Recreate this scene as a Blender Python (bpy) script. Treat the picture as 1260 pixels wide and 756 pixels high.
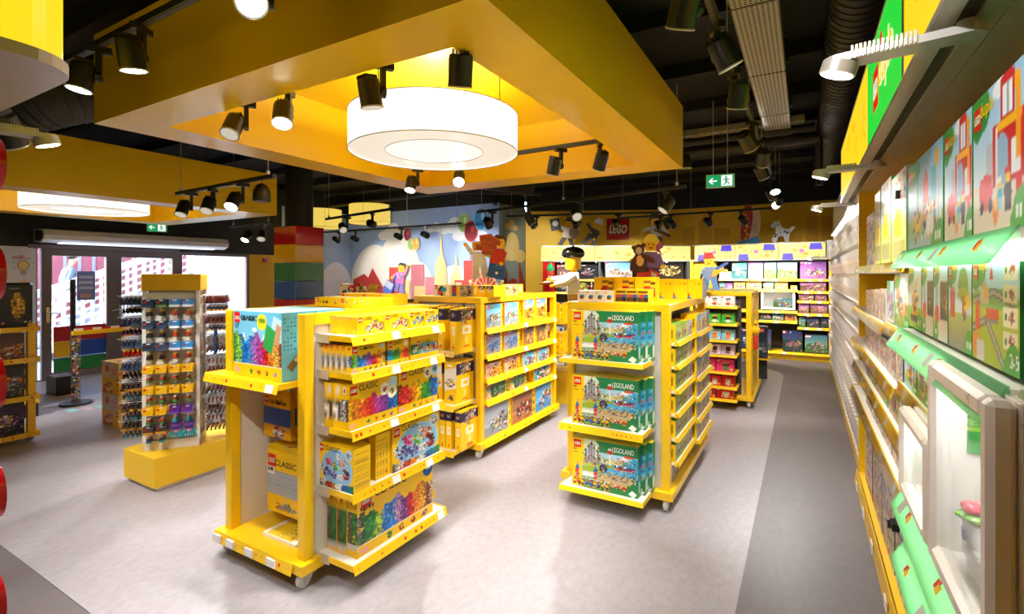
import bpy, bmesh, math, random
import numpy as np
from mathutils import Vector, Matrix, Euler

for _o in list(bpy.data.objects):
    bpy.data.objects.remove(_o)
SC = bpy.context.scene
COL = SC.collection
RAD = math.radians

# ------------------------------------------------------------------ camera
cam_data = bpy.data.cameras.new('camera')
cam_data.sensor_width = 36.0
cam_data.lens = 36.0 * 620 / 1260
cam_data.shift_y = -41 / 1260
cam_data.clip_start = 0.02
cam = bpy.data.objects.new('camera', cam_data)
COL.objects.link(cam)
cam.location = (0, 0, 1.7)
cam.rotation_euler = (RAD(90), 0, RAD(30.1414))
SC.camera = cam

# ------------------------------------------------------------------ world, exposure
SC.view_settings.view_transform = 'Standard'
SC.view_settings.look = 'None'
SC.view_settings.gamma = 1.0
SC.view_settings.use_curve_mapping = False
SC.view_settings.exposure = 0.95
world = bpy.data.worlds.new('world')
SC.world = world
world.use_nodes = True
_nt = world.node_tree
_bg = _nt.nodes['Background']
_sky = _nt.nodes.new('ShaderNodeTexSky')
_sky.sky_type = 'NISHITA'
_sky.sun_disc = False
_sky.sun_elevation = RAD(32)
_sky.sun_rotation = RAD(200)
_nt.links.new(_sky.outputs[0], _bg.inputs[0])
_bg.inputs[1].default_value = 1.5

SPOT_W = 72.0        # every track spotlight
ARM_W = 8.5          # the arm lamps over the wall units
DRUM_E = 0.85         # the drum shades

# ------------------------------------------------------------------ helpers
def lin(c):
    c = np.asarray(c, dtype=np.float64)
    return np.where(c <= 0.04045, c / 12.92, ((c + 0.055) / 1.055) ** 2.4)

def hx(s):
    s = s.lstrip('#')
    if len(s) == 3: s = s[0] * 2 + s[1] * 2 + s[2] * 2
    return tuple(int(s[i:i + 2], 16) / 255 for i in (0, 2, 4))

MATS = {}
def pm(name, col, rough=0.5, metallic=0.0, var=0.06, scale=9.0, bump=0.0, coat=0.0, attr=False, spec=0.5, stretch=(1, 1, 1)):
    """procedural paint: noise moves the colour and the gloss a little"""
    m = bpy.data.materials.new(name)
    m.use_nodes = True
    nt = m.node_tree
    b = nt.nodes['Principled BSDF']
    tc = nt.nodes.new('ShaderNodeTexCoord')
    mp = nt.nodes.new('ShaderNodeMapping')
    mp.inputs['Scale'].default_value = stretch
    nt.links.new(tc.outputs['Object'], mp.inputs[0])
    nz = nt.nodes.new('ShaderNodeTexNoise')
    nz.inputs['Scale'].default_value = scale
    nz.inputs['Detail'].default_value = 3
    nt.links.new(mp.outputs[0], nz.inputs['Vector'])
    if attr:
        at = nt.nodes.new('ShaderNodeAttribute')
        at.attribute_name = 'Col'
        nt.links.new(at.outputs['Color'], b.inputs['Base Color'])
    else:
        c = lin(hx(col) if isinstance(col, str) else col)
        mx = nt.nodes.new('ShaderNodeMix')
        mx.data_type = 'RGBA'
        mx.inputs[6].default_value = (*(c * (1 - var)), 1)
        mx.inputs[7].default_value = (*np.minimum(c * (1 + var), 1), 1)
        nt.links.new(nz.outputs[0], mx.inputs[0])
        nt.links.new(mx.outputs[2], b.inputs['Base Color'])
    rr = nt.nodes.new('ShaderNodeMapRange')
    rr.inputs[3].default_value = max(0.02, rough - 0.06)
    rr.inputs[4].default_value = min(1, rough + 0.06)
    nt.links.new(nz.outputs[0], rr.inputs[0])
    nt.links.new(rr.outputs[0], b.inputs['Roughness'])
    b.inputs['Metallic'].default_value = metallic
    b.inputs['Specular IOR Level'].default_value = spec
    if coat:
        b.inputs['Coat Weight'].default_value = coat
        b.inputs['Coat Roughness'].default_value = 0.12
    if bump:
        bp = nt.nodes.new('ShaderNodeBump')
        bp.inputs['Strength'].default_value = bump
        bp.inputs['Distance'].default_value = 0.002
        nt.links.new(nz.outputs[0], bp.inputs['Height'])
        nt.links.new(bp.outputs[0], b.inputs['Normal'])
    MATS[name] = m
    return m

def emit(name, col, strength, attr=False, var=0.0):
    m = bpy.data.materials.new(name)
    m.use_nodes = True
    nt = m.node_tree
    b = nt.nodes['Principled BSDF']
    b.inputs['Base Color'].default_value = (0.02, 0.02, 0.02, 1)
    b.inputs['Roughness'].default_value = 0.3
    b.inputs['Emission Strength'].default_value = strength
    if attr:
        at = nt.nodes.new('ShaderNodeAttribute')
        at.attribute_name = 'Col'
        nt.links.new(at.outputs['Color'], b.inputs['Emission Color'])
    else:
        c = lin(hx(col) if isinstance(col, str) else col)
        nz = nt.nodes.new('ShaderNodeTexNoise')
        nz.inputs['Scale'].default_value = 3
        mx = nt.nodes.new('ShaderNodeMix')
        mx.data_type = 'RGBA'
        mx.inputs[6].default_value = (*(c * (1 - var)), 1)
        mx.inputs[7].default_value = (*c, 1)
        nt.links.new(nz.outputs[0], mx.inputs[0])
        nt.links.new(mx.outputs[2], b.inputs['Emission Color'])
    MATS[name] = m
    return m

def glass(name, tint=(0.96, 0.98, 0.98), gloss=0.10, rough=0.02):
    m = bpy.data.materials.new(name)
    m.use_nodes = True
    nt = m.node_tree
    nt.nodes.remove(nt.nodes['Principled BSDF'])
    tr = nt.nodes.new('ShaderNodeBsdfTransparent')
    tr.inputs[0].default_value = (*tint, 1)
    gl = nt.nodes.new('ShaderNodeBsdfGlossy')
    gl.inputs['Roughness'].default_value = rough
    fr = nt.nodes.new('ShaderNodeFresnel')
    fr.inputs[0].default_value = 1.45
    ad = nt.nodes.new('ShaderNodeMath')
    ad.operation = 'MULTIPLY_ADD'
    ad.inputs[1].default_value = 0.42
    ad.inputs[2].default_value = gloss * 0.3
    nt.links.new(fr.outputs[0], ad.inputs[0])
    mx = nt.nodes.new('ShaderNodeMixShader')
    nt.links.new(ad.outputs[0], mx.inputs[0])
    nt.links.new(tr.outputs[0], mx.inputs[1])
    nt.links.new(gl.outputs[0], mx.inputs[2])
    nt.links.new(mx.outputs[0], nt.nodes['Material Output'].inputs[0])
    MATS[name] = m
    return m

pm('yellow_paint', '#f8c60e', 0.34, var=0.03, coat=0.15)
pm('yellow_wall', '#ecbc16', 0.55, var=0.04)
pm('canopy_yellow', '#f1c60a', 0.36, var=0.02, spec=0.5, coat=0.1)
pm('white_laminate', '#e9e4da', 0.45, var=0.03)
pm('cream_panel', '#e6dccb', 0.5, var=0.03)
pm('white_wall', '#e6eaf2', 0.6, var=0.02)
pm('grey_steel', '#b9b6b0', 0.38, metallic=0.55, var=0.06)
pm('chrome', '#d8d8d8', 0.22, metallic=0.9)
pm('silver_paint', '#c8c4bd', 0.35, metallic=0.35)
pm('caster_grey', '#c9c9c6', 0.45)
pm('black_ceiling', '#17140f', 0.85, var=0.15, scale=3)
pm('black_duct', '#1d1a16', 0.6, var=0.12, scale=5)
pm('black_metal', '#1b1a19', 0.38, var=0.08)
pm('black_paint', '#131416', 0.6)
pm('black_plastic', '#101114', 0.3)
pm('dark_grey', '#3c3a38', 0.5)
pm('door_metal', '#6f6566', 0.42, metallic=0.2)
pm('soffit_metal', '#d8cfc4', 0.36, metallic=0.7, var=0.05, stretch=(30, 1, 1))
pm('tray_metal', '#a9a090', 0.42, metallic=0.6)
pm('white_plastic', '#efece6', 0.35)
pm('case_white', '#e9ddd2', 0.3)
pm('bin_white', '#e6ded6', 0.28)
pm('red_gloss', '#c4141b', 0.16, coat=0.4)
pm('paper_white', '#f1efec', 0.6)
pm('brown_dark', '#4a3326', 0.5)
pm('outside_white', '#e6e4e0', 0.7, scale=2)
pm('outside_ground', '#cfcdc9', 0.8, scale=2)
pm('outside_shade', '#6a7286', 0.8, scale=2)  # white stairs behind the lattice, their shade put into the colour
pm('outside_red', '#9c4850', 0.7, scale=3)
pm('print', '#ffffff', 0.33, attr=True, spec=0.35)
pm('gloss_print', '#ffffff', 0.14, attr=True, coat=0.3)
pm('matt_print', '#ffffff', 0.62, attr=True)
emit('drum_glow', '#fff1dc', DRUM_E, var=0.02)
emit('drum_glow_yellow', '#f6d35c', 0.5, var=0.06)
emit('drum_ring_glow', '#fff0d8', 0.46, var=0.02)
emit('drum_disc_glow', '#fff4e4', 0.56, var=0.02)
emit('lens_glow', '#fff8ec', 14.0)
emit('lens_dim', '#fff3de', 0.3)
emit('strip_glow', '#fff8ee', 6.5)
emit('case_glow', '#eefaff', 26.0)
emit('lightbox_print', '#ffffff', 0.58, attr=True)
emit('exit_glow', '#ffffff', 0.5, attr=True)
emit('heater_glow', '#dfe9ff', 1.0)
glass('pane_glass')
glass('acrylic', (0.93, 0.98, 0.95), 0.15, 0.05)
def lip_plastic(name, c, clear):
    m = glass(name, c, 0.2, 0.1)
    nt = m.node_tree
    tl = nt.nodes.new('ShaderNodeBsdfTranslucent'); tl.inputs[0].default_value = (*c, 1)
    df = nt.nodes.new('ShaderNodeBsdfDiffuse'); df.inputs[0].default_value = (*c, 1)
    m1 = nt.nodes.new('ShaderNodeMixShader'); m1.inputs[0].default_value = .4
    nt.links.new(tl.outputs[0], m1.inputs[1]); nt.links.new(df.outputs[0], m1.inputs[2])
    out = nt.nodes['Material Output']; old = out.inputs[0].links[0].from_socket
    m2 = nt.nodes.new('ShaderNodeMixShader'); m2.inputs[0].default_value = clear
    nt.links.new(m1.outputs[0], m2.inputs[1]); nt.links.new(old, m2.inputs[2]); nt.links.new(m2.outputs[0], out.inputs[0])
lip_plastic('acrylic_green', (0.36, 0.70, 0.44), 0.35)
glass('acrylic_clear', (0.95, 0.95, 0.93), 0.25, 0.1)

# floor: mottled linoleum
def linoleum(name, c0, c1, rough):
    m = bpy.data.materials.new(name)
    m.use_nodes = True
    nt = m.node_tree
    b = nt.nodes['Principled BSDF']
    tc = nt.nodes.new('ShaderNodeTexCoord')
    mp = nt.nodes.new('ShaderNodeMapping')
    mp.inputs['Scale'].default_value = (1.0, 0.55, 1)
    mp.inputs['Rotation'].default_value = (0, 0, RAD(8))
    nt.links.new(tc.outputs['Object'], mp.inputs[0])
    n1 = nt.nodes.new('ShaderNodeTexNoise')
    n1.inputs['Scale'].default_value = 26
    n1.inputs['Detail'].default_value = 9
    n1.inputs['Roughness'].default_value = 0.72
    n2 = nt.nodes.new('ShaderNodeTexNoise')
    n2.inputs['Scale'].default_value = 1.6
    n2.inputs['Detail'].default_value = 4
    nt.links.new(mp.outputs[0], n1.inputs['Vector'])
    nt.links.new(mp.outputs[0], n2.inputs['Vector'])
    ad = nt.nodes.new('ShaderNodeMath')
    ad.operation = 'MULTIPLY_ADD'
    ad.inputs[1].default_value = 0.35
    nt.links.new(n2.outputs[0], ad.inputs[0])
    nt.links.new(n1.outputs[0], ad.inputs[2])
    cr = nt.nodes.new('ShaderNodeMapRange')
    cr.inputs[1].default_value = 0.42
    cr.inputs[2].default_value = 0.92
    nt.links.new(ad.outputs[0], cr.inputs[0])
    mx = nt.nodes.new('ShaderNodeMix')
    mx.data_type = 'RGBA'
    mx.inputs[6].default_value = (*lin(hx(c0)), 1)
    mx.inputs[7].default_value = (*lin(hx(c1)), 1)
    nt.links.new(cr.outputs[0], mx.inputs[0])
    nt.links.new(mx.outputs[2], b.inputs['Base Color'])
    rr = nt.nodes.new('ShaderNodeMapRange')
    rr.inputs[3].default_value = rough - 0.08
    rr.inputs[4].default_value = rough + 0.1
    nt.links.new(n2.outputs[0], rr.inputs[0])
    nt.links.new(rr.outputs[0], b.inputs['Roughness'])
    bp = nt.nodes.new('ShaderNodeBump')
    bp.inputs['Strength'].default_value = 0.12
    bp.inputs['Distance'].default_value = 0.001
    nt.links.new(n1.outputs[0], bp.inputs['Height'])
    nt.links.new(bp.outputs[0], b.inputs['Normal'])
    MATS[name] = m
linoleum('floor_light', '#8e888b', '#a69fa3', 0.42)
linoleum('floor_dark', '#5d5658', '#6e6668', 0.44)

class G:
    """collects shapes, then links them as ONE mesh object"""
    def __init__(s):
        s.v, s.f, s.mi, s.c, s.sm = [], [], [], [], []
    def add(s, verts, faces, col=(1, 1, 1), mi=0, smooth=False):
        k = len(s.v)
        s.v.extend([tuple(map(float, p)) for p in verts])
        s.f.extend([tuple(k + i for i in f) for f in faces])
        s.mi.extend([mi] * len(faces))
        s.sm.extend([smooth] * len(faces))
        c = hx(col) if isinstance(col, str) else col
        s.c.extend([c] * len(verts))
        return s
    def box(s, a, b, col=(1, 1, 1), mi=0):
        x0, x1 = sorted((a[0], b[0])); y0, y1 = sorted((a[1], b[1])); z0, z1 = sorted((a[2], b[2]))
        vs = [(x0, y0, z0), (x1, y0, z0), (x1, y1, z0), (x0, y1, z0), (x0, y0, z1), (x1, y0, z1), (x1, y1, z1), (x0, y1, z1)]
        return s.add(vs, [(3, 2, 1, 0), (4, 5, 6, 7), (0, 1, 5, 4), (1, 2, 6, 5), (2, 3, 7, 6), (3, 0, 4, 7)], col, mi)
    def hexa(s, q0, q1, col=(1, 1, 1), mi=0):
        """two quads (same winding, q1 above q0)"""
        return s.add(list(q0) + list(q1), [(3, 2, 1, 0), (4, 5, 6, 7), (0, 1, 5, 4), (1, 2, 6, 5), (2, 3, 7, 6), (3, 0, 4, 7)], col, mi)
    def cyl(s, p0, p1, r0, r1=None, n=16, col=(1, 1, 1), mi=0, caps=True):
        r1 = r0 if r1 is None else r1
        p0, p1 = Vector(p0), Vector(p1)
        d = (p1 - p0).normalized()
        u = d.orthogonal().normalized(); w = d.cross(u)
        vs = []
        for p, r in ((p0, r0), (p1, r1)):
            for i in range(n):
                a = 2 * math.pi * i / n
                vs.append(p + (u * math.cos(a) + w * math.sin(a)) * r)
        s.add(vs, [(i, (i + 1) % n, n + (i + 1) % n, n + i) for i in range(n)], col, mi, True)
        if caps:
            s.add(vs[:n], [tuple(range(n - 1, -1, -1))], col, mi)
            s.add(vs[n:], [tuple(range(n))], col, mi)
        return s
    def lathe(s, prof, c=(0, 0, 0), n=24, col=(1, 1, 1), mi=0, sx=1.0, sy=1.0):
        vs = []
        for r, z in prof:
            for i in range(n):
                a = 2 * math.pi * i / n
                vs.append((c[0] + r * sx * math.cos(a), c[1] + r * sy * math.sin(a), c[2] + z))
        fs = []
        for k in range(len(prof) - 1):
            for i in range(n):
                j = (i + 1) % n
                fs.append((k * n + i, k * n + j, (k + 1) * n + j, (k + 1) * n + i))
        s.add(vs, fs, col, mi, True)
        s.add(vs[:n], [tuple(range(n - 1, -1, -1))], col, mi)
        s.add(vs[-n:], [tuple(range(n))], col, mi)
        return s
    def prism(s, poly, y0, y1, col=(1, 1, 1), mi=0, M=None):
        """poly in x,z extruded from y0 to y1 (front = y0), M an optional matrix"""
        n = len(poly)
        ar = sum(poly[i][0] * poly[(i + 1) % n][1] - poly[(i + 1) % n][0] * poly[i][1] for i in range(n))
        if ar < 0:
            poly = poly[::-1]
        vs = [Vector((p[0], y0, p[1])) for p in poly] + [Vector((p[0], y1, p[1])) for p in poly]
        if M is not None:
            vs = [M @ v for v in vs]
        return s.add(vs, [tuple(range(n)), tuple(range(2 * n - 1, n - 1, -1))] + [((i + 1) % n, i, n + i, n + (i + 1) % n) for i in range(n)], col, mi)
    def tube(s, pts, r, n=8, col=(1, 1, 1), mi=0):
        pts = [Vector(p) for p in pts]
        rs = r if isinstance(r, (list, tuple)) else [r] * len(pts)
        vs = []
        u = None
        for i, p in enumerate(pts):
            d = (pts[min(i + 1, len(pts) - 1)] - pts[max(i - 1, 0)]).normalized()
            u = d.orthogonal().normalized() if u is None else (u - d * u.dot(d)).normalized()
            w = d.cross(u)
            for k in range(n):
                a = 2 * math.pi * k / n
                vs.append(p + (u * math.cos(a) + w * math.sin(a)) * rs[i])
        fs = [(j * n + k, j * n + (k + 1) % n, (j + 1) * n + (k + 1) % n, (j + 1) * n + k) for j in range(len(pts) - 1) for k in range(n)]
        s.add(vs, fs, col, mi, True)
        s.add(vs[:n], [tuple(range(n - 1, -1, -1))], col, mi)
        s.add(vs[-n:], [tuple(range(n))], col, mi)
        return s
    def ball(s, c, r, col=(1, 1, 1), mi=0, n=12, m=8):
        rr = r if isinstance(r, (tuple, list)) else (r, r, r)
        prof = [(math.sin(math.pi * k / m), -math.cos(math.pi * k / m)) for k in range(m + 1)]
        prof[0] = (0.02, -1); prof[-1] = (0.02, 1)
        vs = [(c[0] + a * rr[0] * math.cos(2 * math.pi * i / n), c[1] + a * rr[1] * math.sin(2 * math.pi * i / n), c[2] + z * rr[2]) for a, z in prof for i in range(n)]
        fs = [(k * n + i, k * n + (i + 1) % n, (k + 1) * n + (i + 1) % n, (k + 1) * n + i) for k in range(m) for i in range(n)]
        return s.add(vs, fs, col, mi, True)
    def mesh(s, name, mats):
        me = bpy.data.meshes.new(name)
        me.from_pydata(s.v, [], s.f)
        for m in ([mats] if isinstance(mats, str) else mats):
            me.materials.append(MATS[m])
        me.polygons.foreach_set('material_index', s.mi)
        if any(s.sm):
            me.polygons.foreach_set('use_smooth', s.sm)
            me.set_sharp_from_angle(angle=RAD(42))
        at = me.color_attributes.new('Col', 'FLOAT_COLOR', 'POINT')
        c = np.ones((len(s.v), 4), dtype=np.float32)
        c[:, :3] = lin(np.array(s.c))
        at.data.foreach_set('color', c.ravel())
        me.update()
        return me
    def build(s, name, mats, parent=None, loc=None, rot=None, bevel=0.0, world=False):
        """world=True: the shapes are in world coordinates although the parent stands elsewhere (unrotated)"""
        if world and parent is not None:
            o = wpos(parent)
            s.v = [(p[0] - o[0], p[1] - o[1], p[2] - o[2]) for p in s.v]
        elif parent is None and loc is None:          # put the origin at the base
            a = np.array(s.v)
            lo, hi = a.min(0), a.max(0)
            o = ((lo[0] + hi[0]) / 2, (lo[1] + hi[1]) / 2, lo[2])
            s.v = [(p[0] - o[0], p[1] - o[1], p[2] - o[2]) for p in s.v]
            loc = o
        ob = bpy.data.objects.new(name, s.mesh(name, mats))
        COL.objects.link(ob)
        if parent is not None:
            ob.parent = parent
        if loc is not None:
            ob.location = loc
        if rot is not None:
            ob.rotation_euler = rot
        if bevel:
            b = ob.modifiers.new('bevel', 'BEVEL')
            b.width = bevel; b.segments = 1; b.limit_method = 'ANGLE'; b.angle_limit = RAD(50)
        return ob

def wpos(o):
    p = Vector((0, 0, 0))
    while o is not None:
        p += o.location
        o = o.parent
    return p

LABELS = {}
def tag(o, label=None, cat=None, group=None, kind=None):
    if label:
        n = len(label.split())
        if not 4 <= n <= 16:
            print('LABEL LENGTH', n, label)
        if label in LABELS:
            print('LABEL TWICE', label)
        LABELS[label] = 1
        o['label'] = label
    if cat: o['category'] = cat
    if group: o['group'] = group
    if kind: o['kind'] = kind
    return o

def thing(name, label, cat, loc=(0, 0, 0), rz=0.0, group=None):
    o = bpy.data.objects.new(name, None)
    o.empty_display_size = 0.1
    COL.objects.link(o)
    o.location = loc
    o.rotation_euler = (0, 0, rz)
    return tag(o, label, cat, group)

def struct(g, name, mats, **k):
    return tag(g.build(name, mats, **k), kind='structure')

def inst(me, name, parent=None, loc=(0, 0, 0), rot=(0, 0, 0), scale=None):
    o = bpy.data.objects.new(name, me)
    COL.objects.link(o)
    if parent is not None: o.parent = parent
    o.location = loc
    o.rotation_euler = rot
    if scale: o.scale = scale
    return o

ORD = ['first', 'second', 'third', 'fourth', 'fifth', 'sixth', 'seventh', 'eighth', 'ninth', 'tenth', 'eleventh', 'twelfth',
       'thirteenth', 'fourteenth', 'fifteenth', 'sixteenth', 'seventeenth', 'eighteenth']

# ------------------------------------------------------------------ lettering
_TXT = {}
def text_geo(s, offset=0.0, shear=0.0):
    key = (s, offset, shear)
    if key in _TXT:
        return _TXT[key]
    cu = bpy.data.curves.new('t', 'FONT')
    cu.body = s; cu.size = 1.0; cu.offset = offset; cu.shear = shear
    cu.resolution_u = 3
    cu.align_x = 'LEFT'
    ob = bpy.data.objects.new('t', cu)
    COL.objects.link(ob)
    dg = bpy.context.evaluated_depsgraph_get()
    me = ob.evaluated_get(dg).to_mesh()
    v = np.array([tuple(p.co)[:2] for p in me.vertices])
    f = [tuple(p.vertices) for p in me.polygons]
    nrm = [p.normal.z for p in me.polygons]
    f = [x if n > 0 else x[::-1] for x, n in zip(f, nrm)]
    bpy.data.objects.remove(ob)
    bpy.data.curves.remove(cu)
    _TXT[key] = (v, f)
    return v, f

def put_text(g, s, x0, z0, width, col, y=0.0, offset=0.0, shear=0.0, height=None, base=None, M=None, mi=0):
    """text in the x,z plane, read from -y, left bottom at x0,z0"""
    v, f = text_geo(s, offset, shear)
    b = text_geo(s, 0.0, shear)[0] if base is None else base
    lo, hi = b.min(0), b.max(0)
    sx = width / (hi[0] - lo[0])
    sz = sx if height is None else height / (hi[1] - lo[1])
    P = [Vector((x0 + (p[0] - lo[0]) * sx, y, z0 + (p[1] - lo[1]) * sz)) for p in v]
    if M is not None:
        P = [M @ p for p in P]
    g.add(P, f, col, mi)
    return sz * (hi[1] - lo[1])

def logo_geo(g, cx, cz, size, y=0.0, M=None, mi=0):
    """red square badge with the white outlined word"""
    h = size / 2
    sq = [Vector((cx - h, y, cz - h)), Vector((cx + h, y, cz - h)), Vector((cx + h, y, cz + h)), Vector((cx - h, y, cz + h))]
    if M is not None: sq = [M @ p for p in sq]
    g.add(sq, [(0, 1, 2, 3)], '#d8121a', mi)
    w, ht = size * 0.78, size * 0.36
    e = max(size * 0.004, 0.0002)
    for k, (off, col) in enumerate(((0.09, '#f8d012'), (0.055, '#141010'), (0.015, '#ffffff'))):
        put_text(g, 'LEGO', cx - w / 2, cz - ht / 2, w, col, y - e * (k + 1), off, 0.22, ht, None, M, mi)

_BADGE = {}
def badge_mesh(size):
    k = round(size, 3)
    if k not in _BADGE:
        g = G(); logo_geo(g, 0, 0, k)
        _BADGE[k] = g.mesh('logo_badge', 'print')
    return _BADGE[k]
def title_mesh(s, width, col, height=None, shear=0.0, offset=0.01):
    k = (s, round(width, 3), col, height)
    if k not in _BADGE:
        g = G(); put_text(g, s, 0, 0, width, col, 0, offset, shear, height)
        _BADGE[k] = g.mesh('title_lettering', 'print')
    return _BADGE[k]
# ------------------------------------------------------------------ printed cartons
class Cv:
    def __init__(s, W, H, bg, asp, rng):
        s.W, s.H, s.asp, s.r = W, H, asp, rng
        s.a = np.empty((H, W, 3)); s.a[:] = s.C(bg)
        s.X, s.Y = np.meshgrid((np.arange(W) + 0.5) / W, (np.arange(H) + 0.5) / H)
    @staticmethod
    def C(c):
        return np.array(hx(c) if isinstance(c, str) else c)
    def put(s, m, c): s.a[m] = s.C(c)
    def rect(s, x0, y0, x1, y1, c): s.put((s.X >= x0) & (s.X <= x1) & (s.Y >= y0) & (s.Y <= y1), c)
    def ell(s, x, y, rx, ry, c): s.put(((s.X - x) / rx) ** 2 + ((s.Y - y) / ry) ** 2 <= 1, c)
    def circ(s, x, y, r, c): s.ell(x, y, r, r * s.asp, c)
    def poly(s, P, c):
        m = np.zeros((s.H, s.W), bool)
        n = len(P)
        for i in range(n):
            (x0, y0), (x1, y1) = P[i], P[(i + 1) % n]
            if y0 == y1: continue
            k = (s.Y >= min(y0, y1)) & (s.Y < max(y0, y1)) & (s.X < x0 + (s.Y - y0) * (x1 - x0) / (y1 - y0))
            m ^= k
        s.put(m, c)
    def line(s, x0, y0, x1, y1, w, c):
        dx, dy = x1 - x0, y1 - y0
        L = math.hypot(dx, dy) or 1
        nx, ny = -dy / L * w, dx / L * w
        s.poly([(x0 + nx, y0 + ny), (x1 + nx, y1 + ny), (x1 - nx, y1 - ny), (x0 - nx, y0 - ny)], c)
    def grad(s, y0, y1, c0, c1, x0=0, x1=1):
        m = (s.Y >= y0) & (s.Y <= y1) & (s.X >= x0) & (s.X <= x1)
        t = np.clip((s.Y - y0) / max(y1 - y0, 1e-6), 0, 1)[..., None]
        v = s.C(c0) * (1 - t) + s.C(c1) * t
        s.a[m] = v[m]
    def specks(s, x0, y0, x1, y1, n, pal, r0, r1, fall=None):
        for _ in range(n):
            x, y = s.r.uniform(x0, x1), s.r.uniform(y0, y1)
            if fall and y > fall(x): continue
            c = s.C(s.r.choice(pal)) * s.r.uniform(0.72, 1.12)
            w = s.r.uniform(r0, r1)
            s.rect(x - w, y - w * s.asp * s.r.uniform(.5, 1), x + w, y + w * s.asp * s.r.uniform(.5, 1), np.clip(c, 0, 1))
    def pile(s, x0, x1, y0, top, cols, cell=0.022):
        """a heap of toy bricks whose hue runs with x"""
        n = int((x1 - x0) * 1.0 / cell * 0.62 / (cell * s.asp) * 1.6)
        for _ in range(n):
            x = s.r.uniform(x0, x1)
            y = s.r.uniform(y0, top(x))
            t = (x - x0) / (x1 - x0) * (len(cols) - 1) + s.r.gauss(0, 0.22)
            c = s.C(cols[int(min(max(round(t), 0), len(cols) - 1))]) * s.r.uniform(0.6, 1.18)
            w = cell * s.r.uniform(.5, 1.2)
            s.rect(x - w, y - w * s.asp * .6, x + w, y + w * s.asp * .6, np.clip(c, 0, 1))
    def logo(s, x, y, w):
        h = w * s.asp
        s.rect(x, y - h, x + w, y, '#d8121a')
        s.rect(x + w * .14, y - h * .68, x + w * .86, y - h * .36, '#f3e6d8')
    def writing(s, x, y, w, h, c, n=8):
        for k in range(n):
            if s.r.random() < .85:
                s.rect(x + w * k / n, y, x + w * (k + .7) / n, y + h, c)
    def item(s, x, y, r, pal):
        """a built toy: a clump of bricks round a point"""
        for _ in range(34):
            a, q = s.r.uniform(0, 6.28), r * math.sqrt(s.r.random())
            w = r * s.r.uniform(.1, .3)
            px, py = x + q * math.cos(a), y + q * math.sin(a) * .8 * s.asp
            c = np.clip(s.C(s.r.choice(pal)) * s.r.uniform(.65, 1.15), 0, 1)
            s.rect(px - w, py - w * .6 * s.asp, px + w, py + w * .6 * s.asp, c)
    def figure(s, x, y, h, shirt, legs, hat=None):
        w = h * .3 / s.asp
        s.rect(x - w * .7, y, x + w * .7, y + h * .35, legs)
        s.poly([(x - w, y + h * .35), (x + w, y + h * .35), (x + w * .7, y + h * .68), (x - w * .7, y + h * .68)], shirt)
        s.rect(x - w * .5, y + h * .68, x + w * .5, y + h * .92, '#f6cb17')
        s.rect(x - w * .6, y + h * .86, x + w * .6, y + h, hat or '#5a3216')

BY = '#f7c60e'
RAINBOW = ['#1f8a3a', '#8cc63a', '#1a6fc4', '#2b86d8', '#9a62b4', '#b03a94', '#d8202a', '#f08a1c', '#e9b04a', '#8a4326']
ART = {}
def art(f):
    ART[f.__name__] = f
    return f

def _bottom_icons(c, y=.1, n=4, x0=.3, x1=.95):
    for k in range(n):
        c.item(x0 + (x1 - x0) * (k + .5) / n, y, .035, [['#2c9a4a', '#187a34'], ['#5a3820', '#c03'], ['#d42', '#333'], ['#b07cc6', '#7d4a9b']][k % 4])

def _rainbow(c, bg, low=.2, mid=.62, cols=RAINBOW, cell=.02, strip=True):
    top = lambda x: mid + .06 * math.sin(x * 17) + .04 * math.sin(x * 41)
    c.pile(0, 1, low, top, cols, cell)
    if strip:
        c.rect(0, 0, 1, low, BY)
        c.rect(0, low, 1, low + .012, '#f3ead0')
        _bottom_icons(c, low * .5)
        c.rect(.03, low * .3, .13, low * .75, '#f2a7a0')
@art
def brick_tub_blue(c):
    c.grad(0, 1, '#a8d8ea', '#63b7d6')
    for k in range(7):
        c.poly([(.05 + k * .14, .55), (.12 + k * .14, .55), (.085 + k * .14, .68)], ['#f4b9c8', '#ffffff', '#7cc7e8'][k % 3])
    c.ell(.1, .86, .06, .03, '#e6f4fa'); c.ell(.45, .72, .05, .03, '#e6f4fa')
    _rainbow(c, None, .19, .6)
    c.poly([(.74, .56), (.84, .94), (1.0, .88), (1.0, .55)], '#bfe3ef')
    c.poly([(.82, .55), (.9, .84), (.99, .78), (.94, .48)], '#c79a6e')
    c.poly([(.62, .48), (.7, .82), (.88, .72), (.8, .38)], '#35a04c')
    c.circ(.6, .84, .1, '#f6d81e')
    c.writing(.54, .84, .13, .05, '#6f9a2c', 4)
    c.writing(.03, .72, .08, .04, '#1d5f80', 4)
    c.logo(.02, .97, .11)
    c.writing(.16, .85, .3, .07, '#1b1b1b', 7)
@art
def tub_side_blue(c):
    c.grad(0, 1, '#7cc4dc', '#5fb2d0')
    for j in range(9):
        for i in range(9):
            if c.r.random() < .75:
                c.rect(.06 + i * .1, .45 + j * .055, .06 + i * .1 + .05, .45 + j * .055 + .025, c.r.choice(['#3d8fb0', '#2f7fa4', '#36747f']))
    c.poly([(.3, .12), (.55, .3), (.4, .36), (.15, .2)], '#8a6a45')
    c.poly([(.55, .2), (.75, .38), (.9, .28), (.7, .08)], '#3f9e52')
    c.poly([(.35, .3), (.6, .42), (.75, .3), (.5, .22)], '#d8c79a')
@art
def rainbow_box(c):
    _rainbow(c, None, .18, .6)
    c.writing(.36, .8, .3, .08, '#231d10', 7)
    c.logo(.02, .97, .13)
    c.ell(.88, .84, .07, .1, '#bfe0f0')
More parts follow.
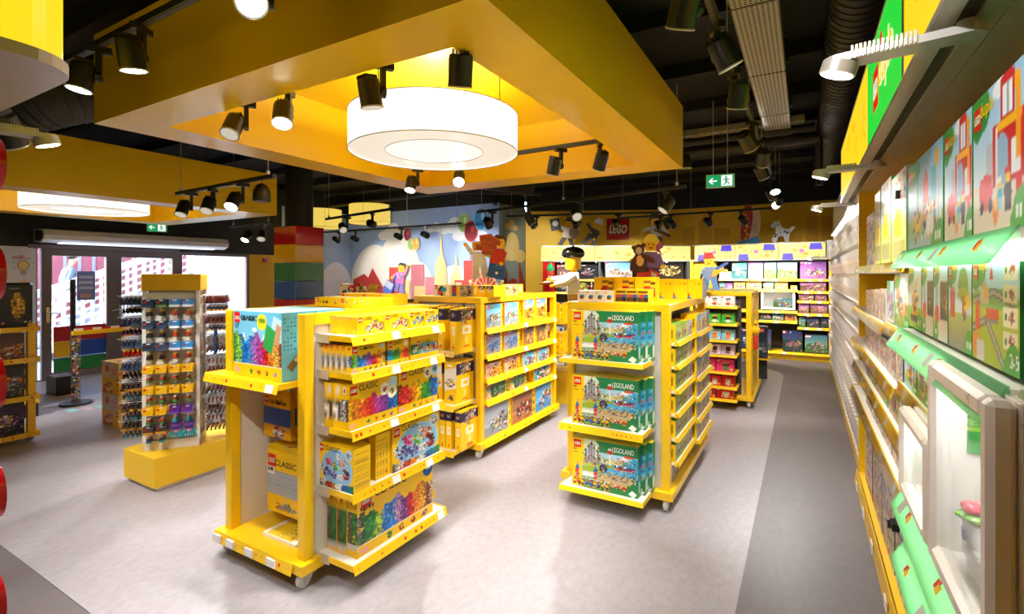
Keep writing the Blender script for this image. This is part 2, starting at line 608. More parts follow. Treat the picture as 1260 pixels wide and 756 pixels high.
@art
def rainbow_big(c):
    _rainbow(c, None, .17, .62, ['#8e8378', '#2d6b35', '#2f8d3a', '#a8cc3c', '#2374c9', '#2b86d8', '#b58ac4', '#7a2e8c', '#d8202a', '#f0801c', '#f0a52c', '#7c3a22', '#d8b890'], .015)
    c.writing(.04, .74, .12, .06, '#231d10', 4)
    c.circ(.92, .88, .075, '#1c5fae')
    c.writing(.87, .86, .1, .04, '#d7e6f5', 4)
@art
def rainbow_warm(c):
    _rainbow(c, None, .2, .62, ['#f5b81a', '#f08a1c', '#e4572a', '#d8202a', '#b03a94', '#7d3c9a', '#1f5fb4', '#2b8fd8'])
    c.circ(.72, .72, .09, '#fdf2df'); c.circ(.9, .8, .11, '#bfe0f0'); c.circ(.88, .62, .1, '#f7ead0')
    c.item(.72, .72, .05, ['#d22', '#333']); c.item(.88, .62, .05, ['#e83', '#383'])
@art
def rainbow_red(c):
    _rainbow(c, None, .18, .6, ['#8a1a1a', '#d8202a', '#e4402a', '#f08a1c', '#f5c81a', '#3fa03a', '#2f8d4a', '#1f5fb4', '#2b86d8'])
    c.circ(.72, .8, .09, '#fdf2df'); c.circ(.92, .84, .11, '#bfe0f0')
    c.item(.72, .8, .05, ['#d22', '#333']); c.item(.92, .84, .06, ['#29c', '#333'])
@art
def rainbow_blue(c):
    _rainbow(c, None, .2, .58, ['#2b86d8', '#1aa0c8', '#2f8d4a', '#3fa03a', '#f08a1c', '#e4402a', '#d8202a'])
    c.circ(.85, .8, .09, '#fdf2df')
@art
def people_box(c):
    c.rect(0, .22, 1, .62, '#4aa6c8'); c.rect(0, .22, .3, .62, '#2d6f58')
    for k in range(6):
        c.item(.18 + .14 * k, .4, .09, [['#e6e2d6'], ['#a8c23c', '#3f8a3a'], ['#d8202a', '#f4e9d8'], ['#e9e4dc', '#222'], ['#f0a81c'], ['#d8202a']][k])
    c.rect(.86, .3, .96, .62, '#e03a2a'); c.rect(.88, .36, .94, .58, '#f3e6e0')
@art
def white_pieces(c):
    for k in range(5):
        c.item(.42 + .13 * k, .32 + .12 * (k % 3), .12, ['#f3f1ea', '#dcd8cc', '#333', '#c8443a', '#3a8f5a'])
@art
def blue_pieces(c):
    for k in range(6):
        c.item(.32 + .12 * k, .34 + .12 * (k % 3), .11, ['#1f5fa8', '#2b86d8', '#153a6a', '#7cc0e8', '#1c2a4a'])
@art
def spine_plain(c):
    c.rect(.25, .82, .75, .9, '#e59a6a')
    c.rect(.2, .1, .8, .14, '#e3b60c')
@art
def spine_grey(c):
    c.pile(0, 1, .25, lambda x: .62, ['#b8b4ae', '#e8e5de', '#7a7672', '#3b8fd0'], .1)
    c.rect(.2, .86, .7, .94, '#d8302a')
@art
def spine_mix(c):
    c.pile(0, 1, .22, lambda x: .66, ['#f1eee8', '#8a8580', '#f4f2ee', '#4a3a2c', '#a8724a'], .09)
    c.rect(.35, .8, .7, .93, '#e6e0d8'); c.rect(.42, .82, .62, .91, '#d8302a')
@art
def spine_dark(c):
    c.pile(0, 1, .2, lambda x: .72, ['#8e8378', '#6b5a48', '#2d6b35', '#2f8d3a', '#4a3a2c'], .08)
    c.rect(0, .12, 1, .22, '#cfc9c0')
    c.rect(.4, .84, .6, .88, '#3a2f16')
@art
def side_dots(c):
    for j in range(13):
        y = .1 + j * .062
        if j % 3 == 2: continue
        for i in range(13):
            c.rect(.1 + i * .062, y, .1 + i * .062 + .035, y + .028, c.r.choice(['#b89a14', '#8f9a2c', '#a86a1c', '#c43a2a', '#7f7a2a', '#d0a20c']))
@art
def world_box(c):
    c.ell(.52, .46, .44, .46, '#a9d3ec'); c.ell(.52, .46, .41, .43, '#8cc3e6')
    for x, y, r, p in ((.3, .6, .1, ['#e83a8c', '#c81e6a']), (.5, .52, .1, ['#8ac63a', '#f4d81e', '#3a9a3a']), (.68, .62, .09, ['#f08a1c', '#e86a1c']),
                       (.24, .36, .11, ['#4a2a7a', '#6a3a9a']), (.74, .4, .12, ['#8a1a1a', '#d8202a', '#3a1a12']), (.56, .74, .07, ['#d8202a', '#f2f0ea']),
                       (.42, .34, .1, ['#3a4a9a', '#8a4ab0']), (.1, .44, .07, ['#1a1a1a', '#f2f0ea']), (.78, .66, .06, ['#f2f0ea', '#1a1a1a', '#c33']), (.62, .3, .08, ['#f4f2ee', '#cfc9c0'])):
        c.item(x, y, r, p)
    c.pile(0, 1, 0, lambda x: .12 + .1 * abs(x - .5), ['#6a665f', '#d8d2c8', '#c8382a', '#e88a1c', '#f2f0ea', '#1f5fa8', '#1f7a9a', '#2f8d3a'], .022)
    c.circ(.86, .84, .1, '#bfe0f0'); c.item(.86, .84, .07, ['#f2f0ea', '#c33', '#39c'])
    c.writing(.04, .78, .04, .05, '#231d10', 2)
@art
def park_box(c):
    c.grad(0, 1, '#7fb48a', '#a4d4ec')
    c.grad(.5, 1, '#e8e29a', '#cfe2c8', .14, .42); c.rect(.42, .78, 1, 1, '#26804a'); c.poly([(.36, 1), (.5, .8), (.6, .78), (.6, 1)], '#26804a')
    c.ell(.82, .6, .26, .19, '#3fa2d2'); c.ell(.62, .44, .35, .13, '#4ab0da'); c.ell(.62, .62, .16, .05, '#dccf86'); c.ell(.72, .72, .2, .05, '#a8d6ea')
    c.ell(.3, .55, .15, .1, '#b8bc3a'); c.ell(.7, .27, .36, .1, '#c2ab80'); c.ell(.33, .4, .18, .07, '#98b038'); c.ell(.55, .52, .1, .04, '#8fae3c')
    c.rect(0, 0, .6, .16, '#4f8a36'); c.poly([(.5, 0), (1, 0), (1, .4), (.88, .22), (.55, .12)], '#2c7f46')
    c.rect(0, 0, .16, 1, BY); c.rect(0, .5, .19, 1, BY)
    for x, h in ((.22, .14), (.27, .22), (.31, .28), (.35, .2), (.4, .15)):
        c.rect(x - .02, .55, x + .02, .62 + h, '#7c7f88'); c.rect(x - .02, .55, x - .008, .62 + h, '#a8abb4'); c.poly([(x - .028, .62 + h), (x + .028, .62 + h), (x, .68 + h)], '#3a4858')
        c.rect(x, .68 + h, x + .02, .71 + h, c.r.choice(['#d22', '#25a', '#f2c200']))
    c.specks(.18, .5, .48, .72, 90, ['#6a6d76', '#b8bac0', '#2f7a3a', '#c43', '#8a8d96', '#d8a83a'], .006, .016)
    c.line(.17, .52, .44, .6, .012, '#8a8d94')
    c.circ(.49, .46, .06, '#35373b'); c.circ(.49, .46, .034, '#55575c'); c.specks(.44, .36, .56, .56, 14, ['#333', '#888', '#c33'], .006, .012)
    c.rect(.575, .55, .6, .8, '#e8e0d8'); c.ell(.588, .8, .05, .035, '#c8352a'); c.ell(.588, .86, .03, .02, '#e8e0d8')
    c.rect(.77, .5, .83, .7, '#7f8388'); c.ell(.8, .72, .04, .05, '#f2f0ea'); c.poly([(.68, .5), (.9, .5), (.94, .56), (.64, .56)], '#3a4a66'); c.rect(.66, .5, .92, .52, '#c8302a')
    c.specks(.6, .45, .98, .58, 50, ['#d22', '#f2f0ea', '#333', '#f2c200', '#1f6fa8'], .006, .013)
    c.specks(.5, .6, .95, .7, 60, ['#d22', '#3a7', '#f2f0ea', '#c8a04a', '#2f7a3a'], .006, .012)
    c.rect(.16, .26, .38, .31, '#efece4'); c.poly([(.16, .31), (.38, .31), (.33, .35), (.2, .35)], '#d8d4cc')
    for x in (.09, .37):
        c.poly([(x - .035, .36), (x + .035, .36), (x, .49)], '#1f5fb4'); c.rect(x - .028, .14, x + .028, .36, '#d8392a'); c.rect(x - .01, .49, x + .02, .51, '#d22'); c.specks(x - .03, .14, x + .03, .36, 14, ['#f2c200', '#f2f0ea', '#25a'], .005, .01)
    c.specks(.01, .01, .6, .22, 230, ['#d22', '#25a', '#f2c200', '#f2f0ea', '#222', '#1f6a30', '#1f6a30', '#c8a04a'], .006, .013)
    for k in range(9): c.figure(.05 + .062 * k, .05, .12, c.r.choice(['#c8302a', '#2f5fb0', '#e8e4dc', '#e0a81c']), c.r.choice(['#222', '#3a5fa8', '#5a3a2a']))
    c.specks(.4, .27, .98, .42, 170, ['#d22', '#25a', '#f2c200', '#f2f0ea', '#222', '#1f6a30', '#8a6a4a'], .005, .011)
    c.rect(.62, .13, .84, .17, '#c8302a'); c.specks(.6, .1, .86, .22, 40, ['#d22', '#f2c200', '#222', '#f2f0ea'], .006, .012)
    c.poly([(.86, .06), (.93, .0), (.98, .08), (.91, .14)], '#eef0ea')
    c.ell(.86, .765, .075, .022, '#e0402a')
    c.writing(.03, .75, .05, .04, '#4a3d10', 2); c.writing(.03, .69, .08, .02, '#4a3d10', 4)
@art
def park_side(c):
    c.rect(0, 0, 1, 1, '#23784a'); c.rect(0, .2, 1, .55, '#2f93b8'); c.rect(.3, .1, .7, .3, '#dfe8d8'); c.rect(.1, .85, .9, .95, '#1d6a40')

def _scene(c, sky0, sky1, ground, pal, bandcol=None, pal2=None, spread=(.26, .9), n=3):
    c.grad(.25, 1, sky0, sky1); c.grad(0, .3, ground, ground)
    for _ in range(7):
        c.ell(c.r.random(), c.r.uniform(.25, .5), c.r.uniform(.1, .3), c.r.uniform(.05, .16), np.clip(c.C(ground) * c.r.uniform(.8, 1.15), 0, 1))
    for k in range(n):
        c.item(spread[0] + (spread[1] - spread[0]) * (k + .5) / n, .42 + .12 * c.r.uniform(-1, 1), .2 * 1.6 / n + .06, pal)
    c.specks(spread[0], .05, spread[1] + .05, .4, 60, pal2 or pal, .008, .022)
    if bandcol: c.rect(0, 0, .13, 1, bandcol)
    c.logo(.02, .97, .11 if c.asp >= 1.2 else .16)
    c.writing(.18, .87, .26, .05, '#f4f1ea', 7)

def _mk(name, **k):
    def f(c): _scene(c, **k)
    ART[name] = f
def _mk3(name, **k):
    """yellow creator style box with a picture and a yellow right column"""
    def f(c):
        _scene(c, **k)
        c.rect(0, 0, 1, .05, BY); c.rect(.87, 0, 1, 1, BY)
        c.circ(.93, .86, .06, '#f2b400')
        for y in (.2, .42, .64): c.item(.935, y, .05, k['pal'])
    ART[name] = f
_mk3('green_racer', sky0='#b7d3e4', sky1='#4aa3d0', ground='#7f8f9c', pal=['#1f9a4a', '#f2f0ea', '#d8302a', '#222', '#e86a1c'])
_mk3('brown_animal', sky0='#f2cf5a', sky1='#4a78c0', ground='#d0982c', pal=['#6a3a1c', '#d87a1c', '#2a1a10', '#f0a83a'], n=2)
_mk3('blue_motorbike', sky0='#8b8196', sky1='#6a6478', ground='#94857e', pal=['#111318', '#2b8fd8', '#3a3f4a', '#1c5fa8', '#888'])
_mk3('stone_fortress', sky0='#8a5a2a', sky1='#3a3a4a', ground='#8a5c34', pal=['#c87a2a', '#5a3a1c', '#e9a83a', '#4a5a6a', '#d8c8a8'])
_mk3('orange_creature', sky0='#d8b8a8', sky1='#a88a94', ground='#cfa98a', pal=['#f0981c', '#c8641c', '#f4c86a', '#5a3216'], n=2)
_mk3('teal_machine', sky0='#8fd0e0', sky1='#4aa0c8', ground='#7fa8b0', pal=['#1a4a6a', '#222c38', '#1f8fb4', '#e8e4dc', '#d8302a'])
_mk3('green_plane', sky0='#7f9a84', sky1='#5a7a6a', ground='#d8b58a', pal=['#2f5f3a', '#1f4a2c', '#47764a', '#8a8f7a'])
_mk3('pirate_boat', sky0='#6ab8d8', sky1='#3a8fc0', ground='#3f9ec8', pal=['#2f7a3a', '#7a4a2a', '#f2f0ea', '#d8302a', '#f2c200', '#222'])
_mk3('grey_townhouse', sky0='#b8bcc4', sky1='#8d97a8', ground='#8a8f98', pal=['#7a2f28', '#e8e4dc', '#3f4650', '#c8a25a', '#2f6a4a', '#a8aeb8'], n=4)
_mk3('western_ranch', sky0='#b88a5a', sky1='#8a5a4a', ground='#a86a3a', pal=['#5a2f1c', '#8a4a2a', '#e8d8c0', '#3a3a3a', '#c8302a'], n=4)
_mk3('blue_harbour', sky0='#7ac4e8', sky1='#3f8fd0', ground='#2f94cc', pal=['#c8302a', '#f2f0ea', '#2f5fa8', '#f2b01c', '#3a3a3a'], n=3)
_mk('city_green', sky0='#cfe6d8', sky1='#8fb84a', ground='#9fc04a', pal=['#3f7a3a', '#c8302a', '#f2f0ea', '#3f5f8a'], bandcol='#6f9a3a')
_mk('city_blue', sky0='#d6e8f4', sky1='#4a9ad8', ground='#a8b8c0', pal=['#2f6fc0', '#f2f0ea', '#c8302a', '#f2b01c'], bandcol='#3f8fd0')
_mk('city_pale', sky0='#e6e4e8', sky1='#b8c4d8', ground='#b8a8a0', pal=['#8a5a4a', '#f2f0ea', '#c87a2a', '#4a5a7a'])
_mk('town_row', sky0='#a8cbe8', sky1='#5a9ad0', ground='#b8ae9a', pal=['#c8703a', '#e8ddc8', '#8a5a3a', '#3f5f8a', '#d8a86a'], n=5)
_mk('purple_party', sky0='#c87ab0', sky1='#7a4a9a', ground='#b06aa0', pal=['#e83a8c', '#f2c23a', '#3fb0c0', '#f2e8f0', '#4a2a6a'], n=4)
_mk('pink_dusk', sky0='#f2a0a8', sky1='#8a5aa8', ground='#7a5a48', pal=['#d85a8a', '#3f6a3a', '#f0c88a', '#5a3a6a'], n=4)
_mk('teal_palace', sky0='#c8e8ea', sky1='#3f9ea8', ground='#3a7f80', pal=['#e8e4dc', '#2f8f94', '#d8b84a', '#5fc0c4'], n=3)
_mk('lilac_castle', sky0='#f0c8d8', sky1='#a888c8', ground='#c8a0b8', pal=['#e8d8e8', '#c88ab8', '#f2e0b0', '#7a6ab0'], n=3)
_mk('meadow_castle', sky0='#cfe8f4', sky1='#8ac0e0', ground='#7fb85a', pal=['#e86a6a', '#f2ead8', '#3f8a4a', '#d8a83a'], n=3)
_mk('yellow_cafe', sky0='#f8e08a', sky1='#f2b83a', ground='#f2c85a', pal=['#d84a3a', '#f2f0ea', '#4a9ad0', '#8a4a2a'], n=3)
_mk('jungle_park', sky0='#8fb8a0', sky1='#3f6a7a', ground='#4a6a3a', pal=['#3f8fc0', '#c85a3a', '#e8d8a8', '#2f5a34', '#7a4a8a'], n=4)
_mk('night_forest', sky0='#4a5a7a', sky1='#2a3050', ground='#2f4034', pal=['#b84a6a', '#d8b86a', '#3f6a4a', '#6a4a8a'], n=4)
_mk('space_grey', sky0='#3a3f4a', sky1='#14161c', ground='#2a2624', pal=['#c8c4c0', '#8a8f98', '#e87a2a', '#5a4a7a', '#2a2a30'], n=3)
_mk('space_orange', sky0='#8a5a4a', sky1='#3a2a34', ground='#5a4038', pal=['#e88a2a', '#d8d4cc', '#3a3f4a', '#c8442a'], n=3)
_mk('space_purple', sky0='#6a3a8a', sky1='#1a1430', ground='#1c1a30', pal=['#b87ad0', '#d8b43a', '#6a4a9a', '#2a2440', '#e8e0d0'], n=3)
_mk('dark_blue_ship', sky0='#3a4a5f', sky1='#1a2436', ground='#26364a', pal=['#d8d8d8', '#9aa0aa', '#5a6474'], n=1)
_mk('sunset_bridge', sky0='#d8743a', sky1='#2a2f4a', ground='#2a5f8a', pal=['#1c1a20', '#d8a03a', '#3f8fb0'], n=2)

@art
def black_golden(c):
    c.rect(0, 0, 1, 1, '#14120f')
    for _ in range(150):
        a, q = c.r.uniform(0, 6.28), math.sqrt(c.r.random())
        x, y = .55 + .2 * q * math.cos(a), .5 + .3 * q * math.sin(a)
        w = c.r.uniform(.012, .04)
        c.rect(x - w, y - w * .7, x + w, y + w * .7, np.clip(c.C('#d8a52a') * c.r.uniform(.35, 1.25), 0, 1))
    c.rect(.42, .12, .68, .2, '#3a3530'); c.logo(.05, .14, .1)
    c.writing(.72, .1, .22, .04, '#cfc8b8', 6); c.writing(.25, .9, .35, .02, '#8a8478', 8)
@art
def black_car(c):
    c.rect(0, 0, 1, 1, '#1a1712')
    c.grad(0, .3, '#3a2a18', '#1a1712')
    for _ in range(190):
        a, q = c.r.uniform(0, 6.28), math.sqrt(c.r.random())
        x, y = .52 + .36 * q * math.cos(a), .5 + .3 * q * math.sin(a)
        w = c.r.uniform(.012, .035)
        c.rect(x - w, y - w, x + w, y + w, np.clip(c.C(c.r.choice(['#e8cf8a', '#c8a85a', '#8a7040', '#2a2418'])) * c.r.uniform(.5, 1.2), 0, 1))
    c.logo(.03, .16, .09); c.writing(.1, .92, .4, .03, '#cfc8b8', 8)
@art
def black_white_craft(c):
    c.rect(0, 0, 1, 1, '#16161a'); c.grad(0, .4, '#2e2e34', '#16161a')
    c.line(.2, .4, .85, .62, .02, '#c8c8c8'); c.line(.3, .56, .8, .34, .02, '#a8a8a8'); c.item(.5, .5, .22, ['#d8d8d8', '#8a8a8e', '#4a4a50', '#c8443a'])
    c.logo(.03, .95, .09); c.writing(.16, .88, .3, .04, '#d8d8d8', 7)
@art
def black_tree(c):
    c.rect(0, 0, 1, 1, '#17150f'); c.circ(.4, .55, .16, '#3a5f28'); c.item(.4, .55, .2, ['#3f8a3a', '#6fae4a', '#d8a83a', '#c8442a']); c.rect(.38, .2, .42, .45, '#5a3a1c')
    for x in (.72, .88):
        for y in (.25, .5, .75): c.rect(x, y, x + .06, y + .14, c.r.choice(['#d8c8b8', '#c8443a', '#8a8a8a']))
    c.logo(.03, .95, .09)
@art
def tower_stripes(c):
    c.rect(0, 0, 1, 1, BY)
    c.poly([(.0, .3), (.5, .42), (.5, 1), (0, .92)], '#2a2648')
    c.item(.3, .78, .18, ['#f2f0ea', '#8a6a5a', '#c87a3a']); c.item(.45, .2, .2, ['#2a2a2a', '#f2f0ea', '#8a5a3a'])
    c.writing(.65, .5, .25, .1, '#f2f0ea', 3)
@art
def three_spine(c):
    c.rect(0, .7, 1, .95, '#2a2648'); c.item(.5, .83, .3, ['#e8e0d8', '#8a6a5a', '#c87a3a'])
    c.rect(.3, .38, .7, .56, '#f6efe0'); c.rect(.4, .42, .6, .52, BY)
    c.rect(.35, .06, .65, .13, '#e0702a'); c.rect(.44, .16, .56, .34, '#f0d878')
@art
def three_picture(c):
    c.rect(0, 0, 1, 1, BY); c.poly([(0, .3), (1, .4), (1, .88), (0, .8)], '#e8e4da'); c.item(.5, .5, .34, ['#8a6a4a', '#3a3a3a', '#d8a83a', '#f2f0ea'])
    c.item(.5, .15, .24, ['#5a5a6a', '#d87a3a', '#2a2a2a']); c.writing(.3, .88, .4, .06, '#f6efe0', 3)
@art
def hangpack_blue(c):
    c.rect(0, 0, 1, 1, '#e3a70f'); c.rect(0, .3, 1, .68, '#2b55a6')
    for i in range(12): c.rect(i / 12, .3, i / 12 + .02, .68, '#274d98')
    c.writing(.2, .76, .65, .07, '#241d0c', 7); c.item(.55, .13, .2, ['#8a8f98', '#c8443a', '#3a5fa8', '#f2f0ea'])
@art
def hangpack_green(c):
    c.rect(0, 0, 1, 1, '#eab50c'); c.rect(0, .3, 1, .68, '#2f9a4a'); c.item(.5, .13, .2, ['#c8443a', '#3a5fa8'])
@art
def hangpack_grey(c):
    c.rect(0, 0, 1, 1, BY); c.rect(0, .29, 1, .68, '#a3a6ab')
    for i in range(16):
        c.rect(i / 16, .29, i / 16 + .018, .68, '#94979d')
    for j in range(14):
        c.rect(0, .29 + j * .028, 1, .29 + j * .028 + .008, '#b4b7bb')
    c.poly([(.2, .08), (.65, .06), (.9, .12), (.5, .17)], '#8a8d92')
    c.item(.6, .13, .1, ['#c8443a', '#3a5fa8', '#f2c200', '#2f8a3a']); c.item(.32, .12, .08, ['#c8443a', '#f2c200', '#8a5a2a'])
    c.rect(.02, .6, .22, .72, '#f3efe4'); c.writing(.04, .66, .16, .04, '#333', 3)
@art
def envelope_white(c):
    c.rect(0, 0, 1, 1, '#f4f1ea'); c.rect(0, .3, 1, 1, '#f4cf2a'); c.ell(.6, .45, .3, .3, '#f6f3ec'); c.specks(.35, .25, .85, .6, 40, ['#c8443a', '#3a5fa8', '#f2c200', '#222', '#2f8a3a'], .01, .025)

def _duplo_head(c, x=.0, w=.3):
    c.ell(x + w * .5, .88, w * .62, .16, '#2f8f3c'); c.ell(x + w * .3, .8, w * .36, .12, '#2f8f3c'); c.rect(x, .86, x + w, 1, '#2f8f3c')
def _age(c, x=.8):
    c.ell(x + .1, .1, .16, .16, '#4aa83f'); c.ell(x, .05, .1, .1, '#4aa83f'); c.writing(x + .0, .08, .2, .07, '#f2f6ea', 4)
@art
def fire_station(c):
    c.grad(.35, 1, '#cfe4f0', '#8fc0e0'); c.grad(0, .36, '#e8dcc0', '#d8cfba')
    c.ell(.62, .93, .2, .07, '#e4edf2'); c.circ(.85, .9, .05, '#f2b01c')
    c.rect(.3, .28, .42, .62, '#b8bcc4'); c.rect(.42, .3, .98, .72, '#c8202a'); c.rect(.58, .6, .82, .98, '#c8202a'); c.poly([(.55, .98), (.85, .98), (.7, 1.0)], '#a81820')
    c.rect(.5, .3, .7, .56, '#8fb4d0'); c.ell(.6, .56, .1, .07, '#8fb4d0'); c.rect(.76, .34, .9, .56, '#e8eef2'); c.rect(.62, .74, .78, .92, '#e8eef2'); c.rect(.685, .74, .715, .92, '#8aa')
    c.rect(.52, .66, .92, .72, '#f2b81c'); c.rect(.84, .42, .9, .92, '#f2a81c'); c.rect(.48, .3, .52, .7, '#e8e4dc')
    c.ell(.28, .3, .14, .12, '#d8302a'); c.rect(.16, .3, .4, .4, '#d8302a'); c.circ(.2, .2, .045, '#222'); c.circ(.38, .2, .045, '#222')
    c.ell(.48, .15, .05, .09, '#f0901c'); c.ell(.48, .2, .025, .05, '#f8d04a')
    c.figure(.7, .14, .26, '#2a2f38', '#2a2f38', '#d8302a'); c.figure(.56, .16, .2, '#3fb0c0', '#8fd0d8', '#f2f0ea'); c.rect(.84, .12, .92, .3, '#d8302a'); c.ell(.88, .3, .05, .04, '#d8302a')
    _duplo_head(c, 0, .34); _age(c, .84)
@art
def playground(c):
    c.grad(.3, 1, '#cfe6f4', '#7fbce8'); c.grad(0, .35, '#8ac0e0', '#b8d86a')
    c.rect(.3, .5, .36, .85, '#3f8a4a'); c.circ(.32, .85, .06, '#4aa83f'); c.rect(.5, .4, .64, .7, '#d8302a'); c.poly([(.48, .7), (.66, .7), (.57, .82)], '#c8202a')
    c.rect(.7, .45, .84, .78, '#3fa8b8'); c.circ(.85, .85, .05, '#f2b01c'); c.ell(.7, .3, .18, .18, '#f2f0ea'); c.ell(.35, .32, .14, .12, '#f2c83a')
    c.specks(.1, .12, .95, .5, 60, ['#d8302a', '#f2c200', '#3f8a4a', '#f2f0ea', '#8a5a3a'], .012, .03)
    c.figure(.55, .2, .26, '#f2a81c', '#3a5fa8'); c.figure(.8, .2, .24, '#3fb0c0', '#8a4a2a')
    _duplo_head(c, 0, .36); _age(c)
@art
def train_set(c):
    c.grad(.55, 1, '#cfe6f4', '#9fcbe8'); c.grad(0, .6, '#a8b83a', '#b4c84a')
    c.ell(.5, .62, .5, .1, '#7fb85a')
    for P in (((.0, .3), (.35, .42), (.55, .22), (.75, .0)), ((.05, .58), (.5, .68), (.9, .6))):
        for (x0, y0), (x1, y1) in zip(P[:-1], P[1:]):
            c.line(x0, y0, x1, y1, .04, '#6a6668'); c.line(x0, y0, x1, y1, .018, '#b8b0a8')
    c.rect(.08, .3, .2, .56, '#d84a2a'); c.rect(.2, .56, .4, .7, '#d8cfc0'); c.rect(.22, .7, .34, .8, '#b8b0a8'); c.ell(.34, .68, .05, .07, '#f2b01c')
    c.rect(.34, .44, .62, .52, '#d8483a'); c.rect(.3, .4, .6, .44, '#8a8688')
    c.line(.1, .72, .34, .88, .02, '#e8e4dc'); c.poly([(.42, .8), (.5, .8), (.46, .95)], '#d8302a')
    c.ell(.1, .16, .1, .12, '#e88a3a'); c.rect(.12, .02, .3, .2, '#d8cfc8')
    for y in (.2, .4, .6, .8):
        c.rect(.7, y, .96, y + .16, '#ece4c4'); c.item(.86, y + .08, .05, ['#7a7674', '#d8483a']); c.rect(.73, y + .05, .77, y + .1, '#3a8a4a')
    _duplo_head(c, 0, .3); _age(c, .8)
@art
def tree_train(c):
    c.grad(.4, 1, '#dcecf4', '#a8cfe8'); c.grad(0, .42, '#8f8a88', '#b8c86a')
    c.ell(.66, .72, .2, .2, '#5f9a3a'); c.ell(.66, .62, .22, .08, '#a8b83a'); c.rect(.62, .4, .7, .6, '#a8623a')
    c.rect(.1, .36, .3, .66, '#c8483a'); c.rect(.12, .66, .28, .7, '#d8695a'); c.line(.1, .7, .2, .95, .03, '#e8b43a')
    c.figure(.72, .34, .2, '#d8703a', '#3a5fa8'); c.ell(.85, .55, .1, .08, '#f2c83a')
    _duplo_head(c, 0, .36); _age(c, .78)
@art
def yellow_house(c):
    c.grad(.5, 1, '#e8f0f4', '#d8c8b0'); c.grad(0, .5, '#f2e45a', '#f6ee9a'); c.rect(.2, .3, .7, .6, '#f2d02a'); c.rect(.1, .05, .9, .25, '#a8a45a')
    c.specks(.1, .5, .95, .95, 60, ['#d8302a', '#c88a5a', '#f2f0ea', '#3f8a4a'], .015, .04)
@art
def duck_toys(c):
    c.grad(0, 1, '#6fb83a', '#8ab8e8'); c.rect(0, .84, 1, 1, '#8a8278'); c.ell(.5, .9, .4, .08, '#2f8f3c')
    c.ell(.5, .62, .34, .1, '#f2b01c'); c.rect(.25, .5, .75, .58, '#f2b01c'); c.ell(.5, .47, .44, .05, '#3f8fb0'); c.item(.5, .54, .14, ['#2f8fa0', '#f2d02a'])
    c.rect(.18, .1, .85, .3, '#f2a81c'); c.rect(.3, .3, .9, .36, '#6fae2a'); c.rect(.3, .17, .55, .24, '#f6c84a'); c.ell(.82, .12, .2, .07, '#e06a2a')
@art
def crane_box(c):
    c.grad(.3, 1, '#e4e6dc', '#b8cfd8'); c.grad(0, .35, '#8ac04a', '#a8c86a'); c.rect(.3, .2, .7, .55, '#f2b01c'); c.line(.4, .5, .75, .85, .04, '#f2b01c'); c.rect(.15, .1, .85, .22, '#4a4a4a')
    c.item(.55, .45, .2, ['#f2b01c', '#3a3a3a', '#e8e4dc']); _duplo_head(c, 0, .4); _age(c, .74)
@art
def animals_box(c):
    c.grad(.4, 1, '#e8ecd8', '#cfe0e8'); c.grad(0, .45, '#6f9a3a', '#a8c86a'); c.ell(.45, .42, .2, .16, '#8a8f98'); c.ell(.7, .35, .16, .12, '#d8b07a')
    c.rect(.15, .5, .4, .85, '#c8a07a'); c.specks(.1, .1, .9, .6, 50, ['#d8302a', '#f2c200', '#f2f0ea', '#3a5f3a', '#6a5a4a'], .015, .035); _duplo_head(c, 0, .4); _age(c, .74)
@art
def robot_window(c):
    c.grad(.3, 1, '#e6ecf0', '#b8d0e4'); c.grad(0, .3, '#e8e4dc', '#d8c8a8'); c.rect(.5, .3, .95, .78, '#1c1a18'); c.item(.75, .5, .2, ['#3a3a3a', '#c88a2a', '#5a4a3a'])
    c.ell(.25, .35, .16, .14, '#d84a3a'); c.rect(.15, .45, .35, .75, '#7fc0d8'); _duplo_head(c, 0, .4); _age(c, .1)
@art
def colour_grid(c):
    c.rect(0, 0, 1, 1, '#cfc6bb'); c.specks(.02, .02, .98, .85, 240, ['#8a7fa8', '#a84a5a', '#c8a8a0', '#5a6a94', '#8a9a6a', '#d8c0a0', '#3f4a5a', '#c84a3a', '#e0c060'], .015, .045)
    c.logo(.04, .97, .15)
@art
def number_train(c):
    c.grad(0, 1, '#cfd8dc', '#8ab8d8'); c.specks(.05, .1, .95, .7, 120, ['#d8302a', '#f2c200', '#3a8fc0', '#f2f0ea', '#4a9a4a', '#8a4a8a'], .02, .05); _duplo_head(c, 0, .45)
@art
def flower_game(c):
    c.grad(0, 1, '#b8b4cc', '#8a9ac8'); c.ell(.5, .35, .4, .3, '#e0b43a'); c.ell(.5, .35, .3, .22, '#7fb84a'); c.ell(.5, .33, .2, .15, '#d87a3a'); c.ell(.25, .4, .12, .2, '#c8484a')
    c.ell(.3, .85, .24, .12, '#2f8f3c'); c.rect(.2, .83, .4, .88, '#e8d84a')

def _heads(name, bg, pal, body):
    def f(c):
        c.rect(0, 0, 1, 1, bg); c.logo(.04, .95, .14)
        c.rect(.36, .4, .72, .72, pal[0]); c.rect(.42, .14, .66, .4, pal[1]); c.rect(.36, .66, .72, .78, pal[2])
        c.rect(.43, .52, .5, .6, '#161616'); c.rect(.59, .52, .66, .6, '#161616'); c.rect(.3, .2, .4, .36, pal[1]); c.rect(.68, .2, .76, .36, pal[1])
        c.circ(.86, .2, .08, body)
    ART[name] = f
_heads('heads_white', '#eceae6', ['#d8d4cc', '#c8442a', '#2a2a2a'], '#c8a03a')
_heads('heads_yellow', '#f2b41c', ['#f2e8d0', '#8a4a2a', '#e8e4dc'], '#d8302a')
_heads('heads_green', '#3fae3f', ['#3a2a1c', '#f2f0ea', '#e08a2a'], '#8fd04a')
_heads('heads_blue', '#86c8ee', ['#e8863a', '#e8863a', '#f2a85a'], '#f2f0ea')
